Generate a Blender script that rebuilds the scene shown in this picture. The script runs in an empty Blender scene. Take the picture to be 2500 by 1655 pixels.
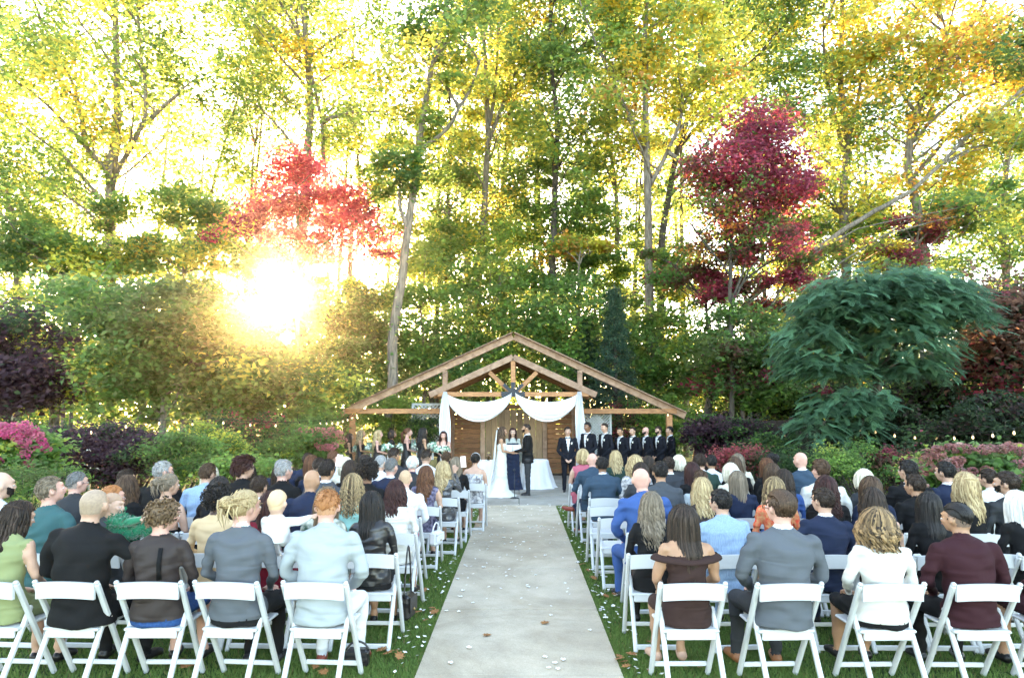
import bpy, bmesh, math, random
import numpy as np
from mathutils import Vector, Matrix, Euler
R = math.radians
random.seed(7); rng = np.random.default_rng(7)
scene = bpy.context.scene
COL = scene.collection

# ---------------------------------------------------------------- camera
CAM_Z = 1.95
PITCH, YAW = R(6.15), R(0.58)
cam_d = bpy.data.cameras.new("camera"); cam = bpy.data.objects.new("camera", cam_d); COL.objects.link(cam)
cam.location = (0, 0, CAM_Z); cam.rotation_euler = (R(90) + PITCH, 0, YAW)
cam_d.lens = 24; cam_d.sensor_width = 36; cam_d.clip_start = 0.05; cam_d.clip_end = 3000
scene.camera = cam
# ---------------------------------------------------------------- light
SUN_AZ, SUN_EL = R(-20), R(9.0)          # azimuth from +Y, towards +X positive
world = bpy.data.worlds.new("World"); scene.world = world; world.use_nodes = True
wn = world.node_tree.nodes; wl = world.node_tree.links
bg = wn["Background"]; sky = wn.new("ShaderNodeTexSky"); sky.sky_type = 'NISHITA'; sky.sun_disc = False
sky.sun_elevation = SUN_EL; sky.sun_rotation = SUN_AZ
sky.air_density = 0.7; sky.dust_density = 1.1; sky.ozone_density = 0.5; sky.altitude = 0
wl.new(sky.outputs[0], bg.inputs[0]); bg.inputs[1].default_value = 0.15
sun_d = bpy.data.lights.new("sun", 'SUN'); sun_d.energy = 3.2; sun_d.angle = R(0.6); sun_d.color = (1.0, 0.64, 0.32)
sun = bpy.data.objects.new("sun", sun_d); COL.objects.link(sun)
sdir = Vector((math.sin(SUN_AZ) * math.cos(SUN_EL), math.cos(SUN_AZ) * math.cos(SUN_EL), math.sin(SUN_EL)))
sun.rotation_euler = (-sdir).to_track_quat('-Z', 'Y').to_euler(); sun.location = (-9, 20, 30)
vs = scene.view_settings
vs.view_transform = 'Standard'; vs.look = 'None'; vs.gamma = 1.0; vs.use_curve_mapping = False
vs.exposure = 4.08
vs.use_white_balance = True; vs.white_balance_temperature = 7750; vs.white_balance_tint = 9
cy = scene.cycles
cy.max_bounces = 7; cy.diffuse_bounces = 3; cy.glossy_bounces = 2; cy.transmission_bounces = 5
cy.transparent_max_bounces = 6; cy.volume_bounces = 0; cy.caustics_reflective = False; cy.caustics_refractive = False
cy.sample_clamp_indirect = 6

# ---------------------------------------------------------------- projection helper (real positions from the survey of the photo)
_F = Vector((0, 0, -1)); _F.rotate(cam.rotation_euler)
_Rt = Vector((1, 0, 0)); _Rt.rotate(cam.rotation_euler)
_U = Vector((0, 1, 0)); _U.rotate(cam.rotation_euler)
def P(u, v, Y):
    d = _F + _Rt * ((u - 1250) / 1666.7) + _U * ((827.5 - v) / 1666.7)
    return Vector((0, 0, CAM_Z)) + d * (Y / d.y)
def D(u, v, Y): return P(u * 1.0553, v * 1.0553, Y)

def lin(h):
    h = h.lstrip('#'); c = [int(h[i:i + 2], 16) / 255 for i in (0, 2, 4)]
    return tuple(x / 12.92 if x <= .04045 else ((x + .055) / 1.055) ** 2.4 for x in c)

# ---------------------------------------------------------------- objects
def tag(o, label=None, cat=None, group=None, kind=None):
    if label: o['label'] = label
    if cat: o['category'] = cat
    if group: o['group'] = group
    if kind: o['kind'] = kind
    return o
def link(name, mesh, parent=None, mats=None):
    o = bpy.data.objects.new(name, mesh); COL.objects.link(o)
    if parent is not None: o.parent = parent
    if mats is not None:
        for m in (mats if isinstance(mats, (list, tuple)) else [mats]): o.data.materials.append(m)
    return o
def empty(name, loc=(0, 0, 0), rz=0, label=None, cat=None, group=None, kind=None):
    o = bpy.data.objects.new(name, None); COL.objects.link(o); o.location = loc; o.rotation_euler = (0, 0, rz)
    o.empty_display_size = .1
    return tag(o, label, cat, group, kind)
def fast_mesh(name, v, f, tint=None, smooth=False, attr=None):
    """v (n,3), f (m,k) all the same k; tint (m,3) face colour"""
    me = bpy.data.meshes.new(name); v = np.asarray(v, np.float32); f = np.asarray(f, np.int32)
    m, k = f.shape
    me.vertices.add(len(v)); me.vertices.foreach_set('co', v.ravel())
    me.loops.add(m * k); me.loops.foreach_set('vertex_index', f.ravel())
    me.polygons.add(m); me.polygons.foreach_set('loop_start', np.arange(0, m * k, k, dtype=np.int32))
    if smooth: me.polygons.foreach_set('use_smooth', np.ones(m, bool))
    me.update(calc_edges=True)
    if tint is not None:
        a = me.attributes.new('tint', 'FLOAT_COLOR', 'FACE')
        a.data.foreach_set('color', np.concatenate([tint, np.ones((m, 1))], 1).astype(np.float32).ravel())
    if attr is not None:
        a = me.attributes.new('lock', 'FLOAT', 'FACE'); a.data.foreach_set('value', np.asarray(attr, np.float32))
    return me

class MB:
    """collects quads/tris of simple solids into one mesh"""
    def __init__(s): s.v = []; s.f = []; s.sm = []
    def add(s, vs_, fs, smooth=False):
        o = len(s.v); s.v += [tuple(x) for x in vs_]; s.f += [tuple(i + o for i in f) for f in fs]; s.sm += [smooth] * len(fs); return s
    def box(s, c, size, rot=None, bev=0.0):
        hx, hy, hz = [a / 2 for a in size]
        M = rot.to_matrix() if isinstance(rot, Euler) else (rot or Matrix.Identity(3))
        if bev <= 0:
            pts = [Vector((x * hx, y * hy, z * hz)) for z in (-1, 1) for y in (-1, 1) for x in (-1, 1)]
            fs = [(0, 2, 3, 1), (4, 5, 7, 6), (0, 1, 5, 4), (2, 6, 7, 3), (0, 4, 6, 2), (1, 3, 7, 5)]
        else:
            b = min(bev, hx * .9, hy * .9, hz * .9); pts = []; fs = []
            idx = {}
            for sx in (-1, 1):
                for sy in (-1, 1):
                    for sz in (-1, 1):
                        for ax in range(3):
                            q = [sx * (hx - b), sy * (hy - b), sz * (hz - b)]; q[ax] = (sx * hx, sy * hy, sz * hz)[ax]
                            idx[(sx, sy, sz, ax)] = len(pts); pts.append(Vector(q))
            for ax in range(3):
                o1, o2 = (ax + 1) % 3, (ax + 2) % 3
                for sgn in (-1, 1):
                    quad = []
                    for a, b2 in ((-1, -1), (1, -1), (1, 1), (-1, 1)):
                        k = [0, 0, 0]; k[ax] = sgn; k[o1] = a; k[o2] = b2; quad.append(idx[(*k, ax)])
                    fs.append(tuple(quad if sgn > 0 else quad[::-1]))
            for ax in range(3):
                o1, o2 = (ax + 1) % 3, (ax + 2) % 3
                for a in (-1, 1):
                    for b2 in (-1, 1):
                        k1 = [0, 0, 0]; k1[ax] = -1; k1[o1] = a; k1[o2] = b2; k2 = list(k1); k2[ax] = 1
                        q = (idx[(*k1, o1)], idx[(*k2, o1)], idx[(*k2, o2)], idx[(*k1, o2)])
                        fs.append(q if a * b2 < 0 else q[::-1])
            for sx in (-1, 1):
                for sy in (-1, 1):
                    for sz in (-1, 1):
                        t = (idx[(sx, sy, sz, 0)], idx[(sx, sy, sz, 1)], idx[(sx, sy, sz, 2)])
                        fs.append(t if sx * sy * sz > 0 else t[::-1])
        c = Vector(c); return s.add([M @ p + c for p in pts], fs)
    def beam(s, a, b, w, h, up=Vector((0, 0, 1)), bev=0.0, roll=0):
        a, b = Vector(a), Vector(b); y = (b - a); L = y.length; y.normalize()
        x = y.cross(up).normalized(); z = x.cross(y)
        M = Matrix((x, y, z)).transposed()
        if roll: M = M @ Matrix.Rotation(roll, 3, 'Y')
        return s.box((a + b) / 2, (w, L, h), M, bev)
    def tube(s, pts, rad, n=8, cap=True, smooth=True, flat=1.0):
        pts = [Vector(p) for p in pts]; rad = rad if hasattr(rad, '__len__') else [rad] * len(pts)
        vs_ = []; prev = None
        for i, p in enumerate(pts):
            t = (pts[min(i + 1, len(pts) - 1)] - pts[max(i - 1, 0)]).normalized()
            if prev is None: x = t.orthogonal().normalized()
            else: x = (prev - t * prev.dot(t)).normalized()
            prev = x; y = t.cross(x)
            for k in range(n):
                a = 2 * math.pi * k / n; vs_.append(p + x * math.cos(a) * rad[i] + y * math.sin(a) * rad[i] * flat)
        fs = [(i * n + k, i * n + (k + 1) % n, (i + 1) * n + (k + 1) % n, (i + 1) * n + k) for i in range(len(pts) - 1) for k in range(n)]
        if cap: fs += [tuple(range(n))[::-1], tuple((len(pts) - 1) * n + k for k in range(n))]
        return s.add(vs_, fs, smooth)
    def lathe(s, c, prof, n=16, smooth=True, sx=1, sy=1):
        c = Vector(c); vs_ = [c + Vector((r * math.cos(2 * math.pi * k / n) * sx, r * math.sin(2 * math.pi * k / n) * sy, z)) for r, z in prof for k in range(n)]
        fs = [(i * n + k, i * n + (k + 1) % n, (i + 1) * n + (k + 1) % n, (i + 1) * n + k) for i in range(len(prof) - 1) for k in range(n)]
        fs += [tuple(range(n))[::-1], tuple((len(prof) - 1) * n + k for k in range(n))]
        return s.add(vs_, fs, smooth)
    def ball(s, c, r, nu=8, nv=6, M=None):
        r = r if hasattr(r, '__len__') else (r, r, r); c = Vector(c)
        vs_ = [Vector((0, 0, -r[2]))]
        for j in range(1, nv):
            a = -math.pi / 2 + math.pi * j / nv
            for k in range(nu):
                b = 2 * math.pi * k / nu; vs_.append(Vector((r[0] * math.cos(a) * math.cos(b), r[1] * math.cos(a) * math.sin(b), r[2] * math.sin(a))))
        vs_.append(Vector((0, 0, r[2])))
        if M: vs_ = [M @ q for q in vs_]
        fs = [(0, 1 + (k + 1) % nu, 1 + k) for k in range(nu)]
        fs += [(1 + j * nu + k, 1 + j * nu + (k + 1) % nu, 1 + (j + 1) * nu + (k + 1) % nu, 1 + (j + 1) * nu + k) for j in range(nv - 2) for k in range(nu)]
        t = len(vs_) - 1; fs += [(t, 1 + (nv - 2) * nu + k, 1 + (nv - 2) * nu + (k + 1) % nu) for k in range(nu)]
        return s.add([c + q for q in vs_], fs, True)
    def mesh(s, name):
        me = bpy.data.meshes.new(name); me.from_pydata(s.v, [], s.f); me.polygons.foreach_set('use_smooth', s.sm); me.update(); return me
    def build(s, name, mat, parent=None): return link(name, s.mesh(name), parent, mat)

# ---------------------------------------------------------------- materials
_mats = {}
def nodes(m): return m.node_tree.nodes, m.node_tree.links
def mat(name, col, rough=.6, var=0.0, scale=8, bump=0.0, bscale=40, stretch=(1, 1, 1), col2=None, spec=.4, sheen=0, coat=0, metal=0, detail=5, coords='Object', emit=None):
    if name in _mats: return _mats[name]
    m = bpy.data.materials.new(name); m.use_nodes = True; n, l = nodes(m); b = n['Principled BSDF']
    b.inputs['Roughness'].default_value = rough; b.inputs['Specular IOR Level'].default_value = spec; b.inputs['Metallic'].default_value = metal
    if sheen: b.inputs['Sheen Weight'].default_value = sheen
    if coat: b.inputs['Coat Weight'].default_value = coat
    col = tuple(col)[:3]; b.inputs['Base Color'].default_value = (*col, 1)
    if var or bump:
        tc = n.new('ShaderNodeTexCoord'); mp = n.new('ShaderNodeMapping'); mp.inputs['Scale'].default_value = stretch; l.new(tc.outputs[coords], mp.inputs[0])
    if var:
        t = n.new('ShaderNodeTexNoise'); t.inputs['Scale'].default_value = scale; t.inputs['Detail'].default_value = detail; l.new(mp.outputs[0], t.inputs[0])
        mx = n.new('ShaderNodeMix'); mx.data_type = 'RGBA'
        c2 = col2 or tuple(c * (1 - var) for c in col); c1 = col if col2 else tuple(min(1, c * (1 + var)) for c in col)
        mx.inputs['A'].default_value = (*c1, 1); mx.inputs['B'].default_value = (*c2, 1)
        rp = n.new('ShaderNodeValToRGB'); rp.color_ramp.elements[0].position = .32; rp.color_ramp.elements[1].position = .68
        l.new(t.outputs[0], rp.inputs[0]); l.new(rp.outputs[0], mx.inputs['Factor']); l.new(mx.outputs['Result'], b.inputs['Base Color'])
    if bump:
        t2 = n.new('ShaderNodeTexNoise'); t2.inputs['Scale'].default_value = bscale; t2.inputs['Detail'].default_value = 4; l.new(mp.outputs[0], t2.inputs[0])
        bp = n.new('ShaderNodeBump'); bp.inputs['Strength'].default_value = bump; bp.inputs['Distance'].default_value = .02; l.new(t2.outputs[0], bp.inputs['Height']); l.new(bp.outputs[0], b.inputs['Normal'])
    if emit: b.inputs['Emission Color'].default_value = (*emit[0], 1); b.inputs['Emission Strength'].default_value = emit[1]
    _mats[name] = m; return m
def leaf_mat(name, trans=.5, gain=1.5, rough=.5):
    if name in _mats: return _mats[name]
    m = bpy.data.materials.new(name); m.use_nodes = True; n, l = nodes(m); b = n['Principled BSDF']; out = n['Material Output']
    a = n.new('ShaderNodeAttribute'); a.attribute_name = 'tint'
    b.inputs['Roughness'].default_value = rough; b.inputs['Specular IOR Level'].default_value = .25
    l.new(a.outputs['Color'], b.inputs['Base Color'])
    t = n.new('ShaderNodeBsdfTranslucent'); g = n.new('ShaderNodeGamma'); g.inputs['Gamma'].default_value = gain
    l.new(a.outputs['Color'], g.inputs['Color']); l.new(g.outputs['Color'], t.inputs[0])
    mx = n.new('ShaderNodeMixShader'); mx.inputs[0].default_value = trans
    l.new(b.outputs[0], mx.inputs[1]); l.new(t.outputs[0], mx.inputs[2]); l.new(mx.outputs[0], out.inputs[0]); _mats[name] = m; return m
LEAF = leaf_mat('leaf', .62, .64)
LEAF_DARK = leaf_mat('leaf_dense', .5, .54)
BARK = mat('bark', (.17, .14, .11), .9, .45, 6, 1.0, 14, (3, 3, .5))
BARK_D = mat('bark_dark', (.06, .05, .04), .9, .4, 8, 1.0, 14, (3, 3, .5))
# ================================================================ foliage
G1 = (.06, .14, .028); G2 = (.10, .20, .036); G3 = (.16, .28, .045); YG = (.30, .37, .05); YL = (.56, .50, .06); GO = (.6, .37, .03); OR = (.6, .24, .05)
RD = (.56, .06, .09); RD2 = (.27, .03, .055); BR = (.12, .05, .03); DG = (.022, .05, .016); PU = (.035, .014, .024); PU2 = (.06, .03, .04); BG = (.055, .125, .072); OL = (.085, .12, .03)
PAL = dict(
    gy=[(G1, 2.5), (G2, 4), (G3, 3), (YG, 1.6), (YL, 2.6), (GO, .4)], g=[(G1, 3), (G2, 4), (G3, 2), (YG, .8)], yl=[(YG, 3), (YL, 5), (GO, 1), (G3, 2.5)],
    og=[(OR, 3), (GO, 3), (YL, 2), (YG, 1)], rd=[(RD, 6), (RD2, 2), (OR, .5)], rd2=[(RD2, 4), (RD, 1.8), (BR, 1.4), (G2, 1.1), (OR, .3)], rg=[(RD2, 2), (BR, 2), (G1, 2.5), (OL, 1)],
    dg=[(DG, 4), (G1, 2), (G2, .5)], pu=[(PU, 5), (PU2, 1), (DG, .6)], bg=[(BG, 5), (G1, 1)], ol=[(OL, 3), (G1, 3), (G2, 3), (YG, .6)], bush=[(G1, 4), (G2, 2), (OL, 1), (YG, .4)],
    dkshade=[((.014, .028, .010), 4), ((.022, .012, .010), 2), ((.03, .06, .016), 1)], vine=[(G2, 3), (G3, 4), (YG, .5)], ysh=[(YG, 3), (YL, 3), (G2, 1)], con=[(.03, .075, .04), (.045, .09, .04)] and [((.03, .075, .045), 3), ((.05, .1, .05), 2)], br=[(BR, 3), (RD2, 1), (DG, 2)],  # first palette here: near black leaves, shade put into their colour
    sed=[(.3, .05, .06), (.2, .06, .04)] and [((.3, .05, .06), 3), ((.12, .05, .03), 2)])
def pick(pal, n, r):
    cols = np.array([c for c, w in PAL[pal]]); w = np.array([w for c, w in PAL[pal]], float)
    return cols[r.choice(len(cols), n, p=w / w.sum())]
def unit(v): return v / np.maximum(np.linalg.norm(v, axis=1, keepdims=True), 1e-6)
def leaves(cent, L, W, tint, r, flat=.55, droop=0.0):
    n = len(cent); a = r.normal(size=(n, 3)); a[:, 2] *= (1 - flat); a[:, 2] -= droop; a = unit(a)
    up = r.normal(size=(n, 3)) * .6 + np.array([0, 0, 1.0]); s = unit(np.cross(a, up)); nn = np.cross(s, a)
    L = (L * r.uniform(.65, 1.3, n))[:, None]; W = (W * r.uniform(.7, 1.3, n))[:, None]
    v = np.stack([cent - a * L * .5, cent + s * W * .5 + nn * W * .18 + a * L * .06, cent + a * L * .5 - nn * L * .08, cent - s * W * .5 + nn * W * .18 + a * L * .06], 1).reshape(-1, 3)
    f = np.arange(4 * n).reshape(n, 4); return v, f, tint
def clumps(blobs, spacing, r, shell=.55):
    """clump centres spread unevenly through ellipsoids, denser towards the shell"""
    out = []
    for (c, rad) in blobs:
        rad = np.array(rad, float); vol = rad.prod() * 4.19; k = max(5, int(vol / spacing ** 3))
        d = unit(r.normal(size=(k, 3))); q = r.uniform(shell ** 3, 1, k)[:, None] ** (1 / 3); out.append(np.array(c) + d * q * rad * r.uniform(.82, 1.12, (k, 1)))
    return np.concatenate(out)
def crown_mesh(name, blobs, pal, n, L=.16, W=.11, spacing=1.0, cl=.42, seed=0, flat=.55, shell=.5, pal2=None, mixfn=None, squash=.55, jitter=.3, droop=0., off=(0, 0, 0)):
    r = np.random.default_rng(seed + 100); cc = clumps(blobs, spacing, r, shell); k = len(cc)
    ph = r.uniform(0, 6.28, 4); q = np.sin(cc[:, 0] * .85 + ph[0] + .8 * np.sin(cc[:, 2] * .7 + ph[3])) + np.sin(cc[:, 2] * 1.05 + ph[1]) * .9 + np.sin(cc[:, 1] * .6 + ph[2]) * .4 + r.normal(size=k) * .45
    qt = np.argsort(np.argsort(q)) / k; cols = np.array([c for c, w in PAL[pal]]); cw = np.cumsum([w for c, w in PAL[pal]]); cw = cw / cw[-1]; base = cols[np.searchsorted(cw, qt)] * r.uniform(.78, 1.28, (k, 1))
    if pal2 is not None:
        w = mixfn(cc, r); b2 = pick(pal2, k, r); base = np.where(w[:, None], b2, base)
    wgt = r.uniform(.35, 1.6, k); wgt /= wgt.sum(); idx = r.choice(k, n, p=wgt)
    sz = (cl * r.uniform(.6, 1.5, k))[idx][:, None]
    pos = cc[idx] + r.normal(size=(n, 3)) * sz * np.array([1, 1, squash])
    # limit thickness towards the ground
    pos[:, 2] = np.maximum(pos[:, 2], .03)
    keep = clearing(pos, off, r); pos = pos[keep]; idx = idx[keep]; n = len(pos)
    alt = pick(pal, n, r); t = base[idx]; m = r.uniform(size=n) < jitter; t = np.where(m[:, None], alt, t) * r.uniform(.75, 1.3, (n, 1))
    v, f, t = leaves(pos, L, W, t, r, flat, droop); return fast_mesh(name, v, f, t), cc
def smooth_path(pts, sub=5):
    pts = [Vector(p) for p in pts]; out = []
    for i in range(len(pts) - 1):
        p0, p1, p2, p3 = pts[max(i - 1, 0)], pts[i], pts[i + 1], pts[min(i + 2, len(pts) - 1)]
        for j in range(sub):
            t = j / sub; out.append(.5 * ((2 * p1) + (p2 - p0) * t + (2 * p0 - 5 * p1 + 4 * p2 - p3) * t * t + (3 * p1 - p0 - 3 * p2 + p3) * t ** 3))
    return out + [pts[-1]]
def limb(mb, pts, r0, r1, n=7, rr=None, wob=.0):
    q = smooth_path(pts, 4); k = len(q)
    if wob and rr is not None: q = [p + Vector(rr.normal(size=3) * wob * (0 < i < k - 1)) for i, p in enumerate(q)]
    mb.tube(q, [r0 + (r1 - r0) * (i / (k - 1)) ** .8 for i in range(k)], n)
    return q
def branches(mb, spine, cc, r, count, rbase=.07, zlow=None):
    sel = r.choice(len(cc), min(count, len(cc)), replace=False)
    sp = np.array([list(p) for p in spine])
    for i in sel:
        c = Vector(cc[i]); cand = sp[sp[:, 2] < c.z - .1 * (c - Vector(sp[-1])).length]
        if len(cand) == 0: continue
        d = np.linalg.norm(cand[:, :2] - np.array(c[:2]), axis=1); dz = c.z - cand[:, 2]
        j = np.argmin(np.abs(dz - .8 * d) + .25 * d); s = Vector(cand[j]); ln = (c - s).length
        if ln < .4: continue
        m = s.lerp(c, .5) + Vector((0, 0, .10 * ln)) + Vector(r.normal(size=3) * .06 * ln)
        limb(mb, [s, m, c], min(rbase, .02 + .012 * ln), .008, 5, r, .03)
        for _ in range(2):
            t = r.uniform(.35, .9); b = s.lerp(c, t) + Vector((0, 0, .1 * ln * (1 - abs(2 * t - 1)))); e = b + Vector(r.normal(size=3) * np.array([.22, .22, .16]) * ln) + Vector((0, 0, .1 * ln))
            mb.tube([b, b.lerp(e, .5) + Vector((0, 0, .03)), e], [.014, .010, .004], 4)
def base_xy(paths): return (paths[0][0][0], paths[0][0][1], 0)
SUN_V = np.array(list(sdir))
def clearing(pos, off, r):
    """gap cut into the leaves along the line to the sun, added for its glow"""
    d = pos + np.array(off) - np.array([0, 0, CAM_Z]); t = d @ SUN_V; q = np.linalg.norm(d - t[:, None] * SUN_V, axis=1); lim = .22 + .016 * t
    return (q > lim) | (r.uniform(size=len(pos)) < .22 * np.clip(q / lim, 0, 1) ** 2)
def tree(name, label, paths, r0, blobs, n, pal, seed, group=None, mat_=None, bark=None, nb=26, cat='tree', **kw):
    low = mat_ is LEAF_DARK; n = int(n * (1.45 if low else 1.5)); kw['L'] = kw.get('L', .16) * (1.25 if low else 1.2); kw['W'] = kw.get('W', .11) * (1.25 if low else 1.2); kw.setdefault('spacing', .66 if low else 1.05); kw.setdefault('squash', .55 if low else .5); kw['cl'] = kw.get('cl', .42) * (.92 if low else .84); kw['off'] = base_xy(paths)
    blobs = [(c, tuple(x * (1.15 if low else 1.18) for x in rad)) for c, rad in blobs]
    base = Vector((paths[0][0][0], paths[0][0][1], 0))
    root = empty(name, base, 0, label, cat, group)
    mb = MB(); spine = []; r = np.random.default_rng(seed)
    for i, p in enumerate(paths):
        p = [Vector(q) - base for q in p]
        spine += limb(mb, p, r0 if i == 0 else r0 * .45, r0 * .3 if i == 0 else .03, 10 if i == 0 else 7, r, .02)
    bl = [(np.array(c) - np.array(base), rad) for c, rad in blobs]
    me, cc = crown_mesh('crown', bl, pal, n, seed=seed, **kw)
    branches(mb, spine, cc, r, nb, r0 * .4)
    mb.build('trunk', bark or BARK, root); link('crown', me, root, mat_ or LEAF); return root
def shrub(name, label, c, rad, n, pal, seed, L=.07, W=.05, spacing=.35, cl=.13, mat_=None, group=None, cat='shrub', stems=7, **kw):
    base = Vector((c[0], c[1], 0)); root = empty(name, base, 0, label, cat, group); r = np.random.default_rng(seed)
    blobs = [((0, 0, c[2]), rad)] + [((r.uniform(-.5, .5) * rad[0], r.uniform(-.5, .5) * rad[1], c[2] + r.uniform(-.1, .35) * rad[2]), (rad[0] * .55, rad[1] * .6, rad[2] * .7)) for _ in range(4)]
    me, cc = crown_mesh('foliage', blobs, pal, n, L, W, spacing, cl, seed, **kw); mb = MB()
    for i in r.choice(len(cc), min(stems * 3, len(cc)), replace=False):
        e = Vector(cc[i]); s = Vector((r.uniform(-.15, .15) * rad[0], r.uniform(-.15, .15) * rad[1], 0)); mb.tube([s, s.lerp(e, .5) + Vector((0, 0, .05)), e], [.018, .012, .005], 5)
    mb.build('stem', BARK_D, root); link('foliage', me, root, mat_ or LEAF_DARK); return root

# ================================================================ ground
def ground_mat():
    m = bpy.data.materials.new('lawn_soil'); m.use_nodes = True; n, l = nodes(m); b = n['Principled BSDF']; b.inputs['Roughness'].default_value = .95
    tc = n.new('ShaderNodeTexCoord'); t = n.new('ShaderNodeTexNoise'); t.inputs['Scale'].default_value = 60; t.inputs['Detail'].default_value = 6; l.new(tc.outputs['Object'], t.inputs[0])
    t2 = n.new('ShaderNodeTexNoise'); t2.inputs['Scale'].default_value = 1.3; l.new(tc.outputs['Object'], t2.inputs[0])
    r = n.new('ShaderNodeValToRGB'); e = r.color_ramp.elements; e[0].color = (.03, .065, .014, 1); e[1].color = (.08, .15, .03, 1); e[0].position = .3; e[1].position = .72; l.new(t.outputs[0], r.inputs[0])
    mx = n.new('ShaderNodeMix'); mx.data_type = 'RGBA'; mx.blend_type = 'MULTIPLY'; mx.inputs['Factor'].default_value = .5; l.new(r.outputs[0], mx.inputs['A']); l.new(t2.outputs[0], mx.inputs['B']); l.new(mx.outputs['Result'], b.inputs['Base Color'])
    bp = n.new('ShaderNodeBump'); bp.inputs['Strength'].default_value = .9; bp.inputs['Distance'].default_value = .03; l.new(t.outputs[0], bp.inputs['Height']); l.new(bp.outputs[0], b.inputs['Normal']); return m
g = 250
tag(link('ground', fast_mesh('ground', [(-g, -g, 0), (g, -g, 0), (g, g, 0), (-g, g, 0)], [(0, 1, 2, 3)]), None, ground_mat()), kind='structure')
def concrete(name, c, tone=1):
    m = bpy.data.materials.new(name); m.use_nodes = True; n, l = nodes(m); b = n['Principled BSDF']; b.inputs['Roughness'].default_value = .85; b.inputs['Specular IOR Level'].default_value = .25
    tc = n.new('ShaderNodeTexCoord'); g_ = n.new('ShaderNodeNewGeometry')
    t = n.new('ShaderNodeTexNoise'); t.inputs['Scale'].default_value = 1.7; t.inputs['Detail'].default_value = 8; t.inputs['Roughness'].default_value = .62; l.new(g_.outputs['Position'], t.inputs[0])
    r = n.new('ShaderNodeValToRGB'); e = r.color_ramp.elements; e[0].color = tuple(x * .78 for x in c) + (1,); e[1].color = tuple(x * 1.12 for x in c) + (1,); e[0].position = .3; e[1].position = .7; l.new(t.outputs[0], r.inputs[0])
    t3 = n.new('ShaderNodeTexNoise'); t3.inputs['Scale'].default_value = 120; t3.inputs['Detail'].default_value = 2; l.new(g_.outputs['Position'], t3.inputs[0])
    mx = n.new('ShaderNodeMix'); mx.data_type = 'RGBA'; mx.blend_type = 'OVERLAY'; mx.inputs['Factor'].default_value = .3; l.new(r.outputs[0], mx.inputs['A']); l.new(t3.outputs[0], mx.inputs['B']); l.new(mx.outputs['Result'], b.inputs['Base Color'])
    t4 = n.new('ShaderNodeTexNoise'); t4.inputs['Scale'].default_value = .55; t4.inputs['Detail'].default_value = 7; t4.inputs['Roughness'].default_value = .7; t4.inputs['Distortion'].default_value = 1.2; l.new(g_.outputs['Position'], t4.inputs[0])
    r4 = n.new('ShaderNodeValToRGB'); e4 = r4.color_ramp.elements; e4[0].color = (.72, .68, .63, 1); e4[1].color = (1, 1, 1, 1); e4[0].position = .36; e4[1].position = .56; l.new(t4.outputs[0], r4.inputs[0]); m4 = n.new('ShaderNodeMix'); m4.data_type = 'RGBA'; m4.blend_type = 'MULTIPLY'; m4.inputs['Factor'].default_value = .8; l.new(mx.outputs['Result'], m4.inputs['A']); l.new(r4.outputs[0], m4.inputs['B'])
    vo = n.new('ShaderNodeTexVoronoi'); vo.feature = 'DISTANCE_TO_EDGE'; vo.inputs['Scale'].default_value = .33; wv = n.new('ShaderNodeTexNoise'); wv.inputs['Scale'].default_value = 3; l.new(g_.outputs['Position'], wv.inputs[0]); vm = n.new('ShaderNodeVectorMath'); vm.operation = 'MULTIPLY_ADD'; l.new(wv.outputs['Color'], vm.inputs[0]); vm.inputs[1].default_value = (.5, .5, .5); l.new(g_.outputs['Position'], vm.inputs[2]); l.new(vm.outputs[0], vo.inputs['Vector'])
    lt = n.new('ShaderNodeMath'); lt.operation = 'LESS_THAN'; lt.inputs[1].default_value = .0022; l.new(vo.outputs['Distance'], lt.inputs[0]); m5 = n.new('ShaderNodeMix'); m5.data_type = 'RGBA'; m5.inputs['B'].default_value = (.16, .145, .12, 1); ml = n.new('ShaderNodeMath'); ml.operation = 'MULTIPLY'; ml.inputs[1].default_value = .10; l.new(lt.outputs[0], ml.inputs[0]); l.new(ml.outputs[0], m5.inputs['Factor']); l.new(m4.outputs['Result'], m5.inputs['A']); l.new(m5.outputs['Result'], b.inputs['Base Color'])
    bp = n.new('ShaderNodeBump'); bp.inputs['Strength'].default_value = .35; bp.inputs['Distance'].default_value = .004; l.new(t3.outputs[0], bp.inputs['Height']); l.new(bp.outputs[0], b.inputs['Normal']); return m
CONC = concrete('concrete', (.50, .43, .335)); CONC2 = concrete('concrete_pad', (.33, .31, .275))
aisle = empty('path', (0, 0, 0), 0, kind='structure')
ys = [-1.2, .55, 2.3, 4.05, 5.27, 6.95, 8.75, 10.6, 12.5, 14.55]
for i in range(len(ys) - 1):
    a, b = ys[i] + .008, ys[i + 1] - .008
    MB().box((0, (a + b) / 2, -.02 + .0015 * (i % 2)), (1.53, b - a, .1), None, .003).build('slab', CONC, aisle)
pad = empty('terrace', (0, 0, 0), 0, kind='structure')
xs = [-7.6, -5.7, -3.8, -1.9, 0, 1.9, 3.8, 5.7, 7.6]; yy = [14.57, 16.3, 18.1, 19.9, 21.7]
for i in range(8):
    for j in range(4):
        MB().box(((xs[i] + xs[i + 1]) / 2, (yy[j] + yy[j + 1]) / 2, -.018 + .0012 * ((i + j) % 2)), (1.89, yy[j + 1] - yy[j] - .012, .1), None, .008).build('slab', CONC2, pad)

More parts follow.
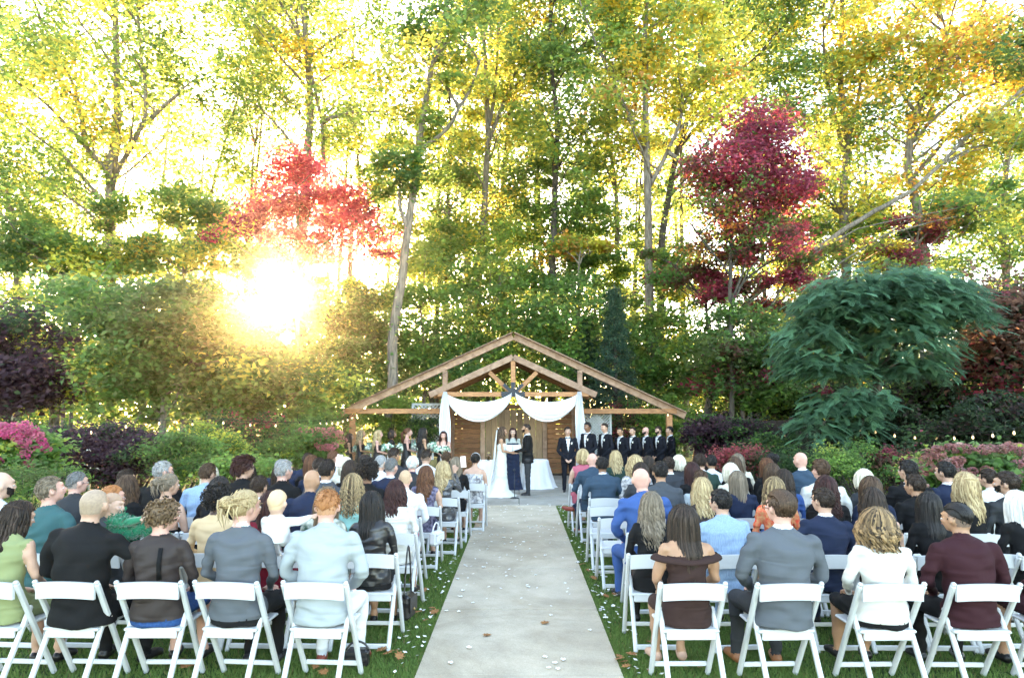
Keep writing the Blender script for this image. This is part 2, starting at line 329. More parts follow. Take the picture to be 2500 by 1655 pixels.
# grass blades (uncountable)
def grass():
    r = np.random.default_rng(5); out = []
    def patch(x0, x1, y0, y1, dens, h):
        n = int((x1 - x0) * (y1 - y0) * dens); p = np.stack([r.uniform(x0, x1, n), r.uniform(y0, y1, n), np.zeros(n)], 1); out.append((p, np.full(n, h)))
    for sx in (-1, 1):
        def q(x0, x1, y0, y1, d, h): patch(min(sx * x0, sx * x1), max(sx * x0, sx * x1), y0, y1, d, h)
        q(.752, .80, 3.6, 14.5, 9000, .030); q(.765, 2.2, 3.6, 6.5, 9000, .035); q(2.2, 4.6, 4.0, 6.5, 3500, .04); q(.765, 1.9, 6.5, 10, 4200, .04); q(1.9, 5.2, 6.5, 9, 1100, .05); q(.765, 1.7, 10, 14.5, 2500, .045)
    p = np.concatenate([a for a, b in out]); h = np.concatenate([b for a, b in out]); n = len(p)
    dn = .5 + .5 * np.sin(p[:, 0] * 3.1 + 1.3 * np.sin(p[:, 1] * 2.3)) * np.sin(p[:, 1] * 2.7 + p[:, 0])
    h = h * r.uniform(.5, 1.3, n); ang = r.uniform(0, 6.283, n); s = np.stack([np.cos(ang), np.sin(ang), 0 * ang], 1) * .0035 * (1 + p[:, 1:2] * .12)
    tip = p + np.stack([r.normal(size=n) * .014, r.normal(size=n) * .014, h], 1)
    v = np.stack([p - s, p + s, tip], 1).reshape(-1, 3); f = np.arange(3 * n).reshape(n, 3)
    a = np.array([.085, .155, .035]); b = np.array([.17, .27, .065]); k = r.uniform(size=(n, 1)) * .6 + dn[:, None] * .4
    t = a * (1 - k) + b * k; dry = r.uniform(size=n) < .05; t[dry] = (.22, .18, .07)
    return fast_mesh('grass', v, f, t)
tag(link('grass', grass(), None, leaf_mat('grass_blade', .35, .8, .6)), 'short green lawn grass either side of the concrete aisle', 'grass', kind='stuff')

# ================================================================ woods
def tri(u, v, Y, r): return (tuple(P(u, v, Y)), r)
def DB(u, v, Y, rx, ry, rz): return (tuple(D(u, v, Y)), (rx, ry, rz))
def gnd(u, Y): q = D(u, 954, Y); return (q.x, q.y, -.2)
T = 'tree in the wood behind the pavilion'
# --- tall trees traced from the photo (display coordinates of the 2369-px view)
tree('oak_tree', 'broad tall tree at upper left with a thick forking grey trunk and spreading limbs',
     [[gnd(262, 25), D(255, 540, 25), D(258, 400, 25), D(272, 220, 25), D(265, 0, 25), D(262, -140, 25)], [D(258, 410, 25), D(200, 340, 24.6), D(110, 245, 24), D(-10, 150, 23.5)],
      [D(262, 400, 25), D(310, 330, 24.5), D(338, 240, 24.2), D(325, 100, 24), D(310, -30, 24)], [D(200, 340, 24.6), D(170, 200, 25), D(100, 60, 25.5)], [D(325, 290, 24.4), D(400, 230, 24.2), D(440, 190, 24)]],
     .25, [DB(250, 120, 25, 2.8, 3, 3.6), DB(90, 250, 24, 2.4, 2.4, 2.6), DB(330, 250, 24.5, 2, 2.2, 2.6), DB(60, 60, 25, 2, 2.4, 2), DB(350, 60, 24, 1.6, 2, 2), DB(100, 440, 24, 2.2, 2, 1.8), DB(230, -120, 25, 3.4, 3, 2)],
     17000, 'gy', 1, nb=46, cl=.5)
tree('oak_tree', 'tall tree rising behind the left red maple with a dark twisting side limb',
     [[gnd(697, 26), D(697, 560, 26), D(712, 380, 26), D(716, 200, 26), D(700, 0, 26), D(690, -160, 26)], [D(712, 400, 26), D(745, 385, 25.6), D(745, 300, 25.4), D(728, 200, 25.2), D(690, 60, 25), D(665, -60, 25)],
      [D(745, 285, 25.4), D(800, 262, 25.4), D(880, 260, 25.6)]],
     .25, [DB(690, 60, 26, 2.6, 3, 2.8), DB(600, 160, 26, 1.7, 2, 2.2), DB(790, 230, 25.5, 1.8, 2, 1.8), DB(850, 60, 26, 1.4, 2, 1.8), DB(680, -120, 26, 3.2, 3, 2)], 11500, 'gy', 2, nb=34, cl=.5)
tree('oak_tree', 'straight pale grey trunk leaning right, nearest tall tree left of the pavilion roof',
     [[gnd(903, 22.5), D(908, 800, 22.5), D(935, 600, 22.5), D(962, 400, 22.5), D(990, 200, 22.5), D(1025, 60, 22.5), D(1050, -120, 22.5)], [D(945, 540, 22.5), D(925, 470, 22.4), D(930, 380, 22.3)], [D(968, 350, 22.5), D(1030, 300, 22.2), D(1090, 200, 22), D(1110, 140, 22)]],
     .20, [DB(985, 180, 22.5, 1.4, 2, 2.0), DB(940, 330, 22.5, 1.1, 1.3, 1.5), DB(1040, 40, 22.5, 1.6, 1.8, 1.8), DB(905, 430, 22.5, .8, 1, .9)], 6500, 'gy', 3, nb=30, cl=.42)
tree('birch_tree', 'slim bare stemmed tree just right of the leaning grey trunk',
     [[gnd(1030, 28), D(1030, 760, 28), D(1036, 500, 28), D(1042, 300, 28), D(1038, 150, 28)]], .14, [DB(1040, 430, 28, 1.2, 1.4, 2.6), DB(1040, 250, 28, 1.1, 1.4, 1.8)], 3600, 'gy', 4, nb=18, bark=BARK_D, cl=.4)
tree('oak_tree', 'tall forked tree over the roof peak with long limbs reaching up to the right',
     [[gnd(1098, 27), D(1105, 700, 27), D(1120, 480, 27), D(1130, 300, 27), D(1120, 100, 27), D(1105, -80, 27)], [D(1130, 330, 27), D(1165, 240, 27), D(1215, 110, 27), D(1260, -20, 27)], [D(1128, 300, 27), D(1150, 150, 27), D(1145, -60, 27)]],
     .2, [DB(1150, 90, 27, 2.2, 2.2, 2.6), DB(1110, 420, 27, 1.5, 1.5, 2.2), DB(1230, 60, 27, 1.5, 1.6, 2), DB(1200, 250, 27, 1.4, 1.6, 1.6), DB(1150, -110, 27, 2.6, 2.4, 1.6)], 9500, 'yl', 5, nb=34, cl=.45, pal2='gy', mixfn=lambda c, r: r.uniform(size=len(c)) < .5)
tree('oak_tree', 'dark trunked tree standing directly behind the pavilion ridge',
     [[gnd(1172, 30), D(1165, 700, 30), D(1160, 500, 30), D(1175, 300, 30), D(1180, 120, 30)]], .2, [DB(1175, 350, 30, 1.8, 2, 3.6), DB(1180, 130, 30, 1.6, 2, 2.2)], 5200, 'gy', 6, nb=24, bark=BARK_D, cl=.45)
tree('oak_tree', 'tree with black bark and dense green leaves right of the roof peak',
     [[gnd(1275, 26), D(1278, 720, 26), D(1282, 500, 26), D(1290, 300, 26), D(1275, 120, 26), D(1275, -60, 26)]], .19, [DB(1310, 240, 26, 1.8, 2, 2.6), DB(1290, 60, 26, 1.8, 2, 2), DB(1330, 430, 26, 1.4, 1.6, 1.8), DB(1300, -110, 26, 2.4, 2.4, 1.5)], 8200, 'g', 7, nb=30, bark=BARK_D, cl=.45, pal2='yl', mixfn=lambda c, r: r.uniform(size=len(c)) < .28)
tree('oak_tree', 'thin tree carrying a tuft of golden leaves low above the groomsmen',
     [[gnd(1345, 25), D(1340, 760, 25), D(1338, 640, 25), D(1345, 560, 25)]], .08, [DB(1340, 590, 25, .9, .9, .7)], 1300, 'og', 8, nb=12, cl=.3, pal2='yl', mixfn=lambda c, r: r.uniform(size=len(c)) < .5)
tree('oak_tree', 'tall slender tree with mid green leaves behind the right roof slope',
     [[gnd(1432, 28), D(1430, 700, 28), D(1425, 450, 28), D(1405, 300, 28), D(1400, 100, 28)], [D(1425, 440, 28), D(1380, 340, 28), D(1330, 300, 28)]], .16, [DB(1420, 430, 28, 1.8, 2, 2.4), DB(1390, 160, 28, 1.8, 2, 2.4), DB(1400, -60, 28, 2.2, 2, 2)], 7000, 'gy', 9, nb=30, cl=.45)
tree('maple_tree', 'big golden crowned tree with forking grey trunk right of centre',
     [[gnd(1508, 24), D(1505, 760, 24), D(1500, 560, 24), D(1495, 300, 24), D(1490, 120, 24), D(1500, -40, 24)], [D(1502, 430, 24), D(1550, 340, 24), D(1590, 230, 24), D(1640, 60, 24)], [D(1495, 350, 24), D(1440, 240, 24), D(1400, 150, 24), D(1340, 0, 24)], [D(1545, 350, 24), D(1590, 380, 23.7), D(1640, 330, 23.5)]],
     .22, [DB(1560, 130, 24, 2.2, 2, 1.8), DB(1480, 240, 24, 1.8, 2, 1.6), DB(1640, 200, 24, 1.4, 1.6, 1.5), DB(1450, 60, 24, 1.6, 2, 1.8), DB(1560, -60, 24, 2.4, 2, 1.6)], 10500, 'yl', 10, nb=40, cl=.45, pal2='og', mixfn=lambda c, r: (c[:, 2] < c[:, 2].mean()) & (r.uniform(size=len(c)) < .22))
tree('oak_tree', 'leaning dark trunked tree just left of the crimson maple',
     [[gnd(1530, 27), D(1528, 700, 27), D(1535, 540, 27), D(1560, 380, 27), D(1600, 250, 27), D(1660, 100, 27), D(1700, -60, 27)], [D(1600, 250, 27), D(1690, 200, 27), D(1760, 150, 27)]],
     .2, [DB(1680, 110, 27, 2.4, 2, 2.4), DB(1780, 210, 27, 2, 2, 1.8), DB(1560, 480, 27, 1.4, 1.5, 1.4), DB(1760, 30, 27, 2.2, 2, 2), DB(1720, -120, 27, 3, 2.4, 1.6)], 10500, 'g', 11, nb=38, bark=BARK_D, cl=.48, pal2='yl', mixfn=lambda c, r: r.uniform(size=len(c)) < .35)
tree('oak_tree', 'many stemmed tall tree at upper right with three upright grey trunks',
     [[gnd(1962, 26), D(1958, 700, 26), D(1952, 450, 26), D(1960, 330, 26), D(1945, 200, 26), D(1948, 0, 26), D(1945, -140, 26)], [D(1955, 360, 26), D(1925, 250, 26), D(1905, 110, 26), D(1908, -30, 26)], [D(1960, 340, 26), D(1985, 220, 26), D(2000, 100, 26)], [D(1950, 300, 26), D(1850, 260, 26), D(1790, 170, 26)]],
     .22, [DB(1950, 230, 26, 2.4, 2, 2.2), DB(1880, 90, 26, 2, 2, 2.2), DB(1830, 360, 26, 1.6, 1.8, 1.5), DB(2010, 420, 26, 2, 2, 2), DB(1930, -100, 26, 3, 2.4, 2), DB(1960, 560, 26, 2, 1.6, 1.5)], 12500, 'gy', 12, nb=40, cl=.48)
tree('maple_tree', 'orange and gold leafed tree filling the upper right corner with curving limbs',
     [[gnd(2160, 25), D(2140, 600, 25), D(2100, 380, 25), D(2120, 260, 25), D(2160, 190, 25), D(2230, 90, 25), D(2300, -40, 25)], [D(2120, 260, 25), D(2080, 200, 25), D(2060, 60, 25)], [D(2160, 190, 25), D(2190, 80, 25), D(2150, -40, 25)], [D(2110, 330, 25), D(2200, 240, 24.6), D(2330, 185, 24.3)]],
     .2, [DB(2140, 90, 25, 2.8, 2.4, 2.2), DB(2250, 190, 25, 2.2, 2, 1.8), DB(2050, 200, 25, 1.8, 2, 1.8), DB(2320, 60, 25, 1.8, 2, 2), DB(2180, 380, 25, 2, 2, 1.5), DB(2180, -110, 25, 3.4, 2.4, 1.8)], 14000, 'og', 13, nb=44, cl=.48, pal2='yl', mixfn=lambda c, r: r.uniform(size=len(c)) < .62)
tree('oak_tree', 'long bare grey trunk leaning steeply up to the right edge',
     [[gnd(1600, 23), D(1690, 760, 23), D(1830, 620, 23), D(1990, 508, 23), D(2110, 440, 23), D(2250, 310, 23), D(2380, 190, 23), D(2480, 70, 23)]], .13, [DB(2340, 300, 23, 1.5, 1.2, 1.2), DB(2420, 130, 23, 1.4, 1.4, 1.4), DB(2250, 480, 23, 1.6, 1.2, 1.0)], 4200, 'gy', 14, nb=16, cl=.4)
tree('oak_tree', 'yellow green tree with thin dark branches at the far right edge of the wood',
     [[gnd(2330, 27), D(2330, 700, 27), D(2320, 500, 27), D(2340, 300, 27), D(2390, 150, 27)]], .2, [DB(2330, 440, 27, 2.4, 2, 2.4), DB(2400, 250, 27, 2, 2, 2.4), DB(2240, 560, 27, 2, 2, 1.6), DB(2380, 620, 27, 2, 2, 1.6)], 9000, 'gy', 15, nb=30, cl=.48)
tree('oak_tree', 'yellow and green tree at the left edge below the broad forked tree',
     [[gnd(35, 27), D(40, 700, 27), D(30, 500, 27), D(0, 380, 27), D(-30, 200, 27)], [D(30, 480, 27), D(-30, 400, 27), D(-90, 300, 27)]], .2, [DB(60, 480, 27, 2.8, 2, 2.4), DB(-40, 360, 27, 2.2, 2, 2.4), DB(60, 640, 27, 2.6, 2, 1.6), DB(180, 600, 27, 2, 2, 1.8), DB(-60, 150, 27, 2, 2, 3)], 13000, 'gy', 16, nb=34, cl=.48, pal2='yl', mixfn=lambda c, r: r.uniform(size=len(c)) < .3)
tree('oak_tree', 'pair of slim dark stems between the broad left tree and the red maple',
     [[gnd(492, 29), D(490, 700, 29), D(488, 500, 29), D(500, 400, 29), D(560, 200, 29)], [gnd(585, 29), D(584, 640, 29), D(582, 430, 29), D(600, 250, 29), D(606, 60, 29)]], .14, [DB(500, 480, 29, 1.8, 2, 2.2), DB(590, 330, 29, 1.8, 2, 2.4), DB(450, 620, 29, 1.6, 2, 1.6), DB(600, 80, 29, 2, 2, 2.6)], 8500, 'gy', 17, nb=30, cl=.48)
tree('oak_tree', 'slim grey tree between the left red maple and the leaning pale trunk',
     [[gnd(812, 27), D(808, 700, 27), D(815, 520, 27), D(832, 430, 27), D(820, 300, 27)]], .15, [DB(850, 330, 27, 1.3, 1.6, 1.7), DB(830, 470, 27, 1.2, 1.2, 1.2)], 2600, 'gy', 18, nb=20, cl=.42)
# red maples
tree('maple_tree', 'bright red maple glowing above the low sun at left',
     [[gnd(690, 23), D(690, 800, 23), D(688, 600, 23), D(690, 480, 23), D(680, 370, 23)], [D(689, 620, 23), D(780, 540, 23), D(860, 500, 23)], [D(689, 620, 23), D(610, 520, 23), D(550, 470, 23)]],
     .1, [DB(690, 450, 23, 1.5, 1.2, 1.1), DB(600, 500, 23, 1.2, 1.0, .7), DB(560, 540, 23, .9, .8, .5), DB(660, 400, 23, .6, .7, .6), DB(800, 470, 23, .7, .8, .6), DB(780, 500, 23, 1.1, 1.1, .9), DB(700, 560, 23, 1.6, 1.2, .6), DB(690, 390, 23, .7, .8, .5), DB(870, 560, 23, .8, .8, .5)], 10500, 'rd', 20, nb=50, cl=.30, L=.115, W=.08, spacing=.62, shell=.1, squash=.5)
tree('maple_tree', 'crimson maple with a full pointed crown right of the pavilion',
     [[gnd(1690, 21), D(1692, 780, 21), D(1690, 600, 21), D(1695, 480, 21), D(1720, 300, 21)], [D(1690, 640, 21), D(1600, 520, 21)], [D(1690, 620, 21), D(1790, 480, 21)], [D(1691, 700, 21), D(1740, 560, 21), D(1760, 430, 21)]],
     .09, [DB(1740, 410, 21, 1.5, 1.2, 1.5), DB(1740, 310, 21, .8, .9, 1.0), DB(1620, 370, 21, .5, .6, .7), DB(1770, 560, 21, 1.2, 1, .6), DB(1800, 440, 21, 1.0, 1.0, 1.0), DB(1650, 430, 21, .9, .9, .9), DB(1800, 270, 21, .3, .3, .5), DB(1690, 500, 21, 1.1, 1, .7)], 11500, 'rd2', 21, nb=60, cl=.30, L=.115, W=.08, spacing=.62, shell=.1, squash=.6, bark=BARK_D)
tree('maple_tree', 'purplish red lower maple with an open crown behind the right roof slope',
     [[gnd(1640, 22.5), D(1640, 800, 22.5), D(1630, 650, 22.5), D(1620, 560, 22.5)], [D(1635, 700, 22.5), D(1540, 600, 22.5)], [D(1635, 720, 22.5), D(1760, 620, 22.5), D(1880, 560, 22.5)]],
     .08, [DB(1560, 590, 22.5, 1.3, 1, .8), DB(1700, 620, 22.5, 1.3, 1, .7), DB(1850, 570, 22.5, 1.2, 1, .7), DB(1620, 690, 22.5, 1.6, 1, .7), DB(1800, 680, 22.5, 1.2, 1, .6)], 8200, 'rg', 22, nb=34, cl=.3, L=.12, W=.08, bark=BARK_D, pal2='rd2', mixfn=lambda c, r: r.uniform(size=len(c)) < .4)
tree('maple_tree', 'rust coloured small maple between the silk tree and the gold tree',
     [[gnd(2130, 23), D(2130, 750, 23), D(2120, 600, 23), D(2130, 500, 23)]], .09, [DB(2120, 560, 23, 1.3, 1, 1.0), DB(2190, 520, 23, .9, .8, .8), DB(2060, 610, 23, .9, .8, .7)], 4600, 'rg', 23, nb=24, cl=.3, L=.12, W=.08, pal2='og', mixfn=lambda c, r: r.uniform(size=len(c)) < .3)
# --- far trees of the same wood (cannot be told apart)
SL = {1010: 'slim dark stem just left of the roof peak, nearer than the woods behind', 1085: 'slim stem rising over the left end of the porch roof', 1140: 'slim green leaved stem left of the altar axis', 1232: 'slim stem directly right of the roof peak', 1258: 'slim stem between the peak and the black barked tree', 1385: 'slim green stem behind the small spruce', 1465: 'slim stem right of the blue green spruce', 1585: 'slim stem behind the lower red maple', 545: 'slim stem just left of the left red maple', 770: 'slim stem just right of the left red maple', 1780: 'slim stem behind the crimson maple', 2060: 'slim stem behind the crown of the silk tree', 165: 'slim stem left of the broad forked tree'}
far = np.random.default_rng(33)
for i, (u, Y, pal) in enumerate([(-120, 40, 'gy'), (130, 44, 'gy'), (330, 42, 'g'), (430, 47, 'gy'), (560, 43, 'gy'), (760, 45, 'gy'), (880, 43, 'yl'), (1000, 47, 'gy'), (1080, 42, 'g'), (1220, 44, 'gy'), (1330, 47, 'gy'), (1460, 43, 'yl'), (1590, 46, 'gy'), (1740, 43, 'g'), (1860, 46, 'gy'), (2020, 42, 'gy'), (2130, 46, 'yl'), (2260, 43, 'gy'), (2420, 44, 'gy'), (1010, 31, 'g'), (1085, 33, 'gy'), (1140, 35, 'g'), (1232, 31, 'gy'), (1258, 34, 'gy'), (1385, 32, 'g'), (1465, 35, 'gy'), (1585, 31, 'gy'), (545, 33, 'gy'), (770, 34, 'gy'), (1780, 33, 'gy'), (2060, 33, 'gy'), (165, 33, 'gy')]):
    x = D(u, 954, Y).x; hh = far.uniform(15, 24); lean = far.uniform(-.8, .8)
    bl = [((x + lean * k / 3 + far.uniform(-1, 1), Y, z), (far.uniform(1.2, 2.0), 2, far.uniform(1.2, 2.2))) for k, z in enumerate(np.linspace(6, hh, 4))]
    tree('wood_tree', SL.get(u, 'slender tall tree deeper in the wood, one of many thin stems'), [[(x, Y, -.2), (x + lean * .3, Y, hh * .4), (x + lean, Y, hh * .75), (x + lean * 1.3, Y, hh)]], far.uniform(.13, .24) * (1 if Y > 40 else .62), bl, (1700 if u < 900 else 2600) if Y > 40 else 1300, pal, 200 + i, group='slender trees deeper in the wood', nb=14, L=.24 if Y > 40 else .17, W=.17 if Y > 40 else .12, cl=.6, spacing=1.5, bark=BARK_D if i % 2 else BARK)
# --- understory
def under(label, u, Y, blobs, n, pal, seed, name='understory_tree', r0=.09, **kw):
    top = max((D(b[0], b[1], Y) for b in blobs), key=lambda q: q.z)
    return tree(name, label, [[gnd(u, Y), (D(u, 954, Y).x, Y, top.z * .5), (top.x * .5 + D(u, 954, Y).x * .5, Y, top.z * .9)]], r0, [DB(b[0], b[1], Y + (b[5] if len(b) > 5 else 0), b[2], b[3], b[4]) for b in blobs], n, pal, seed, nb=24, **kw)
kw = dict(L=.13, W=.09, cl=.34, mat_=LEAF_DARK)
under('bushy green tree at far left with scattered yellow leaf patches', 120, 20, [(120, 760, 2, 1.6, 1.2), (60, 860, 1.6, 1.4, 1.0), (200, 880, 1.3, 1.4, .9)], 9000, 'g', 40, pal2='yl', mixfn=lambda c, r: r.uniform(size=len(c)) < .33, **kw)
under('dense green layered tree standing left of the sun', 376, 17, [(400, 740, 1.5, 1.2, .9), (330, 830, 1.4, 1.2, .8), (440, 880, 1.3, 1.2, .8), (300, 930, .9, .9, .5), (250, 700, 1.1, 1, .6)], 12500, 'ol', 41, name='dogwood_tree', r0=.12, **kw)
under('olive green tree directly under the sun glare', 620, 19, [(600, 870, 1.5, 1.2, .8), (520, 810, 1.0, 1, .8), (710, 890, 1.0, 1.1, .7), (650, 950, 1.2, 1, .4)], 9500, 'ol', 42, **kw)
under('thin yellow green tree ringing the sun glare behind the olive tree', 560, 26, [(540, 690, 1.3, 1, 1.3), (470, 760, 1.5, 1, 1.2), (640, 610, 1.3, 1, .5), (760, 660, 1.0, 1, 1.0), (730, 760, 1.2, 1, .9), (600, 800, 1.5, 1, .6), (640, 760, 1.2, 1, .5), (840, 700, .8, 1, .8)], 17000, 'gy', 54, L=.14, W=.1, cl=.36, mat_=LEAF)
kw2 = dict(L=.14, W=.1, cl=.4, mat_=LEAF)
under('mixed green and yellow tree in the gap left of the forked trunk', 150, 24, [(150, 560, 1.6, 1.2, 1.2), (300, 540, 1.5, 1.2, 1.1), (60, 620, 1.5, 1.2, 1.1), (250, 650, 1.5, 1.2, 1.0)], 8500, 'gy', 55, **kw2)
under('light green tree between the forked trunk and the red maple', 420, 24, [(420, 600, 1.5, 1.2, 1.1), (350, 660, 1.4, 1.2, 1.0), (480, 540, 1.2, 1.2, 1.1), (400, 480, 1.0, 1, .9)], 7000, 'gy', 56, **kw2)
under('green tree between the slim stems left of the roof peak', 1060, 27, [(1000, 560, 1.4, 1.2, 1.3), (1080, 600, 1.5, 1.2, 1.3), (1010, 440, 1.1, 1, 1.1), (1190, 580, 1.5, 1.2, 1.3)], 8500, 'gy', 57, **kw2)
under('green tree between the black trunk and the slender tree', 1340, 27, [(1330, 500, 1.5, 1.2, 1.3), (1400, 600, 1.5, 1.2, 1.3), (1250, 660, 1.4, 1.2, 1.2), (1470, 640, 1.5, 1.2, 1.2), (1240, 440, 1.1, 1, 1.2)], 9500, 'g', 58, **kw2)
under('yellow green tree behind the lower red maple', 1800, 27, [(1830, 500, 1.6, 1.2, 1.4), (1900, 620, 1.7, 1.2, 1.3), (1600, 640, 1.5, 1.2, 1.2), (2020, 560, 1.5, 1.2, 1.3)], 9500, 'gy', 59, **kw2)
under('bright olive tree between the sun and the left roof slope', 800, 23.6, [(800, 800, 1.5, 1.2, 1.1), (870, 880, 1.2, 1.0, 1.0), (860, 740, 1.0, 1, .9)], 6800, 'ol', 43, **kw)
under('small green tree behind the left half of the roof', 980, 24, [(980, 760, 1.7, 1.4, 1.4), (1040, 840, 1.6, 1.3, 1.1), (960, 640, 1.3, 1.2, 1.0)], 7800, 'g', 44, **kw)
under('leafy green tree filling the gap behind the roof peak', 1130, 25, [(1130, 700, 1.8, 1.4, 1.5), (1200, 780, 1.7, 1.4, 1.2), (1120, 850, 1.8, 1.3, 1.0)], 8400, 'g', 45, pal2='yl', mixfn=lambda c, r: r.uniform(size=len(c)) < .1, **kw)
under('rounded green tree behind the right half of the roof', 1310, 24, [(1320, 740, 1.7, 1.4, 1.4), (1280, 840, 1.4, 1.2, 1.0), (1370, 850, 1.4, 1.3, 1.1)], 7800, 'g', 46, **kw)
under('green tree rising beside the blue spruce', 1500, 24, [(1530, 790, 1.5, 1.4, 1.2), (1500, 880, 1.4, 1.2, .9), (1600, 850, 1.4, 1.2, 1.0)], 7800, 'g', 47, **kw)
under('dull green maple with brown tinged leaves left of the silk tree', 1720, 21.5, [(1700, 790, 1.4, 1.2, 1.0), (1770, 870, 1.4, 1.2, 1.0), (1690, 900, 1.0, 1.0, .8), (1770, 780, .8, .8, .6)], 9500, 'ol', 48, pal2='rg', mixfn=lambda c, r: r.uniform(size=len(c)) < .22, **kw)
under('mid green tree behind the crown of the silk tree', 1900, 24, [(1900, 720, 1.6, 1.3, 1.2), (1960, 820, 1.6, 1.3, 1.1), (2100, 730, 1.6, 1.2, 1.0)], 8200, 'g', 49, pal2='yl', mixfn=lambda c, r: r.uniform(size=len(c)) < .25, **kw)
under('dark leaved plum tree crowding the right edge', 2330, 17, [(2330, 720, 1.2, 1, .8), (2300, 800, .9, 1, .7), (2390, 800, 1.1, 1, 1.1), (2360, 900, 1.1, 1, .7)], 9500, 'br', 50, name='plum_tree', bark=BARK_D, **kw)
under('shaded dark tree between the silk tree and the plum', 2200, 19.5, [(2200, 880, 1.5, 1, .8), (2120, 930, 1.3, 1, .6), (2260, 960, 1.3, 1, .6)], 7000, 'dkshade', 51, bark=BARK_D, pal2='g', mixfn=lambda c, r: r.uniform(size=len(c)) < .25, **kw)  # leaf palette darkened to hold the shade of this corner
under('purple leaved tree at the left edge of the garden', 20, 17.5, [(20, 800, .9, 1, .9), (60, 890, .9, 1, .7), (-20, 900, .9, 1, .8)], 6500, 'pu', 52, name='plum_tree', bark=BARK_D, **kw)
under('shady green tree behind the garden between sumac and pavilion', 1850, 22.5, [(1850, 900, 1.4, 1.2, .9), (1770, 950, 1.3, 1, .6), (1930, 950, 1.3, 1, .6)], 7000, 'dkshade', 53, pal2='g', mixfn=lambda c, r: r.uniform(size=len(c)) < .4, **kw)
# conifers
def conifer(label, u, Y, h, rad, seed):
    x = D(u, 954, Y).x; r = np.random.default_rng(seed); root = empty('spruce_tree', (x, Y, 0), 0, label, 'tree'); mb = MB(); mb.tube([(0, 0, -.1), (0, 0, h * .5), (0, 0, h)], [.11, .07, .01], 8)
    cs = []; n = 9000
    for k in range(60):
        z = h * (.1 + .88 * k / 60); rr_ = rad * (1 - z / h) + .1; a = r.uniform(0, 6.283); 
        for q in range(3):
            b = a + q * 2.1; e = Vector((math.cos(b) * rr_, math.sin(b) * rr_, z - .25 * rr_)); mb.tube([(0, 0, z), e * .5 + Vector((0, 0, z * .5 + .02)), e], [.02, .012, .004], 4); cs.append((z, b, rr_))
    cs = np.array(cs); i = r.integers(0, len(cs), n); t = r.uniform(.15, 1, n) ** .7; z, b, q = cs[i].T
    pos = np.stack([np.cos(b) * q * t, np.sin(b) * q * t, z - .25 * q * t], 1) + r.normal(size=(n, 3)) * np.array([.09, .09, .06])
    v, f, tt = leaves(pos, .13, .045, pick('con', n, r) * r.uniform(.7, 1.4, (n, 1)), r, .3, .5)
    mb.build('trunk', BARK_D, root); link('crown', fast_mesh('crown', v, f, tt), root, LEAF_DARK)
conifer('blue green spruce with drooping boughs right of the pavilion roof', 1425, 22.3, 6.2, 1.25, 70)
conifer('smaller spruce half hidden beside the blue green one', 1360, 23.5, 5.4, 1.2, 71)
# far wood mass
def far_mass():
    r = np.random.default_rng(9); n = 60000; x = r.uniform(-60, 60, n); y = r.uniform(46, 62, n)
    h = 6.5 + 2.2 * np.sin(x * .35) + 1.6 * np.sin(x * .9 + 1) + r.normal(size=n) * .8; z = h * r.uniform(0, 1, n) ** .75
    t = np.where((np.sin(x * .5 + z * .4) + r.normal(size=n) * .7 > .9)[:, None], pick('yl', n, r), pick('g', n, r)) * r.uniform(.6, 1.2, (n, 1))
    v, f, t = leaves(np.stack([x, y, np.maximum(z, .2)], 1), .5, .36, t, r, .4); return fast_mesh('far_woods', v, f, t)
tag(link('far_woods', far_mass(), None, LEAF), 'distant green and yellow wood seen between the trunks', 'woods', kind='stuff')

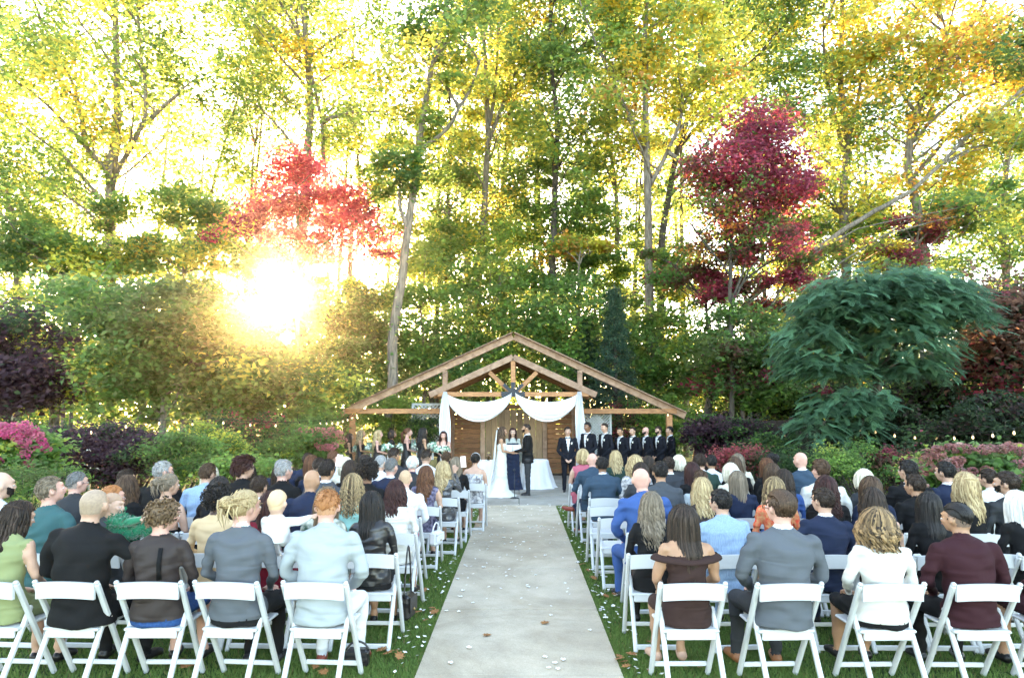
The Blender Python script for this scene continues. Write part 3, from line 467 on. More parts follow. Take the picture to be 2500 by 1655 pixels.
# silk tree (mimosa) with feathery fronds
def frond_mesh(r, n_leaf=11, L=.5):
    v = []; f = []
    for k in range(n_leaf):
        t = (k + 1) / n_leaf; x = L * t; z = -.22 * L * t * t; ll = .125 * math.sin(math.pi * min(1, .18 + .8 * (1 - abs(t - .5)))) + .03
        for s in (-1, 1):
            o = len(v); d = Vector((.55, s * .85, -.18)).normalized() * ll; w = Vector((.021, 0, 0)); b = Vector((x, 0, z))
            v += [b - w * .7, b + w * .7, b + d + w * .4, b + d - w * .5]; f.append((o, o + 1, o + 2, o + 3))
    return np.array([list(q) for q in v]), np.array(f)
def silk_tree():
    Y = 15.5; base = D(2035, 954, Y); base.z = 0; r = np.random.default_rng(12)
    root = empty('silk_tree', base, 0, 'feathery blue green silk tree with a wide flat crown over the right flower bed', 'tree')
    def q(u, v, dy=0): return D(u, v, Y + dy) - base
    mb = MB(); sp = []
    sp += limb(mb, [Vector((0, 0, -.1)), q(2036, 1000), q(2032, 900), q(2020, 830)], .13, .08, 9, r, .01)
    for e in [(1900, 700), (1980, 640), (2060, 640), (2140, 690), (2200, 720), (1860, 800), (2130, 800), (1950, 760)]:
        sp += limb(mb, [q(2026, 860), q((2026 + e[0]) / 2, (860 + e[1]) / 2 + 10, r.uniform(-.5, .5)), q(*e, r.uniform(-1, .6))], .055, .02, 6, r, .02)
    for e in [(1900, 985), (1990, 1010), (1950, 940)]:
        sp += limb(mb, [q(2034, 930), q((2034 + e[0]) / 2, 905, -.5), q(*e, -1.0)], .04, .015, 6, r, .01)
    blobs = [(2030, 685, 1.6, 1.3, .26), (2110, 705, 1.6, 1.3, .3), (1930, 720, 1.0, 1.2, .3), (2020, 740, 1.6, 1.3, .3), (1880, 800, .8, 1.1, .28), (2080, 810, 1.3, 1.1, .3), (2190, 740, 1.0, 1, .25), (1850, 845, .45, .8, .15), (1925, 855, .7, .9, .2), (2100, 855, .9, .8, .15),
             (1890, 1000, .55, .5, .25), (1985, 990, .5, .5, .35), (1935, 950, .7, .5, .2), (2000, 930, .5, .5, .15)]
    V = []; F = []; Tn = []; off = 0; fv, ff = frond_mesh(r, 11, .36)
    for (u, v_, rx, ry, rz) in blobs:
        c = np.array(q(u, v_, -.6 if v_ > 900 else 0)); rx *= .80; rz *= 1.5; k = int(330 * rx * ry + 40)
        for _ in range(k):
            a = r.uniform(0, 6.283); rad = math.sqrt(r.uniform(0, 1)); p = c + np.array([math.cos(a) * rx * rad, math.sin(a) * ry * rad, r.normal() * rz * .45 + (1 - rad * rad) * rz])
            ang = a + r.normal() * .8; s = r.uniform(.7, 1.25); M = np.array((Matrix.Rotation(ang, 3, 'Z') @ Matrix.Rotation(r.uniform(-.05, .55), 3, 'Y') @ Matrix.Rotation(r.normal() * .35, 3, 'X')))
            V.append(fv @ M.T * s + p); F.append(ff + off); off += len(fv); tc = np.array(BG) * r.uniform(.8, 2.2) + np.array([.02, .03, 0]) * (r.uniform() < .2); Tn.append(np.repeat(tc[None], len(ff), 0))
    mb.build('trunk', BARK_D, root); link('crown', fast_mesh('crown', np.concatenate(V), np.concatenate(F), np.concatenate(Tn)), root, leaf_mat('silk_leaf', .35, .75))
silk_tree()

# ---------------------------------------------------------------- garden shrubs (source-pixel survey)
def SP(u, v, Y): return P(u, v, Y)
def shrub_at(name, label, u, v, Y, rx, ry, rz, n, pal, seed, **kw):
    c = SP(u, v, Y); return shrub(name, label, (c.x, c.y, c.z), (rx, ry, rz), n, pal, seed, **kw)
shrub_at('smoke_bush', 'big rounded dark purple bush behind the left guests', 225, 1110, 13.5, 1.05, .8, .65, 9000, 'pu', 60, L=.09, W=.06)
shrub_at('smoke_bush', 'lower dark purple bush right of the big purple one', 330, 1120, 13.2, .75, .7, .5, 5000, 'pu', 61, L=.09, W=.06)
shrub_at('smoke_bush', 'grey purple bush under the maple right of the groomsmen', 1770, 1060, 17.5, 1.2, .8, .5, 7000, 'pu', 62, L=.1, W=.07, pal2='dg', mixfn=lambda c, r: r.uniform(size=len(c)) < .4)
shrub_at('garden_shrub', 'olive green shrub with pale stems under the dogwood', 430, 1120, 13, .75, .6, .6, 5200, 'ol', 63)
shrub_at('garden_shrub', 'yellowish green shrub right of the dogwood trunk', 510, 1090, 14, .7, .6, .55, 4200, 'ysh', 64, pal2='ol', mixfn=lambda c, r: r.uniform(size=len(c)) < .6)
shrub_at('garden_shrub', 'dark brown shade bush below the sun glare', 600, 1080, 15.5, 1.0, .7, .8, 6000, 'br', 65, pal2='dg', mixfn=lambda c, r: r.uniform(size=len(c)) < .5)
shrub_at('garden_shrub', 'low bright green plant behind the curly haired man', 590, 1150, 11.5, .55, .5, .22, 2600, 'vine', 66)
shrub_at('garden_shrub', 'leafy green bush left of the bridesmaids', 720, 1050, 17, .9, .7, .6, 5000, 'bush', 67)
shrub_at('garden_shrub', 'dark shrub beneath the left eave', 800, 1040, 21.6, 1.3, .6, .8, 5200, 'dg', 68)
shrub_at('climbing_vine', 'bright green leafy bush behind the bridesmaids', 945, 1030, 21.3, 1.1, .5, .85, 6000, 'vine', 69, L=.1, W=.08)
shrub_at('climbing_vine', 'bright green climber at the right post behind the groomsmen', 1628, 1045, 21.3, 1.0, .5, .9, 6000, 'vine', 72, L=.1, W=.08)
shrub_at('garden_shrub', 'dark leaved bush behind the middle groomsmen', 1505, 1045, 21.4, 1.35, .5, .85, 6000, 'br', 73, pal2='dg', mixfn=lambda c, r: r.uniform(size=len(c)) < .6)
shrub_at('garden_shrub', 'dark shade bush in front of the lattice left of the drapes', 1035, 1050, 20.2, .4, .3, .45, 3200, 'dg', 74)
shrub_at('boxwood_bush', 'clipped rich green bush beneath the silk tree', 2095, 1150, 12.5, .75, .6, .5, 6500, 'g', 75, L=.05, W=.035, cl=.1)
shrub_at('garden_shrub', 'dark green low bush left of the clipped bush', 1960, 1140, 14, 1.1, .7, .4, 4600, 'dg', 76)
shrub_at('garden_shrub', 'dark shade bush at the right end of the groomsmen', 1860, 1110, 15.5, .9, .6, .5, 4200, 'dg', 83)
shrub_at('garden_shrub', 'golden yellow green spirea at the front of the right bed', 2262, 1195, 10.5, .42, .4, .38, 4200, 'ysh', 77, L=.05, W=.03, cl=.1)
shrub_at('garden_shrub', 'brown red shrub between the clipped bush and the hydrangeas', 2185, 1135, 12.5, .45, .4, .4, 2600, 'br', 78)
shrub_at('garden_shrub', 'red brown smokebush low behind the right front guests', 1800, 1120, 14.5, .6, .4, .25, 2600, 'sed', 79)
shrub_at('sedum_plant', 'dark red flowering sedum at the right edge of the bed', 2440, 1245, 8.6, .45, .35, .22, 3200, 'sed', 80, L=.04, W=.03, cl=.07)
shrub_at('garden_shrub', 'light green perennials below the sedum', 2400, 1290, 8.4, .4, .3, .2, 2200, 'bush', 81, L=.05, W=.03)
shrub_at('garden_shrub', 'feathery olive perennials behind the bald man at left', 75, 1200, 10.5, .75, .6, .4, 3800, 'ol', 82, L=.08, W=.02)
shrub_at('garden_shrub', 'dark green brush under the plum tree at the left edge', -40, 1090, 15, 1.5, .8, .7, 5200, 'dg', 84)
shrub_at('garden_shrub', 'near black brush added to darken the left part of the board fence', 2150, 1060, 15.5, 1.2, .6, .75, 6500, 'dkshade', 86, L=.1, W=.07)  # added brush, its leaf colour stands in for the shade at the fence
shrub_at('garden_shrub', 'near black brush added to darken the right part of the board fence', 2400, 1050, 13.2, 1.3, .6, .65, 7000, 'dkshade', 87, L=.1, W=.07)  # second added brush, shade likewise put into the leaf colour
shrub_at('garden_shrub', 'thin green brush closing the gap below the sun', 690, 1110, 15, .7, .5, .4, 3000, 'ol', 85)
def hydrangea(label, c, rx, ry, rz, pal, cols, nf, seed, fr=.09):
    root = shrub('hydrangea_bush', label, c, (rx, ry, rz), 5200, pal, seed, L=.11, W=.085, spacing=.3, cl=.12); r = np.random.default_rng(seed)
    for i in range(nf):
        a = r.uniform(math.pi, 2 * math.pi); t = r.uniform(-.1, 1.15) ; e = math.cos(t); p = np.array([math.cos(a) * rx * e * 1.05, math.sin(a) * ry * e * 1.05, c[2] + math.sin(t) * rz * 1.12])
        n = 90; d = unit(r.normal(size=(n, 3))); s = fr * r.uniform(.75, 1.25); pos = p + d * s * np.array([1, 1, .75]); col = np.array(cols[r.integers(len(cols))]) * r.uniform(.8, 1.2)
        v, f, t_ = leaves(pos, .04, .034, np.repeat(col[None], n, 0) * r.uniform(.75, 1.25, (n, 1)), r, .4); o = link('flower_head', fast_mesh('flower_head', v, f, t_), root, LEAF_DARK)
    return root
c = SP(35, 1120, 11.5); hydrangea('hydrangea bush covered in bright pink flower heads at the left edge', (c.x, c.y, c.z), .62, .5, .55, 'g', [(.62, .08, .22), (.55, .1, .2), (.6, .16, .24)], 62, 90, .085)
c = SP(2400, 1175, 10); hydrangea('wide hydrangea bush with fading dusty pink heads in the right bed', (c.x, c.y, c.z), 1.1, .6, .5, 'bush', [(.36, .14, .14), (.3, .12, .1), (.45, .25, .22)], 70, 91, .075)
c = SP(775, 1090, 15.5); hydrangea('hydrangea with dull pink heads beside the bridesmaids', (c.x, c.y, c.z), .6, .45, .4, 'bush', [(.5, .16, .18), (.4, .14, .12)], 30, 92, .09)
for i, (u, v) in enumerate([(2437, 1200), (2467, 1205), (2449, 1211), (2461, 1198), (2430, 1212)]):
    c = SP(u, v, 8.9); root = empty('daisy', (c.x, c.y, 0), 0, 'small white daisy standing above the red sedum at right', 'flower', 'white daisies above the red sedum'); mb = MB()
    for k in range(12):
        a = k * math.pi / 6; mb.add([(0, 0, c.z), (math.cos(a - .2) * .028, math.sin(a - .2) * .028 , c.z + .006), (math.cos(a) * .034, math.sin(a) * .034, c.z + .006), (math.cos(a + .2) * .028, math.sin(a + .2) * .028, c.z + .006)], [(0, 1, 2, 3)])
    mb.build('petals', mat('daisy_white', (.8, .8, .76), .6), root); MB().tube([(0, 0, 0), (0, 0, c.z)], .003, 5).build('stem', mat('stem_green', G1, .6), root)

# ================================================================ fences
WOOD = mat('cedar', (.30, .155, .075), .62, .3, 3, .4, 18, (1, 1, 12), col2=(.19, .085, .038))
def wood(name, c1, c2, stretch, rough=.65):
    if name in _mats: return _mats[name]
    m = bpy.data.materials.new(name); m.use_nodes = True; n, l = nodes(m); b = n['Principled BSDF']; b.inputs['Roughness'].default_value = rough; b.inputs['Specular IOR Level'].default_value = .3
    tc = n.new('ShaderNodeTexCoord'); mp = n.new('ShaderNodeMapping'); mp.inputs['Scale'].default_value = stretch; l.new(tc.outputs['Object'], mp.inputs[0]); oi = n.new('ShaderNodeObjectInfo')
    ad = n.new('ShaderNodeVectorMath'); ad.operation = 'ADD'; l.new(mp.outputs[0], ad.inputs[0]); sc = n.new('ShaderNodeVectorMath'); sc.operation = 'SCALE'; sc.inputs['Scale'].default_value = 31; l.new(oi.outputs['Random'], sc.inputs[0]); l.new(sc.outputs[0], ad.inputs[1])
    t = n.new('ShaderNodeTexNoise'); t.inputs['Scale'].default_value = 5; t.inputs['Detail'].default_value = 6; t.inputs['Distortion'].default_value = .6; l.new(ad.outputs[0], t.inputs[0])
    r = n.new('ShaderNodeValToRGB'); e = r.color_ramp.elements; e[0].color = (*c2, 1); e[1].color = (*c1, 1); e[0].position = .33; e[1].position = .66; l.new(t.outputs[0], r.inputs[0])
    hs = n.new('ShaderNodeHueSaturation'); ml = n.new('ShaderNodeMapRange'); ml.inputs['To Min'].default_value = .72; ml.inputs['To Max'].default_value = 1.25; l.new(oi.outputs['Random'], ml.inputs['Value']); l.new(ml.outputs[0], hs.inputs['Value']); l.new(r.outputs[0], hs.inputs['Color']); l.new(hs.outputs[0], b.inputs['Base Color'])
    bp = n.new('ShaderNodeBump'); bp.inputs['Strength'].default_value = .4; bp.inputs['Distance'].default_value = .006; l.new(t.outputs[0], bp.inputs['Height']); l.new(bp.outputs[0], b.inputs['Normal']); _mats[name] = m; return m
W_FRAME = wood('weathered_timber', (.36, .23, .16), (.22, .13, .085), (1.2, 1.2, 1.2))
W_CEDAR = wood('cedar_plank', (.27, .12, .05), (.13, .055, .024), (1.2, 1, 16))
W_TAN = wood('tan_board', (.30, .20, .12), (.2, .125, .07), (14, 1, 1))
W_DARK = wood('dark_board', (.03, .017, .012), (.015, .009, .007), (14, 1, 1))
W_BEAM = wood('warm_beam', (.42, .21, .1), (.26, .12, .055), (1.2, 6, 6))
STEEL = mat('black_steel', (.03, .035, .045), .45, metal=.6)
def board_fence(label, x0, x1, Y0, Y1, h, m, bw=.18):
    L = math.hypot(x1 - x0, Y1 - Y0); ang = math.atan2(Y1 - Y0, x1 - x0); root = empty('garden_fence', (x0, Y0, 0), ang, label, 'fence'); k = int(L / bw); me = None
    for i in range(k):
        o = MB().box((0, 0, h / 2), (bw - .012, .022, h), None, .003).build('board', m, root) if me is None else link('board', me, root); me = o.data
        o.location = ((i + .5) * bw, 0, random.uniform(-.01, .01)); 
    for z in (.35, h - .3): MB().box((L / 2, .045, z), (L, .04, .09)).build('rail', m, root)
    for i in range(int(L / 2.4) + 1): MB().box((i * 2.4 + .1, .09, h / 2 + .04), (.1, .1, h + .08)).build('post', m, root)
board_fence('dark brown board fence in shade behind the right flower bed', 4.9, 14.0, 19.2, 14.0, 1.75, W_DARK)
def rail_fence(label, x0, x1, Y):
    root = empty('rail_fence', (x0, Y, 0), 0, label, 'fence'); m = mat('white_paint', (.7, .7, .68), .5)
    for z in (.5, .95, 1.4): MB().box(((x1 - x0) / 2, 0, z), (x1 - x0, .04, .13), None, .006).build('rail', m, root)
    for i in range(int((x1 - x0) / 2) + 1): MB().box((i * 2.0, .05, .78), (.12, .12, 1.56), None, .008).build('post', m, root)
rail_fence('white rail fence behind the pink hydrangea at far left', -17, -9.5, 17.5)
def lattice(label, cx, Y, w, h, z0):
    root = empty('lattice_panel', (cx, Y, 0), 0, label, 'lattice'); m = mat('grey_lattice', (.33, .35, .35), .7, .2); n = 9
    for s in (-1, 1):
        for i in range(-n, n * 2):
            x = -w / 2 + i * w / n; a = [x, z0]; b = [x + s * h, z0 + h]
            # clip to the panel
            if s > 0: t0 = max(0, (-w / 2 - x) / h); t1 = min(1, (w / 2 - x) / h)
            else: t0 = max(0, (x - w / 2) / h); t1 = min(1, (x + w / 2) / h)
            if t1 - t0 < .04: continue
            MB().beam((x + s * h * t0, .006 * s, z0 + h * t0), (x + s * h * t1, .006 * s, z0 + h * t1), .01, .035, Vector((0, 0, 1))).build('slat', m, root)
    for z in (z0, z0 + h): MB().box((0, 0, z), (w + .06, .04, .06)).build('frame', m, root)
    for x in (-w / 2, w / 2): MB().box((x, 0, z0 + h / 2), (.06, .035, h - .07)).build('frame', m, root)
q = P(1048, 1020, 20.6); lattice('grey lattice screen between the bridesmaids and the left drape', q.x, 20.6, 1.0, 1.35, .85)
q = P(1458, 1035, 20.6); lattice('grey lattice screen behind the second groomsman', q.x, 20.6, .8, 1.2, .75)

# ================================================================ pavilion
pav = empty('pavilion', (0, 20, 0), 0, 'open timber gable pavilion with a small roofed porch over the altar', 'pavilion')
def pm(m, name, mt): return m.build(name, mt, pav)
o20 = Vector((0, 20, 0))
def Q(u, v, Y): return D(u, v, Y) - o20
YB, YF = 20.4, 19.2
ap = Q(1188, 778, YB); el = Q(780, 962, YB); er = Q(1585, 962, YB)
for e in (el, er):
    pm(MB().beam(ap + (e - ap) * .004, e, .10, .2, bev=.008), 'rafter', W_FRAME)
    pm(MB().beam(ap + Vector((0, -.07, .112)) + (e - ap) * .004, e + Vector((0, -.07, .112)), .26, .03, bev=.004), 'roof_edge', W_FRAME)
for u in (816, 1548):
    b = Q(u, 960, YB); pm(MB().box((b.x, b.y + .02, b.z / 2 + .02), (.17, .17, b.z), None, .01), 'post', W_BEAM)
zb = Q(1188, 951, YB).z
lx, rx = Q(800, 951, YB).x, Q(1565, 951, YB).x; il, ir = Q(1018, 951, YB).x, Q(1350, 951, YB).x
pm(MB().box(((lx + il) / 2, YB - 20 - .02, zb), (il - lx, .09, .15), None, .008), 'tie_beam', W_BEAM); pm(MB().box(((ir + rx) / 2, YB - 20 - .02, zb), (rx - ir, .09, .15), None, .008), 'tie_beam', W_BEAM)
for u, vt in ((1030, 850), (1341, 850)):
    a = Q(u, vt + 8, YB); b = Q(u, 951, YB); pm(MB().box((a.x, a.y, (a.z + 0) / 2), (.15, .13, a.z), None, .008), 'post', W_FRAME)
# porch roof
ap2 = Q(1187, 826, YF); l2 = Q(993, 914, YF); r2 = Q(1380, 914, YF); dep = 2.3
for e in (l2, r2):
    d = (e - ap2).normalized(); nrm = Vector((-d.z, 0, d.x)) if d.x > 0 else Vector((d.z, 0, -d.x))
    if nrm.z < 0: nrm = -nrm
    pm(MB().beam(ap2 + d * .004, e, .05, .17, bev=.006), 'fascia', W_FRAME)
    L = (e - ap2).length; k = 13
    for i in range(k):
        a = ap2 + Vector((0, .03 + dep / k * i, 0)) - nrm * .0; 
        c0 = ap2 + nrm * .05 + Vector((0, .12 + dep / k * (i + .5), 0)); c1 = e + nrm * .05 + Vector((0, .12 + dep / k * (i + .5), 0))
        pm(MB().beam(c0 + d * .02, c1, dep / k - .008, .03), 'roof_board', W_CEDAR)
    for j in (1, 2): pm(MB().beam(ap2 + d * .05 + Vector((0, dep * j / 2.2, -.03)), e + Vector((0, dep * j / 2.2, -.03)), .05, .13), 'rafter', W_CEDAR)
zt = Q(1187, 912, YF).z; tl, tr = Q(1012, 912, YF).x, Q(1362, 912, YF).x
pm(MB().box(((tl + tr) / 2, YF - 20 + .05, zt), (tr - tl, .13, .13), None, .008), 'tie_beam', W_BEAM)
kx = ap2.x; ktop = ap2.z - .1
pm(MB().box((kx, YF - 20 + .05, (ktop + zt + .068) / 2), (.13, .11, ktop - zt - .068), None, .008), 'king_post', W_BEAM)
for s in (-1, 1): pm(MB().beam((kx + s * .1, YF - 20 + .05, zt + .08), (kx + s * .67, YF - 20 + .05, zt + .62), .1, .12, bev=.006), 'brace', W_BEAM)
pl = MB().box((kx, YF - 20 - .03, zt + .0), (.66, .012, .15)); pl.box((kx, YF - 20 - .03, zt + .2), (.11, .0118, .27))
for s in (-1, 1): pl.beam((kx + s * .05, YF - 20 - .029, zt + .07), (kx + s * .27, YF - 20 - .029, zt + .28), .0116, .09)
for (dx, dz) in ((-.28, 0), (-.14, 0), (.14, 0), (.28, 0), (0, .12), (0, .28), (-.2, .22), (.2, .22)): pl.ball((kx + dx, YF - 20 - .038, zt + dz), .014, 6, 4)
pm(pl, 'steel_bracket', STEEL)
for u in (1030, 1341):
    x = Q(u, 920, YF).x; 
    for yo in (.05, dep - .1): pm(MB().box((x, YF - 20 + yo, (zt - .068) / 2), (.14, .14, zt - .068), None, .008), 'post', W_FRAME)
    pm(MB().beam((x, YF - 20 + .13, zt - .01), (x, YF - 20 + dep, zt - .01), .1, .13), 'side_beam', W_FRAME)
# altar wall with plank panels and a tan door
wl_ = empty('cedar_wall', (0, 21.35, 0), 0, 'cedar plank altar wall with two panels and tan double doors', 'wall')
x0, x1 = D(1040, 1000, 21.35).x, D(1335, 1000, 21.35).x; xa, xb = D(1117, 1000, 21.35).x, D(1260, 1000, 21.35).x; ztop = D(1187, 945, 21.35).z
def wm(m, name, mt): return m.build(name, mt, wl_)
for (a, b) in ((x0 + .08, xa - .08), (xb + .08, x1 - .08)):
    k = 13; hz = (ztop - .12) / k; me = None
    for i in range(k):
        o = MB().box((0, 0, 0), (b - a, .03, hz - .012), None, .006).build('plank', W_CEDAR, wl_) if me is None else link('plank', me, wl_); me = o.data
        o.location = ((a + b) / 2, random.uniform(-.004, .004), .1 + hz * (i + .5))
for x in (x0, xa, xb, x1): wm(MB().box((x, -.015, ztop / 2), (.14, .09, ztop), None, .006), 'stile', W_FRAME if x in (xa, xb) else W_CEDAR)
for i in range(9):
    w = (xb - xa - .16) / 9; wm(MB().box((xa + .08 + w * (i + .5), .0, ztop / 2), (w - .008, .03, ztop - .06), None, .004), 'door_board', W_TAN)
wm(MB().box(((x0 + x1) / 2, -.012, ztop + .06), (x1 - x0 + .2, .1, .12), None, .006), 'top_rail', W_CEDAR)
wm(MB().box(((x0 + x1) / 2, 0, .05), (x1 - x0 - .14, .07, .09), None, .006), 'bottom_rail', W_DARK)
wm(MB().box(((xa + xb) / 2, -.03, .95), (.03, .03, .16), None, .004), 'door_handle', STEEL)
# ---------------------------------------------------------------- drapes
CLOTH = mat('white_chiffon', (.66, .66, .68), .8, bump=.25, bscale=5, stretch=(8, 8, 1), spec=.2)
CLOTH.node_tree.nodes['Principled BSDF'].inputs['Sheen Weight'].default_value = .2
def swag(label, xa_, xb_, zt_, dip, Y):
    v = []; f = []; nu, nv = 60, 26
    for i in range(nu + 1):
        s = i / nu; x = xa_ + (xb_ - xa_) * s; c = 4 * s * (1 - s)
        for j in range(nv + 1):
            t = j / nv; top = zt_ - dip * .38 * c ** .8; bot = zt_ - .1 - dip * c ** .72; z = top + (bot - top) * t
            y = Y - .05 - .10 * c * math.sin(math.pi * t) - .022 * c ** .3 * math.sin(t * 31 + 1.5 * math.sin(s * 5)) - .012 * math.sin(t * 67 + s * 6); v.append((x, y, z))
    for i in range(nu):
        for j in range(nv): a = i * (nv + 1) + j; f.append((a, a + 1, a + nv + 2, a + nv + 1))
    o = link('drape', fast_mesh('drape', v, f, smooth=True), None, CLOTH); m = o.modifiers.new('thick', 'SOLIDIFY'); m.thickness = .004; return tag(o, label, 'drape')
def panel(label, xc, wtop, wbot, zt_, zb_, Y, shift=0):
    v = []; f = []; nu, nv = 40, 24
    for i in range(nu + 1):
        s = i / nu - .5
        for j in range(nv + 1):
            t = j / nv; w = wtop + (wbot - wtop) * min(1, t * 3) ** .6; v.append((xc + s * w + shift * t + .01 * math.sin(t * 9 + s * 7), Y - .04 - .028 * math.sin(s * 42 + .8 * math.sin(t * 3)) - .01 * math.sin(s * 90), zt_ + (zb_ - zt_) * t))
    for i in range(nu):
        for j in range(nv): a = i * (nv + 1) + j; f.append((a, a + 1, a + nv + 2, a + nv + 1))
    o = link('drape', fast_mesh('drape', v, f, smooth=True), None, CLOTH); m = o.modifiers.new('thick', 'SOLIDIFY'); m.thickness = .004; return tag(o, label, 'drape')
YD = 19.08; zl = D(1035, 908, YD).z
swag('white chiffon swag hanging left of the steel bracket', D(1030, 950, YD).x, D(1184, 950, YD).x, zl, .70, YD)
swag('white chiffon swag hanging right of the steel bracket', D(1192, 950, YD).x, D(1340, 950, YD).x, zl, .70, YD)
panel('white drape falling down the left porch post', D(1030, 950, YD).x, .1, .32, zl + .02, .04, YD - .05, .0)
panel('white drape falling down the right porch post', D(1340, 950, YD).x, .1, .26, zl + .02, .04, YD - .05, .03)
# ---------------------------------------------------------------- tables
def altar_table(label, x, Y, kind):
    root = empty('cocktail_table', (x, Y, 0), 0, label, 'table'); m = MB(); n = 64; v = []; prof = [(.0, .745), (.2, .747), (.33, .745), (.36, .72), (.37, .62), (.43, .35), (.50, .08), (.56, .015), (.62, .012)]
    f = []
    for (r_, z) in prof:
        for k in range(n):
            a = 2 * math.pi * k / n; amp = max(0, (.72 - z)) * .075; rr_ = r_ + amp * math.sin(a * 9 + .7) * .8 + amp * .4 * math.sin(a * 17); v.append((math.cos(a) * rr_ * 1.0, math.sin(a) * rr_ * .85, z + (.004 * math.sin(a * 7) if z < .05 else 0)))
    for i in range(len(prof) - 1):
        for k in range(n): f.append((i * n + k, i * n + (k + 1) % n, (i + 1) * n + (k + 1) % n, (i + 1) * n + k))
    o = link('tablecloth', fast_mesh('tablecloth', v, f, smooth=True), root, CLOTH)
    MB().lathe((0, 0, 0), [(.22, 0), (.22, .02), (.03, .03), (.03, .7), (.3, .71), (.3, .735), (.0, .735)], 16).build('pedestal', STEEL, root)
    return root
GLASS = bpy.data.materials.new('clear_glass'); GLASS.use_nodes = True; _b = GLASS.node_tree.nodes['Principled BSDF']; _b.inputs['Transmission Weight'].default_value = 1; _b.inputs['Roughness'].default_value = .02; _b.inputs['IOR'].default_value = 1.2; _b.inputs['Base Color'].default_value = (.95, .97, .97, 1)
ql, qr = D(1128, 1062, 17.6), D(1237, 1062, 17.9)
altar_table('small table under a white floor length cloth left of the bride', ql.x, 17.6, 0); altar_table('small table under a white floor length cloth right of the groom', qr.x, 17.9, 0)
for (x, Y, lab) in ((ql.x + .03, 17.6, 'glass hurricane candle on the left altar table'), (qr.x - .06, 17.9, 'glass hurricane candle on the right altar table')):
    root = empty('candle_holder', (x, Y, .748), 0, lab, 'candle'); MB().lathe((0, 0, 0), [(.045, 0), (.05, .02), (.05, .15), (.042, .17)], 14).build('glass', GLASS, root); MB().lathe((0, 0, .006), [(.03, 0), (.03, .08), (.002, .085)], 12).build('candle', mat('wax', (.8, .75, .6), .5), root); MB().lathe((0, 0, .17), [(.044, 0), (.046, .008), (.02, .03), (.004, .045)], 12).build('cap', mat('brass', (.5, .35, .15), .35, metal=.9), root)

# ---------------------------------------------------------------- string lights
BULB = mat('warm_bulb', (.9, .7, .45), .3, emit=((1, .72, .4), .22)); WIRE = mat('black_wire', (.012, .012, .012), .5)
def string_lights(label, pts, nb, sag=.05, start=0):
    root = empty('string_lights', pts[0], 0, label, 'lights'); o = Vector(pts[0]); p = [Vector(q) - o for q in pts]; mb = MB(); allp = []
    for i in range(len(p) - 1):
        for k in range(12): t = k / 12; q = p[i].lerp(p[i + 1], t); q.z -= sag * 4 * t * (1 - t); allp.append(q)
    allp.append(p[-1]); mb.tube(allp, .006, 5); mb.build('wire', WIRE, root)
    Ls = [0]; 
    for a, b in zip(allp, allp[1:]): Ls.append(Ls[-1] + (b - a).length)
    for k in range(nb):
        d = Ls[-1] * (k + .5) / nb; j = max(i for i in range(len(Ls)) if Ls[i] <= d); j = min(j, len(allp) - 2); q = allp[j].lerp(allp[j + 1], (d - Ls[j]) / max(1e-6, Ls[j + 1] - Ls[j]))
        bl = MB().lathe(q + Vector((0, 0, -.11)), [(.004, 0), (.016, .012), (.019, .026), (.013, .048), (.009, .062)], 10).build('bulb', BULB, root); MB().lathe(q + Vector((0, 0, -.046)), [(.014, 0), (.014, .045)], 8).build('socket', WIRE, bl)
yo = YB - .18
def W3(u, v, Y): return tuple(D(u, v, Y))
string_lights('string of warm bulbs along the left slope of the big gable', [W3(1186, 790, yo), W3(1085, 836, yo), W3(985, 878, yo), W3(880, 927, yo), W3(800, 962, yo)], 8)
string_lights('string of warm bulbs along the right slope of the big gable', [W3(1190, 790, yo), W3(1290, 835, yo), W3(1390, 882, yo), W3(1490, 925, yo), W3(1570, 962, yo)], 8)
string_lights('garland of small bulbs strung low across the left garden', [tuple(P(-60, 1062, 13)), tuple(P(30, 1055, 13)), tuple(P(215, 1046, 13.2)), tuple(P(345, 1018, 13.5)), tuple(P(520, 1020, 14)), tuple(P(780, 1026, 16)), tuple(P(865, 1012, 20))], 18, .06)
string_lights('garland of small bulbs strung in front of the dark fence at right', [tuple(P(2085, 1036, 15.5)), tuple(P(2120, 1042, 15)), tuple(P(2290, 1060, 13.5)), tuple(P(2560, 1030, 11))], 10, .05)
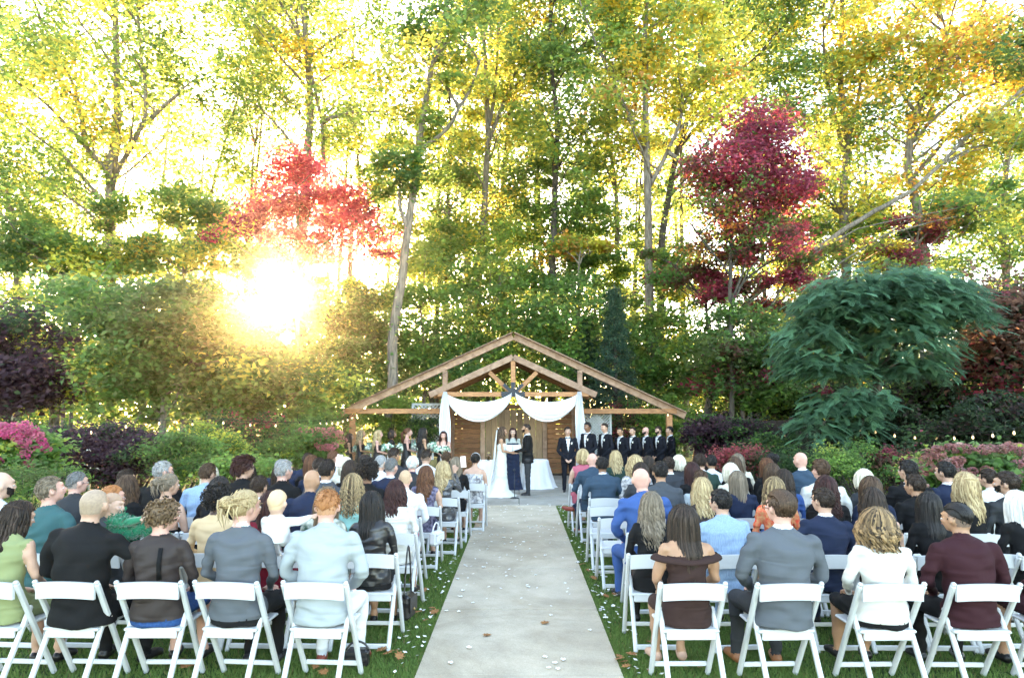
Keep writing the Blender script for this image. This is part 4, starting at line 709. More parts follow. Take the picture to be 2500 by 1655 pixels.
# ================================================================ folding chair
CHAIR_M = mat('white_resin', (.54, .55, .56), .38, .03, 3, .05, 60, spec=.5)
PIN_M = mat('steel_pin', (.5, .5, .52), .3, metal=1)
def make_chair():
    root = empty('folding_chair', (0, 0, 0)); 
    def b(m, n): return m.build(n, CHAIR_M, root)
    for s in (-1, 1):
        b(MB().beam((s * .225, -.225, .765), (s * .212, .225, .012), .034, .040, bev=.009).ball((s * .225, -.228, .772), (.0175, .021, .016), 8, 6), 'front_leg')
        b(MB().beam((s * .188, -.035, .545), (s * .19, -.30, .012), .033, .038, bev=.009).ball((s * .188, -.033, .548), (.017, .02, .022), 8, 6), 'rear_leg')
    m = MB(); n = 10; v = []; 
    for i in range(n + 1):
        t = i / n * 2 - 1; x = t * .212; y = -.232 - .022 * (1 - t * t); zt = .768 + .014 * (1 - t * t)
        v += [(x, y + .022, zt - .112), (x, y - .0, zt - .112), (x, y - .010, zt), (x, y + .012, zt)]
    f = [(i * 4 + k, i * 4 + (k + 1) % 4, i * 4 + 4 + (k + 1) % 4, i * 4 + 4 + k) for i in range(n) for k in range(4)] + [(0, 3, 2, 1), (n * 4, n * 4 + 1, n * 4 + 2, n * 4 + 3)]
    m.add(v, [q[::-1] for q in f]); b(m, 'back_rail')
    b(MB().box((0, .03, .437), (.40, .37, .022), Euler((R(2), 0, 0)), .008), 'seat')
    b(MB().box((0, -.140, .408), (.345, .024, .072), None, .006), 'seat_rail')
    b(MB().beam((-.2, .185, .10), (.2, .185, .10), .022, .034, bev=.006), 'front_stretcher'); b(MB().beam((-.18, -.282, .055), (.18, -.282, .055), .022, .04, bev=.006), 'rear_stretcher')
    for s in (-1, 1): MB().tube([(s * .17, -.06, .50), (s * .243, -.06, .50)], .006, 8).build('pin', PIN_M, root)
    return root
def copy_tree(o, parent=None):
    c = o.copy(); COL.objects.link(c); c.parent = parent
    for ch in o.children: copy_tree(ch, c)
    return c
CHAIR0 = make_chair(); _cu = [False]
def chair(x, y, label, rz=0, group='white folding chairs'):
    o = CHAIR0 if not _cu[0] else copy_tree(CHAIR0); _cu[0] = True; o.location = (x, y, 0); o.rotation_euler = (0, 0, rz); return tag(o, label, 'chair', group)

# ================================================================ bodies
SK, TO, YO, UA, FA, TH, CA, SH, CO, FR, SC = range(11)
class Body:
    """solid primitives, each with a cloth/skin region; fused into one continuous surface"""
    def __init__(s): s.p = []
    def cap(s, a, b, ra, rb, slot): s.p.append(('c', Vector(a), Vector(b), ra, rb, slot)); return s
    def ell(s, c, r, slot, M=None): s.p.append(('e', Vector(c), r, M, slot)); return s
    def loft(s, rings, slot): s.p.append(('l', rings, slot)); return s       # rings (z, rx, ry, cy)
    def chain(s, pts, rs, slot):
        for i in range(len(pts) - 1): s.cap(pts[i], pts[i + 1], rs[i], rs[i + 1], slot)
        return s
    def hand(s, w, d, side, curl=.5, nrm=None, size=1.0):
        """palm, four unequal bent fingers and a thumb. w wrist, d forward direction"""
        w = Vector(w); d = Vector(d).normalized(); nrm = Vector(nrm or (0, 0, -1)); sd = d.cross(nrm).normalized() * side; nrm = sd.cross(d).normalized() * side
        k = size; M = Matrix((sd, d, nrm)).transposed()
        s.ell(w + d * .045 * k, (.038 * k, .052 * k, .015 * k), SK, M)
        for i, (o, L) in enumerate(((-.03, .058), (-.010, .07), (.011, .066), (.031, .052))):
            b = w + d * .085 * k + sd * o * k; m = b + d * L * .55 * k + nrm * L * .25 * curl * k; e = m + d * L * .5 * (1 - curl) * k + nrm * L * .55 * curl * k
            s.chain([w + d * .05 * k + sd * o * .8 * k, b, m, e], [.0095 * k, .0095 * k, .0088 * k, .0075 * k], SK)
        b = w + d * .03 * k - sd * .03 * k; s.chain([b, b + d * .03 * k - sd * .028 * k + nrm * .008 * k, b + d * .06 * k - sd * .03 * k + nrm * .015 * k], [.012 * k, .0105 * k, .009 * k], SK)
        return s
    def head(s, c, yaw, pitch=0, fem=False, k=1.0, neck=None):
        c = Vector(c); M = Matrix.Rotation(yaw, 3, 'Z') @ Matrix.Rotation(pitch, 3, 'X'); s.hc, s.hM = c, M
        f = .94 if fem else 1.0
        def q(x, y, z): return c + M @ (Vector((x, y, z)) * k)
        s.ell(q(0, -.008, .018), (.076 * f * k, .096 * k, .094 * k), SK, M); s.ell(q(0, .028, -.03), (.060 * f * k, .068 * k, .078 * k), SK, M); s.ell(q(0, -.028, -.028), (.067 * f * k, .068 * k, .072 * k), SK, M); s.ell(q(0, .052, -.078), (.034 * f * k, .034 * k, .028 * k), SK, M)
        s.ell(q(0, .088, .035), (.045 * k, .016 * k, .014 * k), SK, M)
        s.cap(q(0, .096, .012), q(0, .112, -.022), .008 * k, .013 * k, SK)
        s.ell(q(0, .094, -.05), (.024 * k, .011 * k, .010 * k), SK, M)
        for e in (-1, 1):
            s.ell(q(e * .083 * f, -.004, -.012), (.011 * k, .020 * k, .034 * k), SK, M @ Matrix.Rotation(e * .35, 3, 'Z'))
            s.ell(q(e * .038, .072, -.022), (.022 * k, .02 * k, .018 * k), SK, M)
        if neck is not None: s.cap(neck, q(0, -.022, -.05), .057 * f * k, .052 * f * k, SK)
        return s
    def sdf(s, p):
        out = []
        for q in s.p:
            if q[0] == 'c':
                a, b = np.array(q[1]), np.array(q[2]); ab = b - a; t = np.clip(((p - a) @ ab) / max(ab @ ab, 1e-9), 0, 1); out.append(np.linalg.norm(p - a - t[:, None] * ab, axis=1) - (q[3] + (q[4] - q[3]) * t))
            elif q[0] == 'e':
                d = p - np.array(q[1]); 
                if q[3] is not None: d = d @ np.array(q[3])
                r = np.array(q[2]); out.append((np.linalg.norm(d / r, axis=1) - 1) * r.min())
            else:
                R_ = np.array(q[1]); z = p[:, 2]; rx, ry, cyy = (np.interp(z, R_[:, 0], R_[:, i]) for i in (1, 2, 3)); d = (np.hypot(p[:, 0] / rx, (p[:, 1] - cyy) / ry) - 1) * np.minimum(rx, ry)
                o = np.maximum(R_[0, 0] - z, z - R_[-1, 0]); out.append(np.where(o > 0, np.maximum(d, o), d))
        return np.array(out), np.array([q[-1] for q in s.p])
    def build(s, name, vox=.012, smooth=3, rule=None, folds=.0035, seed=0):
        m = MB()
        for q in s.p:
            if q[0] == 'c':
                a, b = q[1], q[2]; m.tube([a, a.lerp(b, .5), b], [q[3], (q[3] + q[4]) / 2, q[4]], 12); m.ball(a, q[3] * .995, 12, 8); m.ball(b, q[4] * .995, 12, 8)
            elif q[0] == 'e': m.ball(q[1], q[2], 20, 14, q[3])
            else:
                n = 28; rg = []; zz = [r[0] for r in q[1]]; zs = np.linspace(zz[0], zz[-1], 24)
                vs_ = [(math.cos(2 * math.pi * k / n) * np.interp(z, zz, [r[1] for r in q[1]]), np.interp(z, zz, [r[3] for r in q[1]]) + math.sin(2 * math.pi * k / n) * np.interp(z, zz, [r[2] for r in q[1]]), z) for z in zs for k in range(n)]
                m.add(vs_, [(i * n + k, i * n + (k + 1) % n, (i + 1) * n + (k + 1) % n, (i + 1) * n + k) for i in range(23) for k in range(n)] + [tuple(range(n))[::-1], tuple(23 * n + k for k in range(n))], True)
        me = m.mesh('tmp'); o = bpy.data.objects.new('tmp', me); COL.objects.link(o)
        md = o.modifiers.new('r', 'REMESH'); md.mode = 'VOXEL'; md.voxel_size = vox; md.use_smooth_shade = True
        ms = o.modifiers.new('s', 'SMOOTH'); ms.iterations = smooth; ms.factor = .5
        dg = bpy.context.evaluated_depsgraph_get(); out = bpy.data.meshes.new_from_object(o.evaluated_get(dg)); bpy.data.objects.remove(o); out.name = name
        n = len(out.polygons); c = np.empty(n * 3, np.float32); out.polygons.foreach_get('center', c); c = c.reshape(-1, 3).astype(float)
        d, sl = s.sdf(c); slot = sl[np.argmin(d, 0)]
        h = (c - np.array(s.hc)) @ np.array(s.hM); k = getattr(s, 'hk', 1.0); h = h / k
        hd = np.linalg.norm(h - np.array([0, .0, -.01]), axis=1) < .14
        scalp = hd & (slot == SK) & (np.abs(h[:, 0]) < .2) & (((h[:, 1] < .06) & (h[:, 2] > .055 + .35 * np.maximum(h[:, 1], 0))) | ((h[:, 1] < -.03) & (h[:, 2] > -.052)) | ((h[:, 1] < .02) & (h[:, 2] > .022)) | (h[:, 2] > .072))
        slot = np.where(scalp, SC, slot)
        if rule: slot = rule(c, slot, h)
        nv = len(out.vertices); v = np.empty(nv * 3, np.float32); out.vertices.foreach_get('co', v); v = v.reshape(-1, 3); nr = np.empty(nv * 3, np.float32); out.vertices.foreach_get('normal', nr) if False else out.vertex_normals.foreach_get('vector', nr); nr = nr.reshape(-1, 3)
        dv, sl = s.sdf(v.astype(float)); sv = sl[np.argmin(dv, 0)]; cloth = ~np.isin(sv, (SK, SC, SH)); x, y, z = v.T.astype(float); ph = seed * 1.7
        w = np.sin(z * 48 + 2.6 * np.sin(x * 11 + ph) + 1.8 * np.sin(z * 13 + y * 9 + ph)) * (.5 + .5 * np.sin(x * 17 + z * 6 + ph)) + .6 * np.sin(x * 31 + 2 * np.sin(z * 19 + ph) + y * 14)
        w = np.where(w > 0, w ** 1.0, -np.abs(w) ** .8 * 1.3); v += nr * (np.where(cloth, folds, 0) * w)[:, None]; out.vertices.foreach_set('co', v.astype(np.float32).ravel())
        while len(out.materials) < 11: out.materials.append(None)
        out.polygons.foreach_set('material_index', slot.astype(np.int32)); out.polygons.foreach_set('use_smooth', np.ones(n, bool)); out.update(); return out
_protos = {}
def seated(sex='m', yaw=0, arms='lap', legs='flat', pitch=0):
    key = ('s', sex, yaw, arms, legs, pitch)
    if key in _protos: return _protos[key]
    b = Body(); f = sex == 'f'; sw = .152 if f else .185
    if f: b.loft([(.45, .185, .15, -.02), (.56, .185, .145, -.03), (.70, .138, .11, -.055), (.86, .142, .108, -.07), (.97, .165, .105, -.065), (1.04, .155, .085, -.055), (1.085, .10, .065, -.05), (1.11, .06, .055, -.045)], TO)
    else: b.loft([(.455, .205, .165, -.03), (.56, .185, .15, -.045), (.70, .166, .132, -.065), (.86, .176, .13, -.075), (.98, .196, .125, -.07), (1.06, .19, .10, -.06), (1.10, .13, .08, -.05), (1.13, .075, .062, -.045)], TO)
    for s_ in (-1, 1):
        b.ell((s_ * sw, -.06, 1.015 if f else 1.03), (.062, .062, .062) if not f else (.052, .054, .054), YO)
        ar = .9 if f else 1.12; el = Vector((s_ * (.22 if f else .272), -.03, .785)); wr = Vector((s_ * .11, .22, .635)); sh = Vector((s_ * (sw + .012), -.06, 1.01))
        if arms == 'phone' and s_ == 1: el = Vector((.25, .12, .88)); wr = Vector((.13, .26, 1.13))
        if arms == 'phone2' and s_ == -1: el = Vector((-.25, .12, .88)); wr = Vector((-.10, .26, 1.1))
        if arms == 'knee': wr = Vector((s_ * .03, .30, .64))
        if arms == 'around' and s_ == 1: el = Vector((.36, .06, .86)); wr = Vector((.30, .26, .74))
        b.chain([sh, sh.lerp(el, .5) + Vector((s_ * .006, -.006, 0)), el], [.052 * ar, .047 * ar, .041 * ar], UA); b.chain([el, el.lerp(wr, .45), wr], [.041 * ar, .038 * ar, .029 * ar], FA)
        dr = (wr - el).normalized()
        if arms.startswith('phone') and abs(wr.z - .635) > .1: dr = Vector((-.1 * s_, .1, 1)); b.cap(wr, wr + dr * .03, .024, .022, SK); b.hand(wr + dr * .015, dr, s_, .75, (0, 1, 0))
        else: b.cap(wr, wr + dr * .03, .025, .022, SK); b.hand(wr + dr * .015, Vector((-s_ * .45, .8, -.25)), s_, .45, (0, .1, -1))
        hip = Vector((s_ * .095, .02, .535)); kn = Vector((s_ * (.10 if f else .145), .44, .50)); an = Vector((s_ * (.10 if f else .14), .44, .09)); tr = .088 if f else .092
        if legs == 'cross' and s_ == 1: kn = Vector((.02, .46, .62)); an = Vector((-.24, .50, .40))
        if legs == 'cross2' and s_ == -1: kn = Vector((-.02, .46, .62)); an = Vector((.24, .50, .40))
        b.chain([hip, hip.lerp(kn, .55), kn], [tr, .078, .060], TH); b.chain([kn, kn.lerp(an, .35) + Vector((0, -.012, 0)), an], [.058, .055 if not f else .05, .042 if not f else .036], CA)
        ft = Vector((s_ * .03, .13, -.05)) if abs(an.z - .09) < .01 else Vector((-.13, .08, .01)) * (1 if legs == 'cross' else 1)
        if legs == 'cross2' and s_ == -1: ft = Vector((.13, .08, .01))
        b.chain([an + Vector((0, -.02, -.045 if abs(an.z - .09) < .01 else 0)), an + ft * .6 + Vector((0, 0, -.01)), an + ft], [.042, .04, .032], SH)
    b.cap((0, -.05, 1.07), (0, -.045, 1.115), .066 if not f else .05, .062 if not f else .048, CO)
    hc = Vector((0, .0, 1.262 if not f else 1.235)); hc = Vector((0, -.045, 1.12)) + Matrix.Rotation(pitch, 3, 'X') @ (hc - Vector((0, -.045, 1.12)))
    b.head(hc, yaw, pitch, f, neck=(0, -.05, 1.08))
    def rule(c, slot, h):
        up = (slot == TO) & (c[:, 2] > .985); slot = np.where(up, YO, slot); 
        col = ((slot == CO) | (slot == SK)) & (c[:, 2] < (1.135 if not f else 1.10)) & (np.abs(c[:, 0]) < .09) & (np.abs(c[:, 1] + .05) < .10); slot = np.where(col, CO, slot)
        slot = np.where((slot == TO) & (c[:, 2] < .50), TH, slot) if f else slot; return slot
    me = b.build('body_%s' % sex, .0125, 3, rule, .0060, len(_protos)); _protos[key] = (me, b.hc.copy(), b.hM.to_euler(), 1.38 if not f else 1.352); return _protos[key]
def standing(kind, yaw=0, pitch=0):
    key = ('t', kind, yaw, pitch)
    if key in _protos: return _protos[key]
    b = Body(); f = kind in ('maid', 'bride', 'officiant')
    if f:
        train = .16 if kind == 'bride' else 0
        b.loft([(.0, .30 + train, .25 + train, -train), (.10, .26 + train * .6, .22 + train * .6, -train * .7), (.4, .20, .17, -.02), (.75, .185, .145, -.01), (.92, .18, .13, 0), (1.08, .13, .10, .0), (1.22, .155, .115, .01), (1.32, .15, .095, .005), (1.37, .12, .075, 0), (1.40, .06, .05, 0)], TO)
    else:
        b.loft([(.80, .195, .15, 0), (.95, .185, .135, 0), (1.10, .175, .125, 0), (1.28, .20, .13, 0), (1.38, .195, .115, 0), (1.44, .15, .09, 0), (1.475, .08, .06, 0)], TO)
        for s_ in (-1, 1):
            b.chain([(s_ * .095, 0, .88), (s_ * .10, .0, .50), (s_ * .105, -.01, .10)], [.10, .068, .052], TH); b.chain([(s_ * .105, -.03, .045), (s_ * .115, .06, .04), (s_ * .12, .14, .03)], [.042, .042, .033], SH)
    shz = 1.345 if f else 1.405; sw = .15 if f else .19
    for s_ in (-1, 1):
        sh = Vector((s_ * sw, 0, shz)); b.ell(sh, (.05, .05, .05) if f else (.064, .062, .06), YO); ar = .72 if f else 1.1
        if kind == 'man': el, wr, hd_ = Vector((s_ * .27, .0, 1.12)), Vector((s_ * .085, .19, .90)), Vector((-s_ * .8, .35, -.5))
        elif kind == 'groom': el, wr, hd_ = Vector((s_ * .24, .02, 1.13)), Vector((s_ * .07, .30, 1.07)), Vector((-s_ * .1, 1, .05))
        elif kind == 'bride': el, wr, hd_ = Vector((s_ * .2, .04, 1.10)), Vector((s_ * .07, .28, 1.04)), Vector((-s_ * .1, 1, .1))
        elif kind == 'maid': el, wr, hd_ = Vector((s_ * .2, .03, 1.10)), Vector((s_ * .045, .23, 1.03)), Vector((-s_ * .5, .7, .1))
        else: el, wr, hd_ = Vector((s_ * .21, .03, 1.12)), Vector((s_ * .12, .22, 1.10)), Vector((-s_ * .3, 1, .2))
        b.chain([sh, sh.lerp(el, .5), el], [.05 * ar, .046 * ar, .041 * ar], UA); b.chain([el, el.lerp(wr, .45), wr], [.041 * ar, .038 * ar, .028 * ar], FA); dr = (wr - el).normalized(); b.cap(wr, wr + dr * .03, .022, .02, SK); b.hand(wr + dr * .01, hd_, s_, .5, (0, -.2, -1))
    nz = 1.36 if f else 1.42; b.cap((0, -.005, nz + .02), (0, -.005, nz + .06), .05 if f else .064, .047 if f else .06, CO)
    hc = Vector((0, .03, 1.555 if f else 1.63)); b.head(hc, yaw, pitch, f, neck=(0, -.005, nz))
    def rule(c, slot, h):
        if f: slot = np.where((slot == TO) & (c[:, 2] > 1.27), YO, slot)
        else:
            slot = np.where((slot == TO) & (c[:, 2] > 1.38), YO, slot); fr = np.isin(slot, (TO, YO, CO)) & (c[:, 1] > .02) & (c[:, 2] > 1.10) & (np.abs(c[:, 0]) < .004 + (c[:, 2] - 1.10) * .16); slot = np.where(fr, FR, slot)
        return np.where((np.isin(slot, (CO, SK))) & (c[:, 2] < nz + .065) & (np.abs(c[:, 0]) < .09) & (np.abs(c[:, 1]) < .09), CO, slot)
    me = b.build('body_' + kind, .0125, 2, rule, .0035, 3 + len(_protos)); _protos[key] = (me, b.hc.copy(), b.hM.to_euler(), 1.745 if not f else 1.668); return _protos[key]

# ================================================================ hair
def hair_mat(name, a, b, rough=.5):
    nm = 'hair_' + name
    if nm in _mats: return _mats[nm]
    m = bpy.data.materials.new(nm); m.use_nodes = True; n, l = nodes(m); p = n['Principled BSDF']; p.inputs['Roughness'].default_value = rough; p.inputs['Specular IOR Level'].default_value = .22
    at = n.new('ShaderNodeAttribute'); at.attribute_name = 'lock'; tc = n.new('ShaderNodeTexCoord'); mp = n.new('ShaderNodeMapping'); mp.inputs['Scale'].default_value = (1, 1, .12); l.new(tc.outputs['Object'], mp.inputs[0]); t = n.new('ShaderNodeTexNoise'); t.inputs['Scale'].default_value = 160; t.inputs['Detail'].default_value = 3; l.new(mp.outputs[0], t.inputs[0])
    mx = n.new('ShaderNodeMix'); mx.data_type = 'RGBA'; mx.inputs['A'].default_value = (*a, 1); mx.inputs['B'].default_value = (*b, 1)
    ad = n.new('ShaderNodeMath'); ad.operation = 'MULTIPLY_ADD'; ad.inputs[1].default_value = 1.1; l.new(t.outputs[0], ad.inputs[0]); sb = n.new('ShaderNodeMath'); sb.operation = 'SUBTRACT'; l.new(at.outputs['Fac'], sb.inputs[0]); sb.inputs[1].default_value = .55; l.new(sb.outputs[0], ad.inputs[2]); ad.use_clamp = True
    l.new(ad.outputs[0], mx.inputs['Factor']); l.new(mx.outputs['Result'], p.inputs['Base Color'])
    bp = n.new('ShaderNodeBump'); bp.inputs['Strength'].default_value = .6; bp.inputs['Distance'].default_value = .004; l.new(t.outputs[0], bp.inputs['Height']); l.new(bp.outputs[0], p.inputs['Normal']); _mats[nm] = m; return m
HC = dict(black=((.006, .005, .005), (.03, .026, .025)), dark=((.012, .008, .006), (.05, .032, .024)), brown=((.03, .016, .010), (.11, .065, .04)), auburn=((.05, .018, .01), (.16, .07, .035)), mahog=((.018, .007, .007), (.06, .022, .02)),
          lbrown=((.08, .05, .03), (.26, .17, .10)), blond=((.20, .13, .06), (.55, .42, .24)), bronde=((.04, .024, .015), (.42, .30, .16)), hilite=((.015, .01, .008), (.38, .24, .12)), pale=((.45, .40, .30), (.8, .74, .62)), grey=((.14, .14, .14), (.42, .42, .42)), white=((.45, .44, .42), (.8, .79, .76)), dgrey=((.05, .05, .05), (.2, .2, .2)), ash=((.085, .066, .048), (.26, .205, .15)), ginger=((.22, .08, .03), (.45, .2, .08)), strawb=((.24, .14, .07), (.42, .28, .17)))
_hair = {}
def hair_mesh(style):
    if style in _hair: return _hair[style]
    r = np.random.default_rng(abs(sum(ord(c) * (i + 3) for i, c in enumerate(style)))); V = []; F = []; A = []; off = [0]
    def lock(pts, rad, a, n=4, flat=.5):
        m = MB(); m.tube(pts, rad, n, True, True, flat); v = np.array([list(p) for p in m.v]); f = [q for q in m.f if len(q) == 4]; V.append(v); F.append(np.array(f) + off[0]); off[0] += len(v); A.append(np.full(len(f), a))
    def S(phi, th, e): return Vector((math.sin(phi) * math.sin(th) * (.078 + e), -math.cos(phi) * math.sin(th) * (.099 + e) - .006, math.cos(th) * (.099 + e) + .016))
    def shell(e, back=-.06, side=.0, front=.06, jag=.006):
        m = 22; k = 30; vv = []; 
        for i in range(m + 1):
            for j in range(k):
                ph = 2 * math.pi * j / k - math.pi; a = abs(ph) / math.pi; zl = back + (side - back) * min(1, a / .5) if a < .5 else side + (front - side) * min(1, (a - .5) / .22)
                tm = math.acos(max(-1, min(1, (zl - .016) / (.099 + e)))); th = tm * i / m; p = S(ph, th, e + .004 * math.sin(ph * 7 + th * 5)); 
                if i == m: p *= .965
                vv.append(list(p))
        ff = [(i * k + j, i * k + (j + 1) % k, (i + 1) * k + (j + 1) % k, (i + 1) * k + j) for i in range(m) for j in range(k)]; V.append(np.array(vv)); F.append(np.array(ff)); V[-1] = np.array(vv); F[-1] = np.array(ff) + off[0]; off[0] += len(vv); A.append(r.uniform(.3, .5, len(ff)))
    def tufts(n, ln, e, zmin, rad=.009, top=1.0, up=.3, sides=True):
        for _ in range(n):
            ph = r.uniform(-math.pi, math.pi); th = math.acos(r.uniform(-.55, 1)); p = S(ph, th, e); a = abs(ph) / math.pi
            zl = zmin if a < .32 else (.005 if a < .62 else .062)
            if p.z < zl: continue
            nn = (p - Vector((0, 0, .01))).normalized(); bk = Vector((.25 + r.normal() * .18, -.8 if p.z > .06 else -.25, -.2 if p.z > .06 else -.9)); bk = (bk - nn * bk.dot(nn)).normalized(); l_ = ln * r.uniform(.6, 1.3) * (top if p.z > .06 else 1)
            lock([p - nn * .006, p + nn * up * l_ * .5 + bk * l_ * .5, p + nn * up * l_ * .6 + bk * l_], [rad, rad * .85, rad * .15], r.uniform(.1, .9))
    def fall(n, L, e, wave=0, wf=22, spread=1.0, amax=118, rad=.013, endr=.0035, curl=0, clip=.0, lnj=.25):
        for _ in range(n):
            ph = R(r.uniform(-amax, amax)); ee = e + r.uniform(0, .014); ph0 = ph * r.uniform(.5, 1); th0 = r.uniform(.1, .9); Lk = L * r.uniform(1 - lnj, 1.08) * (1 - .35 * max(0, abs(ph) / R(118) - .45)); pts = []; k1 = 5; w0 = r.uniform(0, 6.28); w1 = r.uniform(.7, 1.4)
            for i in range(k1): t = i / (k1 - 1); pts.append(S(ph0 + (ph - ph0) * t, th0 + (R(98) - th0) * t, ee * (.3 + .7 * t)))
            q = pts[-1]; k2 = max(3, int(Lk / (.018 if wave or curl else .045))); d = Vector((q.x, q.y, 0)).normalized(); tn = Vector((-d.y, d.x, 0))
            for i in range(1, k2 + 1):
                t = i / k2; z = q.z - Lk * t; out = .012 * spread * math.sin(min(1, t * 1.4) * 2.2) - .012 * t; c = q + d * out; c.z = z
                if z < -.15: s_ = min(1, (-.15 - z) / .1); c.y -= .04 * s_ * (1 if q.y < .02 else -.2); c.x *= 1 + .12 * s_ * spread
                if wave: c += tn * wave * math.sin(w0 + t * Lk * wf * w1) * min(1, t * 3) + d * wave * .7 * math.cos(w0 + t * Lk * wf * w1)
                if curl: c += tn * curl * math.sin(w0 + t * Lk * 130) + d * curl * math.cos(w0 + t * Lk * 130)
                pts.append(c)
            m = len(pts); lock(pts, [rad * (.35 + .65 * min(1, i / 3)) if i < m * .5 else rad + (endr - rad) * ((i - m * .5) / (m * .5)) ** 1.4 for i in range(m)], r.uniform(0, 1))
    def fly(n, L, e):
        for _ in range(n):
            ph = R(r.uniform(-115, 115)); p = S(ph, r.uniform(.3, 1.5), e); d = Vector((p.x, p.y, 0)).normalized(); t_ = Vector((-d.y, d.x, 0)) * r.normal(); lock([p, p + d * .018 + t_ * .012 - Vector((0, 0, L * .4)), p + d * r.uniform(.0, .03) + t_ * .03 - Vector((0, 0, L))], [.0022, .0022, .0006], r.uniform(.3, 1), 3)
    if style in ('long', 'xlong', 'wavy', 'xwavy', 'curly', 'wavybob', 'halfup'): fly(46, .26, .026)
    elif style in ('bun', 'pixie', 'mop', 'afro', 'bob', 'updo'): fly(34, .07, .022)
    if style == 'short': shell(.008, -.055, .012, .066); tufts(420, .030, .008, -.055, .0065, 1.3, .14)
    elif style == 'crop': shell(.003, -.05, .02, .066); tufts(420, .016, .003, -.05, .0055, 1.4, .12)
    elif style == 'flat': shell(.004, -.025, .035, .064); tufts(200, .011, .004, -.02, .005, 1.2, .1); tufts(420, .018, .004, .045, .0055, 1, .7)
    elif style in ('slick', 'swept'):
        sw_ = style == 'swept'; shell(.006 if sw_ else .004, -.062 if sw_ else -.045, .005 if sw_ else .03, .066)
        tufts(*((260, .028, .007, -.06, .0065, 1.2, .12) if sw_ else (330, .012, .003, -.055, .005, 1.0, .08)))
        for _ in range(230):
            x = r.uniform(-.066, .066); t1 = (r.uniform(1.5, 2.2) - abs(x) * 3) if sw_ else (r.uniform(1.2, 2.0) - abs(x) * 6); t0 = -.95 + r.uniform(0, 1.2); pts = []
            for t in np.linspace(t0, t1, 7): q_ = math.sqrt(max(.05, 1 - (x / .088) ** 2)); e = (.008 if sw_ else .005) + (.010 if sw_ else .006) * math.cos(min(1.5, abs(t) * .8)); pts.append(Vector((x * (1 + .12 * math.sin(t)), -math.sin(t) * (.099 + e) * q_ - .006, math.cos(t) * (.099 + e) * q_ + .016)))
            lock(pts, [.003, .007, .008, .008, .008, .006, .002], r.uniform(0, .8))
    elif style == 'mop': shell(.018, -.075, -.02, .06); tufts(330, .045, .020, -.085, .012, 1.2, .7)
    elif style == 'pixie':
        shell(.014, -.075, -.03, .066)
        for _ in range(300):
            ph = r.uniform(-math.pi, math.pi); th = math.acos(r.uniform(-.6, 1)); p = S(ph, th, .016); 
            if p.z < (-.07 if abs(ph) < 1.3 else (-.03 if abs(ph) < 2.0 else .06)): continue
            nn = p.normalized(); bk = Vector((.5, -.5, -.35 if p.z < .05 else .1)) + Vector(r.normal(size=3) * .25); lock([p, p + bk * .02 + nn * .012, p + bk * .045 + nn * .005], [.009, .008, .002], r.uniform(0, 1))
    elif style == 'afro':
        for _ in range(420):
            d = Vector(r.normal(size=3)).normalized(); 
            if d.y > .25 and d.z < .35: continue
            if d.z < -.75: continue
            p = Vector((d.x * .105, d.y * .12 - .02, d.z * .12 + .02)) * r.uniform(.85, 1.12); a = Vector(r.normal(size=3)).normalized() * .014; b_ = a.cross(d).normalized() * .014; lock([p + a * math.cos(t) + b_ * math.sin(t) + d * t * .003 for t in np.linspace(0, 5.5, 7)], [.007] * 6 + [.003], r.uniform(0, 1))
        shell(.018, -.08, -.04, .06)
    elif style == 'bun' or style == 'updo':
        shell(.008, -.07, -.005, .066); bc = Vector((0, -.135, .045)) if style == 'bun' else Vector((0, -.12, .06)); br_ = .042 if style == 'bun' else .052
        for _ in range(80):
            ph = r.uniform(-2.2, 2.2); p = S(ph, r.uniform(.9, 1.75), .010); 
            if abs(ph) > 1.5 and p.z < .03: continue
            e = bc + Vector(r.normal(size=3) * .012); m_ = (p + e) / 2; m_ += (m_ - Vector((0, 0, .01))).normalized() * .012; lock([p, m_, e], [.008, .009, .006], r.uniform(0, 1))
        for _ in range(60):
            a = Vector(r.normal(size=3)).normalized() * br_; b_ = a.cross(Vector(r.normal(size=3))).normalized() * br_ * .9; t0 = r.uniform(0, 3); lock([bc + a * math.cos(t0 + t) + b_ * math.sin(t0 + t) for t in np.linspace(0, 3.0, 6)], [.004, .009, .010, .010, .008, .003], r.uniform(0, 1))
        for _ in range(16 if style == 'bun' else 4):
            p = bc + Vector(r.normal(size=3) * .03); lock([p, p + Vector((r.normal() * .02, -.01, -.05)), p + Vector((r.normal() * .03, 0, -.10 - r.uniform(0, .05)))], [.006, .005, .001], r.uniform(.3, 1))
    elif style == 'long': shell(.010, -.09, -.06, .066); fall(170, .30, .012)
    elif style == 'xlong': shell(.010, -.09, -.06, .066); fall(190, .44, .012, .003, 14)
    elif style == 'wavy': shell(.012, -.09, -.06, .066); fall(190, .30, .014, .009, 60, 1.6)
    elif style == 'xwavy': shell(.012, -.09, -.06, .066); fall(200, .40, .014, .010, 50, 1.7)
    elif style == 'curly': shell(.014, -.09, -.06, .066); fall(150, .30, .018, 0, 0, 2.2, rad=.009, curl=.009)
    elif style == 'wavybob': shell(.014, -.09, -.06, .066); fall(240, .19, .020, .013, 75, 2.6, rad=.014)
    elif style == 'bob': shell(.012, -.09, -.06, .066); fall(170, .13, .014, .003, 30)
    elif style == 'halfup':
        shell(.010, -.09, -.06, .066); fall(190, .38, .014, .008, 45, 1.5)
        for _ in range(70): ph = r.uniform(-2.0, 2.0); p = S(ph, R(70), .020); e = Vector((r.normal() * .008, -.125, .02)); m_ = S(ph * .5, R(66), .026); lock([p, m_, e], [.008, .010, .007], r.uniform(.3, 1))
    elif style == 'pony':
        shell(.008, -.075, -.02, .066)
